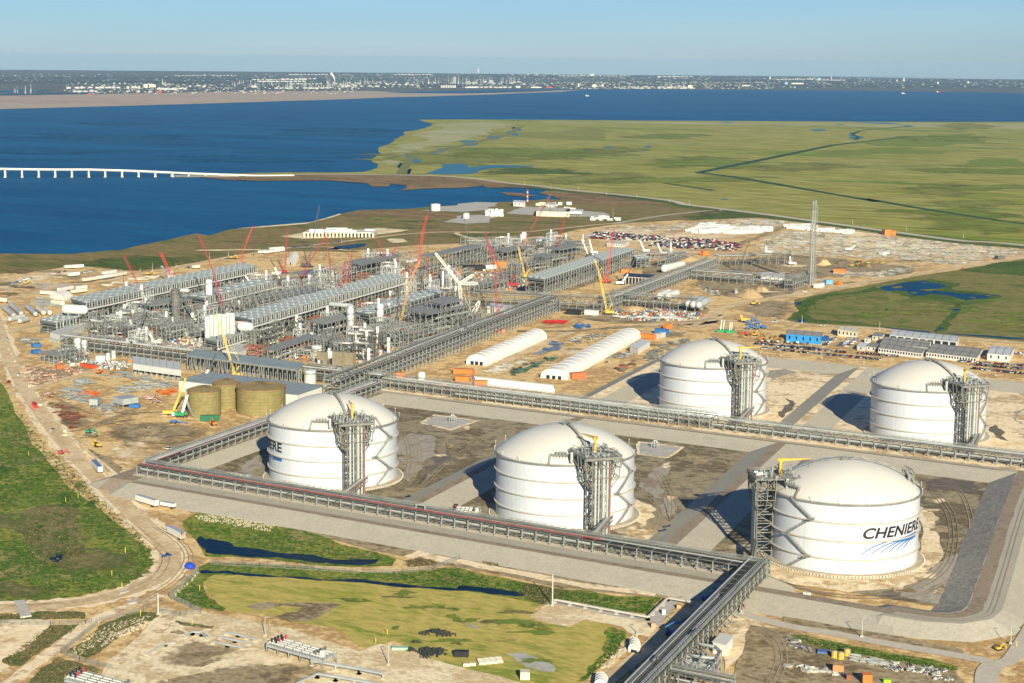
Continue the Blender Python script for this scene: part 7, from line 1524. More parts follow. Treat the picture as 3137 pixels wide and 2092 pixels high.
bundles('steel_bundle','grey steel stack in the laydown yard at the left edge','steel bundle','grey stacks at the left edge','D',[(240,830),(400,820),(500,880),(480,905),(260,880)],22,B_,L=12,seed=27)
bundles('steel_bundle','grey scaffold stack beside the blue skips','steel bundle','grey scaffold beside the blue skips','D',[(180,1140),(330,1155),(320,1185),(200,1190)],14,B_,L=7,seed=28,jit=1)
bundles('timber_stack','pale stack beside the longest cooling block','steel bundle','pale stacks beyond the longest cooling block','D',[(800,715),(1000,675),(1290,640),(1270,660),(1000,700),(850,728)],26,[WHITE,CREAM],L=9,seed=29)
bundles('white_block','white wrapped unit in the far laydown yard','wrapped unit','white wrapped units in the far yard','G',[(20,245),(150,200),(330,225),(560,232),(560,262),(300,258),(120,265)],58,[FABRIC],L=24,Wd=11,H=4.5,seed=30,jit=.1)
bundles('white_block','white wrapped unit near the far highway','wrapped unit','white wrapped units near the highway','G',[(715,205),(860,212),(900,235),(1140,245),(1130,262),(950,250),(720,225)],34,[FABRIC],L=24,Wd=11,H=4.5,seed=31,jit=.1)
bundles('machine','colourful small machine in the hire yard','machine','small machines in the hire yard','G',[(360,950),(560,960),(680,990),(680,1010),(380,990)],26,[GREEN,ORANGE],L=4,Wd=2,H=2,seed=32,jit=1.5)
bundles('machine','dark machine in the yard right of the two tall stacks','machine','machines right of the stacks','G',[(1050,470),(1360,440),(1380,470),(1300,500),(1080,500)],26,[STEEL_D,YELLOW],L=7,Wd=4,H=3,seed=33,jit=1)
# the very wide laydown yards: streaks of countless small lengths
mb = MB(); rr = random.Random(9)
for k,q,n,L in (('G',[(480,330),(700,240),(1100,270),(1500,290),(2000,340),(2352,380),(2352,400),(1900,480),(1500,440),(1000,420),(560,400)],1500,9),('G',[(1000,520),(1300,530),(1550,490),(1620,500),(1400,560),(1100,560)],160,6),('G',[(100,180),(500,160),(720,180),(600,210),(300,215),(60,220)],300,12),('F',[(1100,370),(1400,340),(1900,320),(2080,330),(1800,380),(1300,395)],160,10),('D',[(0,640),(400,700),(500,690),(200,740),(0,760)],20,8),('G',[(130,640),(260,690),(230,700),(110,660)],30,6)):
 for p in scatter(k,q,n,rr):
  mb.c = rr.choice([0,0,1,1,2,3]); l = rr.uniform(.4,1.4)*L; a = .15+rr.uniform(-.05,.05)+(math.pi/2 if rr.random() < .15 else 0); mb.box(p,l,rr.uniform(.6,1.8),rr.uniform(.3,1.0),a)
tag(mb.build('laydown_material',[STEEL,mat('weathered_timber',(.33,.28,.2),.9),STEEL_L,STEEL_D]),'countless short lengths of grey material laid in streaks over the pale yard','laydown',kind='stuff')
mb = MB()
for lst in (('E',[(300,1250),(620,1150),(700,1300),(1100,1260),(1280,1200),(1400,1150),(1700,1180),(1300,1330),(700,1350)]),('D',[(760,1180),(1100,1140),(1500,1100),(1640,1150),(1700,1230),(1300,1230),(900,1200)]),('E',[(900,560),(1400,560),(1500,640),(1300,700),(1000,640)]),('F',[(0,720),(250,700),(540,780),(540,860),(200,850)]),('D',[(2091-800,560),(1500,700),(1700,760),(1400,720)]),('D',[(480,1290),(760,1330),(1050,1330),(1000,1400),(700,1380),(420,1330)]),('F',[(1250,1040),(1600,1000),(2000,1060),(1900,1100),(1400,1110)])):
 for p in scatter(lst[0],lst[1],330,rr):
  mb.c = rr.choice([0,1,1,2,3,4,5,6,6,7]); mb.box(p,rr.uniform(.7,4),rr.uniform(.6,2.2),rr.uniform(.4,2.2),rr.uniform(0,3))
tag(mb.build('site_clutter',[STEEL_D,STEEL_L,RUST,CREAM,WHITE,ORANGE,STEEL,BLUE]),'countless small crates, planks and fittings strewn between the process frames','clutter',kind='stuff')
# spoil heaps
def heap(label,k,pts,h,m):
 q = gp(k,pts,.5); c = sum(q,V((0,0,0)))/len(q); rnd = random.Random(len(label)); mb = MB(); n = len(q); R = []; P = [q[i].lerp(q[(i+1) % n],u) for i in range(n) for u in (0,.33,.66)]; n = len(P); lv = [0,.25,.5,.75,.93]
 for j,f in enumerate(lv):
  for p in P: w = p.lerp(c,f); mb.v.append((w.x+rnd.uniform(-1,1)*.6*j,w.y+rnd.uniform(-1,1)*.6*j,.5+h*(math.sin(f*math.pi/2) ** 1.2)*(1+rnd.uniform(-.12,.12)*(j > 0))))
 for j in range(len(lv)-1):
  for i in range(n): mb.face((j*n+i,j*n+(i+1) % n,(j+1)*n+(i+1) % n,(j+1)*n+i))
 mb.v.append((c.x,c.y,.5+h)); [mb.face(((len(lv)-1)*n+i,(len(lv)-1)*n+(i+1) % n,len(mb.v)-1)) for i in range(n)]
 o = mb.build('spoil_heap',m,org=c,smooth=True); tag(o,label,'sand heap')
heap('ribbed orange sand heap beside the perimeter road','G',[(345,690),(400,650),(450,645),(500,665),(545,705),(480,718),(400,712)],6,mat('orange_sand',(.62,.42,.2),.9,0,.12,5))
heap('small sand heap behind the ribbed orange one','G',[(480,655),(520,640),(585,655),(540,668)],4,mat('orange_sand',(.62,.42,.2),.9))
heap('grey heap left of the ribbed orange sand heap','G',[(325,670),(345,655),(370,670),(345,682)],3.5,CONC)
heap('sand heap beside the two tall stacks','G',[(900,480),(940,462),(1000,460),(1015,478),(960,485)],6,mat('orange_sand',(.62,.42,.2),.9))
heap('broad sand heap left of the bare frames','G',[(-180,455),(-60,415),(60,425),(120,450),(0,462)],5,mat('orange_sand',(.62,.42,.2),.9))
heap('broad sand heap before the low rack','F',[(1300,1005),(1400,985),(1520,1000),(1480,1030),(1360,1035)],3,mat('orange_sand',(.62,.42,.2),.9))
heap('earth mound on the muddy clearing','H',[(1040,570),(1120,530),(1280,530),(1300,570),(1200,620),(1080,610)],2.4,MUD)
heap('second earth mound on the muddy clearing','H',[(1080,620),(1260,600),(1330,640),(1200,670),(1100,660)],2,MUD)
# lined trench beside the haul road
for i,(k,pts) in enumerate((('H',[(300,370),(345,372),(430,480),(520,585)]),('H',[(505,615),(545,608),(620,680),(700,745),(850,860),(990,985)]),('H',[(700,790),(760,820),(860,920),(910,1000),(990,990)]),('D',[(45,1190),(95,1280),(120,1330)]),('D',[(135,1360),(190,1440),(235,1530)]))):
 P = gp(k,pts,.55); mb = MB()
 for a,b in zip(P,P[1:]): mb.beam(a+V((0,0,.5)),b+V((0,0,.5)),1.8,1.1)
 o = mb.build('trench_kerb',SANDL,org=P[0]); tag(o,ordn(i)+' pale trench bank along the haul road, counted from the front dike'if i < 0 else ['pale trench bank at the dark pipe heap','long pale trench bank beside the blue-roofed trailer','outer pale trench bank at the front dike corner','pale kerb at the left road bend','pale kerb left of the debris field'][i],'kerb')
# ================================================================== FOREGROUND SKIDS, TRESTLES, POLES
def skid(label,k,q,z,rows,seed=1,m=PIPE,legs=True):
 A,B,C_ = (g(k,*p,z=z) for p in q); o = V((A.x,A.y,0)); vx,vy = V((B.x-A.x,B.y-A.y,0)),V((C_.x-B.x,C_.y-B.y,0)); ux,uy = vx.normalized(),vy.normalized(); rnd = random.Random(seed); e = thing('valve_skid',(o.x,o.y,.6),label,'pipe skid')
 mb = MB(); mb.slab(o,vx,vy,z-.3,z); [mb.beam(o+vy*j+V((0,0,z-.5)),o+vx+vy*j+V((0,0,z-.5)),.35,.7) for j in (0,1)]; mb.build('deck',mat('skid_deck',(.36,.38,.38),.6,.1),e); n = 5
 for i in range(n+1):
  for j in (0,1): mb = MB(); p = o+vx*(i/n)+vy*j; mb.beam(V((p.x,p.y,.5)),V((p.x,p.y,z)),.35); mb.beam(V((p.x,p.y,.8)),V((p.x,p.y,z-.5))+ux*2*(1 if i < n else -1),.18); mb.build('leg',STEEL,e)
 mb = MB(); railing(mb,[o+V((0,0,z)),o+vx+V((0,0,z)),o+vx+vy+V((0,0,z)),o+vy+V((0,0,z)),o+V((0,0,z))],1.1,1.8,.1); mb.build('railing',STEEL_L,e)
 for i in range(rows):
  p = o+vy*((i+.7)/(rows+.4))+V((0,0,z+.9)); mb = MB(); mb.tube([p-ux*1.2-V((0,0,1.2)),p+ux*.8,p+vx-ux*2],.42,10); mb.build('pipe',WHITE,e,smooth=True)
  mb = MB()
  for u in (.3,.45,.6,.75): c = p+vx*u; mb.cyl(c-ux*.2,c+ux*.2,.6,10)
  mb.build('flange',STEEL_D,e)
  for u,mm in ((.06,BLACK),(.14,RED if i % 2 else BLACK),(.84,STEEL_D)): mb = MB(); c = p+vx*u; mb.cyl(c,c+V((0,0,1.4+rnd.random())),.42,8); mb.ball(c+V((0,0,1.6)),(.7,.7,.45),8,5); mb.build('valve',mm,e)
 mb = MB(); c = o+vx*.9+vy*.4; mb.box((c.x,c.y,z),1.6,1.6,2.8); mb.build('meter_box',WHITE,e)
skid('valve skid with four white pipes on a raised grey deck','M',[(1745,800),(2115,905),(2205,865)],4.6,4)
skid('valve skid with red valves cut by the bottom left edge of the picture','M',[(425,1030),(840,1140),(920,1080)],4.6,4,2)
def pipeline(label,k,pts,z,r=.4,m=PIPE,n=1,gap=1.2,posts=True,step=8.,name='pipeline'):
 P = [g(k,*p,z=z) for p in pts]; e = thing(name,(P[0].x,P[0].y,.6),label,'pipeline')
 for j in range(n):
  Q = [p+V((0,gap*(j-(n-1)/2),0))+V((gap*.5*(j-(n-1)/2),0,0)) for p in P]; mb = MB(); mb.tube(Q,r,10); mb.build('pipe',m,e,smooth=True)
 if posts:
  for a,b in zip(P,P[1:]):
   c = max(1,int((b-a).length/step))
   for i in range(c+1): p = a.lerp(b,i/c); mb = MB(); mb.beam(V((p.x,p.y,.5)),p-V((0,0,r)),.5); mb.box((p.x,p.y,.5),1.6,1.6,.6); mb.beam(p-V((1.2,0,r+.2)),p+V((1.2,0,-r-.2)),.3); mb.build('support',CONC,e)
pipeline('pale pipe trestle round the green pond by the tall lattice mast','P',[(345,682),(1335,865),(1545,662),(1830,712)],2.2,.45,CONC,2,.9)
pipeline('raised grey pipe run from the valve skid to the right','M',[(2045,905),(2352,958),(2510,990)],3.,.5,PIPE,2,1.1)
pipeline('lower raised pipe loop at the bottom edge','N',[(-250,1080),(-60,990),(60,1010),(300,1050),(520,1090)],2.6,.45,PIPE,2,1.)
pipeline('grey pipe lying in the sandy hollow','M',[(960,862),(1080,800),(1135,785)],1.2,.5,PIPE,1)
pipeline('grey pipe manifold left of the valve skid, upper run','M',[(1480,720),(1560,735),(1675,765)],1.6,.32,PIPE,2,.9,step=5)
pipeline('grey pipe manifold left of the valve skid, middle run','M',[(1440,750),(1540,772),(1630,790)],1.6,.32,PIPE,2,.9,step=5)
pipeline('grey pipe manifold left of the valve skid, nearest run','M',[(1395,780),(1490,802),(1585,818)],1.6,.32,PIPE,2,.9,step=5)
pipeline('small arched pipe frame beside the sandy hollow','M',[(1212,738),(1260,715),(1320,722),(1360,748)],2.2,.32,PIPE,2,1.,step=5)
pipeline('red fire pipe climbing beside the bottom right rack','O',[(503,572),(512,448),(490,440)],2.4,.28,RED,1)
for lb,k,b,s in (('small grey sump pump frame in the basin right of the tank lettered ERE','I',(1665,500),1.),('small grey sump pump frame in the basin right of the middle front tank','J',(1590,490),1.)):
 p = g(k,*b,z=.9); e = thing('sump_pump',p,lb,'pump frame'); mb = MB()
 for x in (-2,0,2):
  for y in (-1.5,1.5): mb.beam(p+V((x,y,0)),p+V((x,y,4)),.3)
 for x in (-2,2): mb.beam(p+V((x,-1.5,4)),p+V((x,1.5,4)),.3)
 for y in (-1.5,1.5): mb.beam(p+V((-2,y,4)),p+V((2,y,4)),.3); mb.beam(p+V((-2,y,2)),p+V((2,y,2)),.3)
 mb.build('frame',STEEL_L,e); mb = MB(); mb.tube([p+V((-1,0,0)),p+V((-1,0,5)),p+V((1,0,5)),p+V((1,0,0))],.35,8); mb.build('pipe',WHITE,e)
for i,(k,q,z) in enumerate((('H',[(1750,960),(1990,990),(2010,940)],6),('I',[(1650,1235),(1870,1250),(1890,1200)],5))):
 skid(['grey pump skid behind the left end of the front rack','pump skid with dark pumps behind the front rack before the middle tank'][i],k,q,z,3,5+i)
steel('pipe module with fat bent pipes right of the bottom right rack','O',(115,905),(300,965),(190,790),9,3,2,2,pipes=14,seed=70,decks=(1,),t=.4)
pipeline('fat bent white pipe loop on the pipe module, upper','O',(lambda q: q)([(170,790),(330,815),(360,845),(330,890),(120,870)]),8,.8,PIPE,1,posts=False,name='pipe_loop')
pipeline('fat bent white pipe loop on the pipe module, lower','O',[(130,905),(290,945),(330,925),(350,880)],6,.8,PIPE,1,posts=False,name='pipe_loop')
pipeline('bright red pipes at the bottom edge under the cross rack','O',[(40,960),(110,965),(190,985)],4,.5,RED,2,1.5,posts=False,name='red_pipe')
ubox('equipment_box','white equipment box on the yard beside the bottom right rack','O',(315,780),(395,800),(445,745),6,WHITE,WHITE,legs=0)
ubox('tan_roof','tan flat roof under the rack at the bottom edge','O',(190,1010),(330,1040),(365,1000),6,mat('tan_roof',(.5,.36,.22),.8),mat('tan_roof',(.5,.36,.22),.8),cat='shelter')
a_,b_ = g('O',-100,930,10),g('O',440,1040,10); rack('short cross rack at the bottom edge over the bottom right rack',(a_.x,a_.y),(b_.x,b_.y),7,9,.5,7,(.55,1.0),5,None,seed=72,big=False)
for i,(x,y) in enumerate(((1110,885),(1152,893),(1192,872))):
 b = g('O',x,y,.6); e = thing('yellow_tank',b,['left','middle','right'][i]+' upright yellow drum in the bottom right yard','drum'); mb = MB(); mb.lathe(b,[(1.5,0),(1.5,2.8),(1.3,3),(.02,3.2)],14); mb.build('body',YELLOW,e,smooth=True); mb = MB(); mb.lathe(b,[(1.56,1.3),(1.56,1.6)],14); mb.lathe(b,[(1.56,2.7),(1.4,3.1)],14); mb.build('band',STEEL,e)
BL = random.Random(5)
for i in range(14):
 x,y = 1010+(i % 4)*38+(i//4)*6,925-(i % 4)*4+(i//4)*11-18; b = g('N',x-(0 if i < 12 else 110),y,.6); mb = MB(); mb.box(b,3.,1.5,1.1,.55+BL.uniform(-.08,.08)); mb.box(b+V((0,0,1.1)),2.6,1.2,.1,.55); tag(mb.build('concrete_block',CREAM,org=b),'cream concrete block in the rows at the edge of the dry meadow','concrete block','cream concrete blocks')
for i,(x,y,s,m) in enumerate(((640,730,1.4,PEAT),(720,730,2.6,DGREEN),(780,735,2.2,PEAT),(590,785,1.2,PEAT),(545,835,1.5,DGREEN),(660,850,2.4,DGREEN),(700,860,2.6,BLACK),(650,880,1.4,BLACK),(740,840,1.6,DGREEN))):
 b = g('N',x,y,.5); mb = MB()
 for j in range(60):
  a = BL.uniform(0,6.28); r = BL.uniform(0,1)*s*2.4; h = s*(1-r/(s*2.6)); q = b+V((r*math.cos(a),r*math.sin(a)*.7,BL.uniform(0,h))); mb.ball(q,(.5*s*.5,.5*s*.5,.3*s),5,3)
 tag(mb.build('scrub_heap',[mat('dark_scrub',(.05,.045,.03),.9,0,.4,.6) if m is PEAT else mat('dark_tarp',(.025,.03,.028),.7,0,.3,1)],org=b),ordn(i)+' dark overgrown heap counted from the back at the edge of the dry meadow','heap')
def pole(label,k,base,topy,lampm=True,r=.16,name='lamp_post',cat='lamp post',m=STEEL_L,z=.6,arm=True):
 b = g(k,*base,z=z); h = over(b,k,base[0],topy).z-z; e = thing(name,b,label,cat); mb = MB(); mb.cyl(b,b+V((0,0,h)),r*1.4,8,r*.8); mb.build('post',m,e)
 mb = MB(); mb.box(b,1.2,1.2,.9); mb.build('footing',CONC,e)
 if arm: mb = MB(); mb.beam(b+V((0,0,h)),b+V((CR_.x,CR_.y,0))*1.2+V((0,0,h+.2)),.14); mb.box(b+V((CR_.x*1.4,CR_.y*1.4,h+.1)),.9,.4,.2); mb.build('lamp_head',STEEL_L,e)
 return e,b,h
pole('lamp post on the dike toe below the blue-ray tank','O',(1290,750),632)
pole('lamp post at the outer right dike corner','O',(2265,795),680)
pole('lamp post at the edge of the dry meadow','N',(407,935),795)
pole('lamp post left of the valve skid','M',(1737,745),622)
pole('lamp post at the gate by the road bend','M',(1042,600),488,m=STEEL_D)
pole('tall white post at the gate by the road bend','M',(1037,605),465,m=WHITE,arm=False,r=.25)
pole('thin lamp post beside the little tent','P',(1226,1050),930)
pole('thin lamp post by the gantry shadow','P',(1775,770),625)
_,b,h = pole('tall pale lightning mast at the end of the pipe trestle','P',(320,748),410,arm=False,r=.3,name='lightning_mast',cat='mast',m=CONC)
for i,(k,x,y,ty) in enumerate((('G',810,880,825),('G',1348,935,872),('G',660,1110,1070),('G',945,1130,1085),('G',1240,1160,1120),('G',2155,1250,1215),('E',904,372,330),('F',1248,300,195),('D',1222,595,535),('D',1828,480,440),('D',1678,500,450),('B',1298,825,795),('B',1470,850,815),('B',1650,865,830),('B',1836,890,850),('D',1122,600,575),('D',1410,565,535),('F',1440,110,85),('F',1700,150,122),('F',1860,170,140),('G',1160,195,160),('G',1535,240,205),('G',1930,290,255))):
 pole(ordn(i)+' thin utility pole in the distance, counted over the site and highway',k,(x,y),ty,arm=False,r=.22,name='utility_pole',cat='pole',m=mat('wood_pole',(.35,.3,.24),.8))
for i,(k,x,y) in enumerate((('H',230,770),('H',336,740),('H',527,1142),('H',625,1108),('H',1003,1545),('M',822,200),('M',733,348),('M',799,427),('M',1308,445),('M',920,612),('N',398,735),('N',323,792),('M',1258,670),('S',2280,385))):
 b = g(k,x,y,.6); mb = MB(); mb.cyl(b,b+V((0,0,2.6)),.13,8); mb.ball(b+V((0,0,2.6)),(.13,.13,.13),8,4); tag(mb.build('marker_post',mat('marker_yellow',(.75,.6,.05),.5),org=b),['lone yellow marker post at the upper left of the meadow','yellow marker post nearest the haul road bend top','yellow marker post above the dead grass patch','yellow marker post right of the one above the dead grass','yellow marker post low in the meadow near the road curve','yellow marker post above the lush clump by the road','yellow marker post in the dead grass near the road curve','yellow marker post just above the road at the bottom left','yellow marker post on the green ditch bank corner','yellow marker post by the fence at the gate','yellow marker post in the dry meadow left of the lamp post','second yellow marker post left of the meadow lamp post','yellow marker post in the sandy yard','orange-yellow marker at the far right lamp post'][i],'marker post')
# striped mast on the coast pad
b = g('F',565,165,.6); t = over(b,'F',565,50); e = thing('striped_mast',b,'red and white striped mast standing on the coast pad','mast'); n = 7
for i in range(n): mb = MB(); lattice(mb,b.lerp(t,i/n),b.lerp(t,(i+1)/n),2.6,.5); mb.cyl(b.lerp(t,i/n),b.lerp(t,(i+1)/n),.8,6); mb.build('mast_section',[RED,WHITE][i % 2],e)
for lb,k,p,r,ty in (('lone white round tank at the tip of the coast pad','E',(1658,118),8.5,58),('small twin white tank on the coast pad','E',(1905,175),5,132),('white stepped tower unit on the coast pad','F',(245,262),5,212),('second white tower unit on the coast pad','F',(350,262),4,225),('white tank left of the tower units','F',(72,285),5,240)):
 column('vessel',lb,k,p,ty,r,WHITE,plats=0,cat='tank')
for i in range(16): x = 250+rr.uniform(0,110); b = g('F',x,262+rr.uniform(-8,6),.6); mb = MB(); mb.box(b,rr.uniform(4,9),rr.uniform(3,6),rr.uniform(3,12),.5); tag(mb.build('plant_unit',WHITE,org=b),'small white plant unit in the cluster on the coast pad','plant unit','white plant units on the coast pad')
for i in range(14): b = g('F',620+rr.uniform(0,380),195+rr.uniform(-20,50),.6); mb = MB(); mb.box(b,rr.uniform(6,16),rr.uniform(4,8),rr.uniform(3,6),.3); tag(mb.build('plant_unit',[WHITE,CREAM,CONC][i % 3],org=b),'small pale unit beside the far concrete wall','plant unit','pale units by the far concrete wall')
for i in range(12): b = g('F',1080+rr.uniform(0,230),290+rr.uniform(-12,14),.6); mb = MB(); mb.box(b,rr.uniform(5,10),rr.uniform(4,6),rr.uniform(3,5),.3); tag(mb.build('plant_unit',WHITE,org=b),'small white hut by the far crossroads','hut','white huts by the far crossroads')
# fences
def fence(label,k,pts,h=2.4):
 P = [g(k,*p,z=.6) for p in pts]; e = thing('chain_fence',P[0],label,'fence'); mb = MB(); m2 = MB()
 for a,b in zip(P,P[1:]):
  n = max(1,int((b-a).length/3.2))
  for i in range(n+1): p = a.lerp(b,i/n); mb.beam(p,p+V((0,0,h)),.13)
  for z in (h,h*.5,.1): mb.beam(a+V((0,0,z)),b+V((0,0,z)),.09)
  n = int((b-a).length/.45)
  for i in range(n): p = a.lerp(b,i/n); q = a.lerp(b,min(1,(i+2)/n)); m2.beam(p+V((0,0,.1)),q+V((0,0,h)),.025); m2.beam(q+V((0,0,.1)),p+V((0,0,h)),.025)
 mb.build('posts',STEEL,e); m2.build('wire_mesh',STEEL,e)
fence('chain fence along the left sandy yard','M',[(-50,668),(330,672),(560,668),(600,660)])
fence('chain fence along the track between the rocky ditches','M',[(650,655),(940,580),(940,545)])
fence('chain fence running down beside the sandy track','M',[(640,665),(400,858),(520,910),(735,965)])
fence('gate fence beside the tall white post','M',[(945,555),(995,560)]); fence('chain fence along the green ditch bank','M',[(1300,320),(1105,490),(1250,560),(1315,590),(1180,615),(1050,590)])
fence('chain fence above the long ditch pond','M',[(1380,275),(1700,290),(2352,330)]); fence('chain fence curving round the ditch end','N',[(250,330),(500,330),(700,310),(880,240)])
# riprap
ROCK = mat('pale_rock',(.44,.38,.28),.9,0,.2,1); mb = MB()
for k,q,n,s in (('M',[(440,860),(560,760),(740,660),(960,610),(1000,620),(800,690),(640,800),(500,880)],330,.42),('M',[(640,840),(760,760),(960,680),(1010,650),(960,640),(720,740)],200,.5),('H',[(1560,1250),(1750,1240),(2200,1330),(2160,1380),(1900,1340),(1600,1290)],520,.4),('M',[(1110,490),(1300,320),(1310,330),(1130,510)],80,.4),('P',[(830,1400),(1100,1150),(1200,1020),(1240,1040),(1150,1180),(900,1420)],160,.5)):
 for p in scatter(k,q,n,rr): r = s*rr.uniform(.5,1.6); mb.ball(p,(r,r*rr.uniform(.7,1),r*.7),5,3)
tag(mb.build('riprap',ROCK),'loose pale rocks lining the ditches and the dike toe','rocks',kind='stuff')
# pallet of tall grass and shrubs: real leaves, no one could count them
def foliage(name,label,m,areas,leaf,seed):
 rnd = random.Random(seed); mb = MB()
 for k,q,n,s in areas:
  for p in scatter(k,q,n,rnd):
   S = s*rnd.uniform(.5,1.5)
   for i in range(12):
    a = rnd.uniform(0,6.28); r = S*math.sqrt(rnd.random()); z = rnd.uniform(.1,.75)*S*(1-.4*r/S); c = p+V((r*math.cos(a),r*math.sin(a),z)); u = V((rnd.uniform(-1,1),rnd.uniform(-1,1),rnd.uniform(-.5,.9))).normalized()*leaf*rnd.uniform(.5,1.2); w = V((rnd.uniform(-1,1),rnd.uniform(-1,1),rnd.uniform(-.3,.5))).normalized()*leaf*rnd.uniform(.4,1)
    mb.c = rnd.randrange(len(m)); mb.poly([c-u*.5,c+w*.5,c+u*.6,c-w*.4])
 tag(mb.build(name,m),label,'vegetation',kind='stuff')
L1,L2,L3 = mat('leaf_bright',(.07,.14,.018),.8,0,.3,2),mat('leaf_mid',(.045,.095,.014),.8,0,.3,2),mat('leaf_dark',(.015,.045,.008),.8,0,.3,2); S1,S2 = mat('straw',(.23,.18,.08),.9,0,.2,2),mat('brown_stem',(.12,.085,.04),.9,0,.2,2)
foliage('meadow_scrub','low green scrub spread over the left meadow and the ditch banks',[L1,L2,L3],[('H',[(-60,520),(60,330),(150,420),(300,620),(470,800),(640,950),(900,1200),(1080,1380),(1240,1560),(1100,1600),(900,1500),(680,1300),(450,1150),(200,1150),(-60,1200)],1500,1.0),('M',[(0,120),(250,150),(330,300),(560,330),(860,330),(980,200),(1010,260),(950,330),(800,430),(560,470),(300,440),(0,340)],600,1.0),('M',[(1200,0),(1500,0),(2300,190),(2300,220),(1900,200),(1500,120),(1250,60)],300,.8),('N',[(400,335),(700,315),(1050,355),(1300,405),(1500,460),(1700,460),(1900,495),(2150,510),(2100,600),(1700,540),(1440,500),(1200,445),(500,380)],450,.9),('M',[(1120,500),(1260,400),(1340,470),(1460,580),(1300,555)],150,.9),('S',[(100,290),(600,380),(1100,480),(1700,600),(1650,620),(1000,510),(400,410)],300,.5),('S',[(2240,100),(2320,0),(2340,40),(2220,250)],60,.8),('G',[(760,770),(860,720),(1340,640),(1400,660),(950,740),(850,850),(1000,890),(900,890)],350,1.6),('N',[(1880,700),(1960,740),(1900,850),(1700,1030),(1680,1030),(1840,840)],160,.6)],.8,1)
foliage('dry_reeds','straw coloured reeds and dead stems along the ditches',[S1,S2,L3],[('N',[(1300,400),(1560,450),(1520,500),(1420,540),(1300,480)],200,.9),('N',[(520,255),(610,238),(700,250),(700,280),(540,292)],150,.8),('H',[(560,1180),(640,1250),(640,1330),(700,1420),(700,1600),(300,1640),(200,1480),(100,1350),(350,1180)],500,.8),('M',[(20,900),(330,680),(540,670),(300,830),(60,945)],260,.7),('M',[(440,860),(640,690),(900,595),(1030,605),(850,700),(560,895)],260,.6),('M',[(200,1040),(380,890),(620,960),(640,1000),(400,1060)],200,.7),('M',[(0,600),(250,590),(550,590),(540,630),(0,640)],200,.6),('H',[(1010,1080),(1180,1080),(1170,1100),(1030,1100)],60,.9),('N',[(1020,255),(1130,265),(1120,285),(1040,275)],50,.7),('M',[(1250,680),(1400,680),(1380,700)],30,.6)],.7,2)
# culverts and slabs on the haul road
for lb,q,z in (('pale concrete slab bridge across the haul road at the bottom left',[(92,510),(160,505),(207,608),(135,618)],1.3),('small pale slab beside the haul road near the gate',[(830,525),(885,487),(898,522),(835,530)],1.1),('small pale slab on the meadow side of the haul road',[(775,455),(840,438),(845,450),(785,462)],1.1)):
 P = gp('M',q,z); mb = MB(); mb.hexa([V((p.x,p.y,.5)) for p in P]+P); tag(mb.build('slab_bridge',CONC,org=P[0]),lb,'slab')
b = g('M',1245,300,.66); e = thing('tarped_pile',b,'bright blue tarpaulin over a load beside the road bend','tarpaulin'); mb = MB(); mb.ball(b+V((0,0,1.2)),(3.2,2.6,1.8),10,7); mb.build('tarpaulin',mat('bright_blue_tarp',(.02,.06,.45),.5,0,.2,1.2),e); mb = MB(); mb.box(b,4,3,.6,.3); mb.build('load',RUST,e)
car('small blue pickup with a trailer driving up the haul road bend',g('M',1092,222,.7),1.2,'pickup','blue',True)
pipeline('long white pipe lying along the haul road edge','H',[(740,1048),(800,1100),(920,1208)],1.,.35,WHITE,1,posts=False,name='road_pipe')
# two workers
def person(label,k,p,vest):
 b = g(k,*p,z=.64); me = bpy.data.meshes.new('body'); vs_ = [(0,0,.95),(0,0,1.2),(0,0,1.45),(0,0,1.6),(0,0,1.75),(.12,0,.5),(.14,.03,.06),(-.12,0,.5),(-.14,.03,.06),(.22,0,1.42),(.28,.02,1.12),(.3,.1,.88),(-.22,0,1.42),(-.28,.02,1.12),(-.3,.1,.88),(.14,.2,.04),(-.14,.2,.04)]
 me.from_pydata(vs_,[(0,1),(1,2),(2,3),(3,4),(0,5),(5,6),(0,7),(7,8),(2,9),(9,10),(10,11),(2,12),(12,13),(13,14),(6,15),(8,16)],[]); e = thing('person',b,label,'person'); o = bpy.data.objects.new('body',me); COL.objects.link(o); o.parent = e; md = o.modifiers.new('s','SKIN'); o.modifiers.new('u','SUBSURF').levels = 1
 R_ = [.17,.17,.16,.06,.12,.09,.06,.09,.06,.07,.05,.04,.07,.05,.04,.05,.05]
 for i,v in enumerate(me.skin_vertices[0].data): v.radius = (R_[i],R_[i]*.85); v.use_root = (i == 0)
 me.materials.append(mat('work_clothes',(.05,.07,.13),.9)); mb = MB(); mb.lathe(b,[(.2,.95),(.23,1.2),(.22,1.45),(.12,1.52)],10); mb.build('vest',vest,e); mb = MB(); mb.ball(b+V((0,0,1.82)),(.15,.15,.1),8,5); mb.build('helmet',WHITE,e)
HV = mat('hi_vis',(.45,.7,.05),.7)
person('worker in a yellow-green vest standing between trestle and gantry shadow','P',(1565,885),HV); person('worker in a pale vest standing at the haul road edge','H',(535,785),HV)
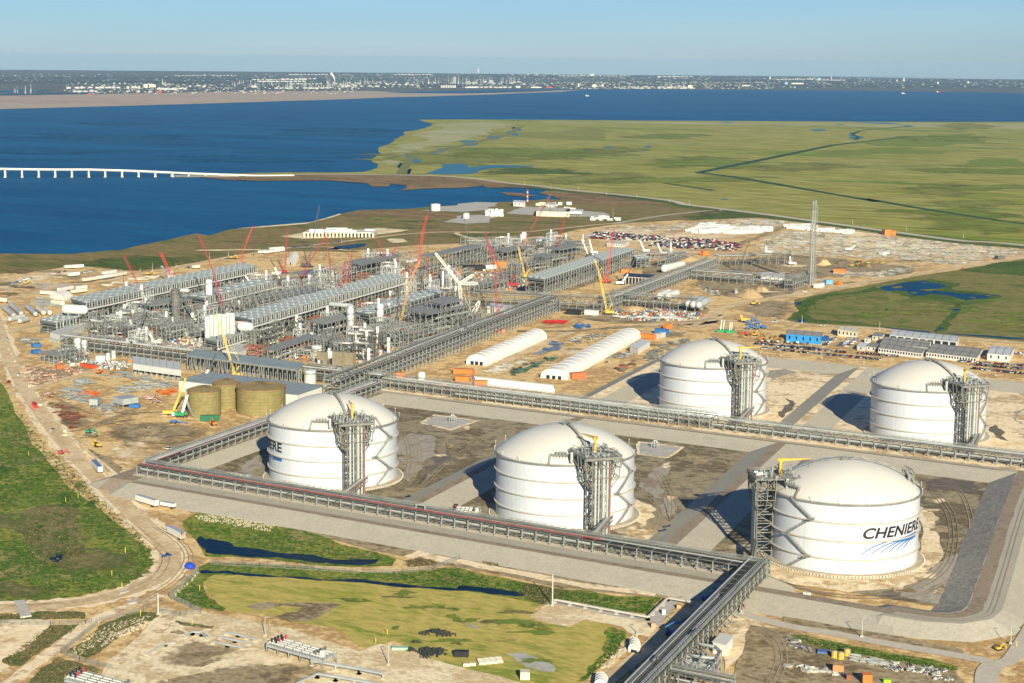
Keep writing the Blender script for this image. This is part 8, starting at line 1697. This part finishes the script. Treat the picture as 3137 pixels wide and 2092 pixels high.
# ================================================================== BRIDGE
BP = [(-295,775,716),(-185,775,714),(-75,775,715),(35,775,718),(145,775,720),(255,774,721),(363,774,722),(472,774,722),(582,774,722),(690,773,725),(800,773,728),(909,772,732),(1018,772,737),(1128,772,742),(1236,769,747),(1346,768,751),(1454,767,755),(1563,768,759),(1672,769,763),(1925,767,766)]
br = g('A',35,775,-.5); e = thing('road_bridge',br,'long white road bridge on piers curving across the bay','bridge'); D_ = []
for x,y,ty in BP: b = g('A',x,y,-.5); D_.append(V((b.x,b.y,max(1.2,over(b,'A',x,ty).z))))
BRC = mat('bridge_concrete',(.60,.58,.52),.8,0,.06,20); mb = MB(); m2 = MB()
for a,b in zip(D_,D_[1:]):
 d = (b-a).normalized(); s = V((-d.y,d.x,0)).normalized(); mb.beam(a-V((0,0,1)),b-V((0,0,1)),13,1.4)
 for t in (-1,1): m2.beam(a+s*t*6.3+V((0,0,.3)),b+s*t*6.3+V((0,0,.3)),.5,1.1)
 for t in (-4,-1.3,1.3,4): mb.beam(a+s*t-V((0,0,2.2)),b+s*t-V((0,0,2.2)),.9,1.4)
mb.build('deck',BRC,e); m2.build('parapet',BRC,e)
for i,p in enumerate(D_[:-1]):
 d = (D_[i+1]-p).normalized(); s = V((-d.y,d.x,0)).normalized(); mb = MB(); top = p.z-2.9
 mb.beam(p+s*5.5+V((0,0,top-p.z)),p-s*5.5+V((0,0,top-p.z)),2.2,1.6)
 for t in (-3.6,3.6): q = p+s*t; mb.beam(V((q.x,q.y,-.7)),V((q.x,q.y,top)),2.6)
 mb.box((p.x,p.y,-.7),12,5,1.6,math.atan2(s.y,s.x)); mb.build('pier',BRC,e)
pier = thing('fishing_pier',g('A',1140,768,0),'low old trestle pier under the landward end of the bridge','pier'); mb = MB(); a,b = g('A',1140,766,2),g('A',1560,768,2); mb.beam(a,b,8,.8)
for i in range(26): p = a.lerp(b,i/25); mb.beam(V((p.x,p.y,-.7)),p,1.4)
mb.build('trestle',CONC,pier)
for lb,k,p,m,s in (('small pale boat on the far right of the bay','C',(1560,228),WHITE,1),('reddish work boat near the far right shore','C',(1790,219),RED,1.2),('tiny white boat in the middle of the far bay','B',(1708,244),WHITE,.8)):
 b = g(k,*p,z=-.6); e = thing('boat',b,lb,'boat'); d = V((CR_.x,CR_.y,0)); n_ = V((-d.y,d.x,0)); L = 30*s; mb = MB(); mb.hexa([b-d*L*.4-n_*4,b+d*L*.4-n_*4,b+d*L*.4+n_*4,b-d*L*.4+n_*4,b-d*L*.5-n_*5+V((0,0,4)),b+d*L*.6-n_*1+V((0,0,5)),b+d*L*.6+n_*1+V((0,0,5)),b-d*L*.5+n_*5+V((0,0,4))]); mb.build('hull',m,e); mb = MB(); mb.box(b-d*L*.2+V((0,0,4)),L*.3,7,6,math.atan2(d.y,d.x)); mb.build('cabin',WHITE,e)
# ================================================================== FAR SHORE
FW = mat('far_white',(.48,.46,.42),.7,0,.03,200); FG = mat('far_grey',(.3,.31,.32),.8,0,.1,200); FD = mat('far_dark',(.07,.08,.09),.8)
def mpp(b): return (b-CAM).length/FPX*.35
nf = 0
TNK = {}
def ftank(k,x,y,w,h,rd=True):
 b = g(k,x,y,-.6); s = mpp(b); r,hh = w*s/2,h*s*.9; mb = MB(); mb.lathe(b,[(r,0),(r,hh),(r*.5,hh*1.08),(.1,hh*1.12)],16) if rd else mb.box(b,w*s,w*s*.35,hh,math.atan2(CR_.y,CR_.x))
 return mb.build('far_tank' if rd else 'far_building',FW,org=b)
for k,row in (('A',[(450,194,32,11),(505,194,32,12),(540,194,34,12),(592,191,32,9),(638,194,32,12),(668,194,32,12),(700,192,24,10),(720,192,24,12),(745,193,24,12),(775,192,30,10),(490,217,30,9),(522,216,36,9),(560,216,34,8),(600,214,34,8),(628,214,24,7),(748,164,16,7),(785,164,13,7),(818,164,13,8),(838,195,20,16),(870,192,22,14),(890,193,22,14),(910,195,18,16),(1245,183,17,9),(905,219,26,7),(985,218,28,8),(1300,178,30,7),(1335,184,24,9),(1665,187,46,11),(1810,195,28,8),(1840,195,26,8),(1880,194,40,7),(1910,195,24,7),(1948,193,20,7),(2000,194,34,8),(2035,195,34,8),(2072,195,34,8),(2110,194,30,7),(2145,193,34,7),(2235,172,30,7),(2270,181,26,8),(2310,170,26,7)]),
    ('B',[(110,180,30,7),(150,180,30,7),(190,180,30,7),(230,181,26,7),(285,181,26,8),(330,182,34,8),(60,165,26,7),(12,192,22,7),(755,189,12,17),(770,189,12,17),(785,189,12,17),(800,189,12,17),(815,189,12,17),(830,189,12,17),(843,189,12,17),(400,172,24,7),(440,172,24,7),(480,172,24,7),(520,172,24,7),(560,172,24,7),(600,180,22,8),(920,160,22,7),(960,160,22,7),(1040,150,24,7),(1090,162,22,7),(1215,162,22,6),(1320,106,12,6),(1380,106,12,6)])):
 for x,y,w,h in row: tag(ftank(k,x,y,w,h),'white storage tank in the refinery on the far shore','storage tank','white tanks on the far shore')
for k,x0,x1,y,w,h,n in (('A',1665,1995,137,26,5,13),('A',1700,1990,150,30,7,11),('A',1850,2060,133,24,5,8),('A',1150,1340,109,20,3,9),('A',1400,1540,109,20,3,7),('A',1900,2140,104,20,4,11),('B',450,680,104,20,4,11),('B',920,1200,189,30,7,10),('B',1530,1980,113,24,4,18),('B',2180,2352,118,26,4,7),('C',0,170,118,24,4,7),('C',740,960,136,22,6,10),('C',1010,1170,141,26,5,7),('A',1040,1210,199,24,8,8),('A',1900,2100,165,20,5,9)):
 for i in range(n): tag(ftank(k,x0+(x1-x0)*i/(n-1),y+rr.uniform(-1,1),w*rr.uniform(.7,1.1),h*rr.uniform(.8,1.3),rr.random() < .6),'low white tank or shed in the long rows on the far shore','tank','white rows on the far shore')
for k,x,y,w,h,m,lb in (('A',955,188,26,22,CREAM,'cream refinery block on the far shore left'),('A',1000,186,40,20,CREAM,'second cream refinery block on the far shore left'),('A',1100,201,130,8,FW,'longest flat white roof on the far shore left'),('A',1045,222,30,10,RED,'red hulled ship at the far refinery quay'),('A',585,232,20,6,RED,'tiny red vessel on the far canal'),('B',1460,190,40,7,RED,'long red quay shed on the far shore'),('B',1370,190,60,9,FW,'white ship beside the long red quay shed'),('B',1255,188,30,10,FW,'second white ship left of the red quay shed'),('B',960,190,60,10,FW,'white ship at the left end of the quay'),
      ('B',1652,183,10,22,FW,'square white tower on the far waterfront'),('B',1755,185,26,18,CREAM,'cream apartment block on the far waterfront'),('B',1808,180,14,12,CREAM,'small cream block on the far waterfront'),('B',995,92,6,30,FW,'tallest white tower on the far skyline'),('B',1740,108,30,8,FW,'white building on the far skyline right'),('C',688,134,8,20,FW,'white tower on the far right shore'),('C',795,168,14,18,mat('sky_blue_tank',(.2,.42,.6)),'pale blue water tower on the far right shore'),('C',1565,148,8,24,FW,'tall white tower on the far right shore'),('C',1520,148,8,13,FW,'left small white tower on the far right shore'),('C',1788,164,10,14,FW,'lone white water tower on the far right'),('C',1986,160,10,14,FW,'farthest right white water tower'),('C',1010,138,24,12,mat('sky_blue_tank',(.2,.42,.6)),'pale blue plant block on the far right'),('C',865,165,80,8,CREAM,'tan block behind the pale blue water tower'),('C',530,178,50,7,CREAM,'cream block on the far right shore'),('C',165,190,30,18,CREAM,'reddish cream block at the middle of the far shore'),('A',1835,163,9,42,FD,'dark refinery stack on the far shore'),('B',960,158,14,26,FD,'dark refinery tower near the middle of the far shore'),('B',840,155,14,40,FG,'grey refinery tower left of the dark one'),('B',1080,158,24,20,FG,'grey conveyor block of the far refinery')):
 b = g(k,x,y,-.6); s = mpp(b); mb = MB(); a = math.atan2(CR_.y,CR_.x); mb.box(b,w*s,w*s*.4,h*s*.9,a); mb.box(b+V((0,0,h*s*.9)),w*s*.6,w*s*.25,h*s*.08,a); tag(mb.build('far_building',m,org=b),lb,'building')
stk = 0
for k,x0,x1,y,hmin,hmax,n in (('A',1060,1110,172,20,42,6),('A',1500,1600,170,15,45,9),('A',1640,1830,175,12,40,14),('A',1850,2170,185,12,46,30),('A',2170,2352,175,10,30,10),('B',0,60,170,15,50,6),('B',190,340,160,10,45,14),('B',580,700,165,10,36,10),('B',700,900,160,15,60,26),('B',900,1240,160,12,44,30),('C',740,1180,135,6,22,16),('A',80,230,225,25,60,8),('C',1300,1420,140,6,16,6)):
 for i in range(n):
  x = rr.uniform(x0,x1); b = g(k,x,y+rr.uniform(-8,6),-.6); s = mpp(b); mb = MB(); h = rr.uniform(hmin,hmax)*s*.9; mb.beam(b,b+V((0,0,h)),2.2*s*rr.uniform(.5,1.3)); mb.beam(b+V((0,0,0)),b+V((0,0,h*.4)),4*s); tag(mb.build('far_stack',rr.choice([FG,FW,FG,FD]),org=b),'thin refinery column or stack on the far shore','stack','columns of the far refineries')
mb = MB(); ar = math.atan2(CR_.y,CR_.x)
for k,x0,x1,y0,y1,n,h in (('A',420,2352,160,228,520,6),('B',0,1500,150,192,420,6),('B',1500,2352,150,197,380,4),('C',0,700,150,196,300,4),('C',700,2352,130,190,260,4),('A',0,2352,100,150,220,3),('B',0,2352,96,145,420,3),('C',0,1500,112,145,160,3),('B',1850,2352,182,196,120,7),('C',0,200,182,196,60,7)):
 for i in range(n): b = g(k,rr.uniform(x0,x1),rr.uniform(y0,y1),-.6); s = mpp(b); mb.c = rr.choice([0,0,1,2,3]); mb.box(b,rr.uniform(2,16)*s,rr.uniform(2,6)*s,rr.uniform(.6,1.)*h*s*.6,ar)
tag(mb.build('far_town',[FW,FG,CREAM,FD]),'haze-softened sprawl of low roofs along the far shore','town',kind='stuff')
mb = MB()
for k,x0,x1,y0,y1,n in (('B',1300,2352,140,195,900),('C',0,2352,135,195,1700),('A',0,2352,118,230,900),('B',0,1300,105,150,700)):
 for i in range(n): b = g(k,rr.uniform(x0,x1),rr.uniform(y0,y1),-1); s = mpp(b); mb.ball(b,(rr.uniform(4,16)*s,rr.uniform(4,10)*s,rr.uniform(1.2,3)*s),6,3)
tag(mb.build('far_woods',mat('far_trees',(.045,.07,.065),.9,0,.3,300)),'dark tree belts between the roofs of the far shore','woods',kind='stuff')  # tree colour lightened and blued to carry part of the haze
b = g('A',2193,165,0); s = mpp(b); mb = MB()
for i in range(9): c = b+V((0,0,(18+i*6)*s))-V((CR_.x,CR_.y,0))*i*i*.35*s; mb.ball(c,((2+i*.8)*s,)*3,8,6)
tag(mb.build('steam_plume',FABRIC,smooth=True),'small white steam plume rising from the far refinery','steam',kind='stuff')
# ================================================================== AIR
mb = MB(); mb.box((CAM.x,CAM.y,-2.4),61000,61000,272); hz = mb.build('haze',[]) if False else None
me = bpy.data.meshes.new('haze'); s_ = 30500; zb,zt = -2.4,266
me.from_pydata([(CAM.x+x*s_,CAM.y+y*s_,z) for z in (zb,zt) for x,y in ((-1,-1),(1,-1),(1,1),(-1,1))],[],[(0,3,2,1),(4,5,6,7),(0,1,5,4),(1,2,6,5),(2,3,7,6),(3,0,4,7)])
hz = bpy.data.objects.new('haze',me); COL.objects.link(hz); hm = bpy.data.materials.new('air'); hm.use_nodes = True; t = hm.node_tree; t.nodes.clear(); pv = nd(t,'ShaderNodeVolumePrincipled'); ou = nd(t,'ShaderNodeOutputMaterial')
pv.inputs['Color'].default_value = (.46,.72,1,1); pv.inputs['Density'].default_value = 1.5e-5; pv.inputs['Anisotropy'].default_value = 0; t.links.new(pv.outputs[0],ou.inputs['Volume']); me.materials.append(hm); tag(hz,kind='stuff')
hz['label'] = 'thin blue haze over the bay'; hz['category'] = 'haze'
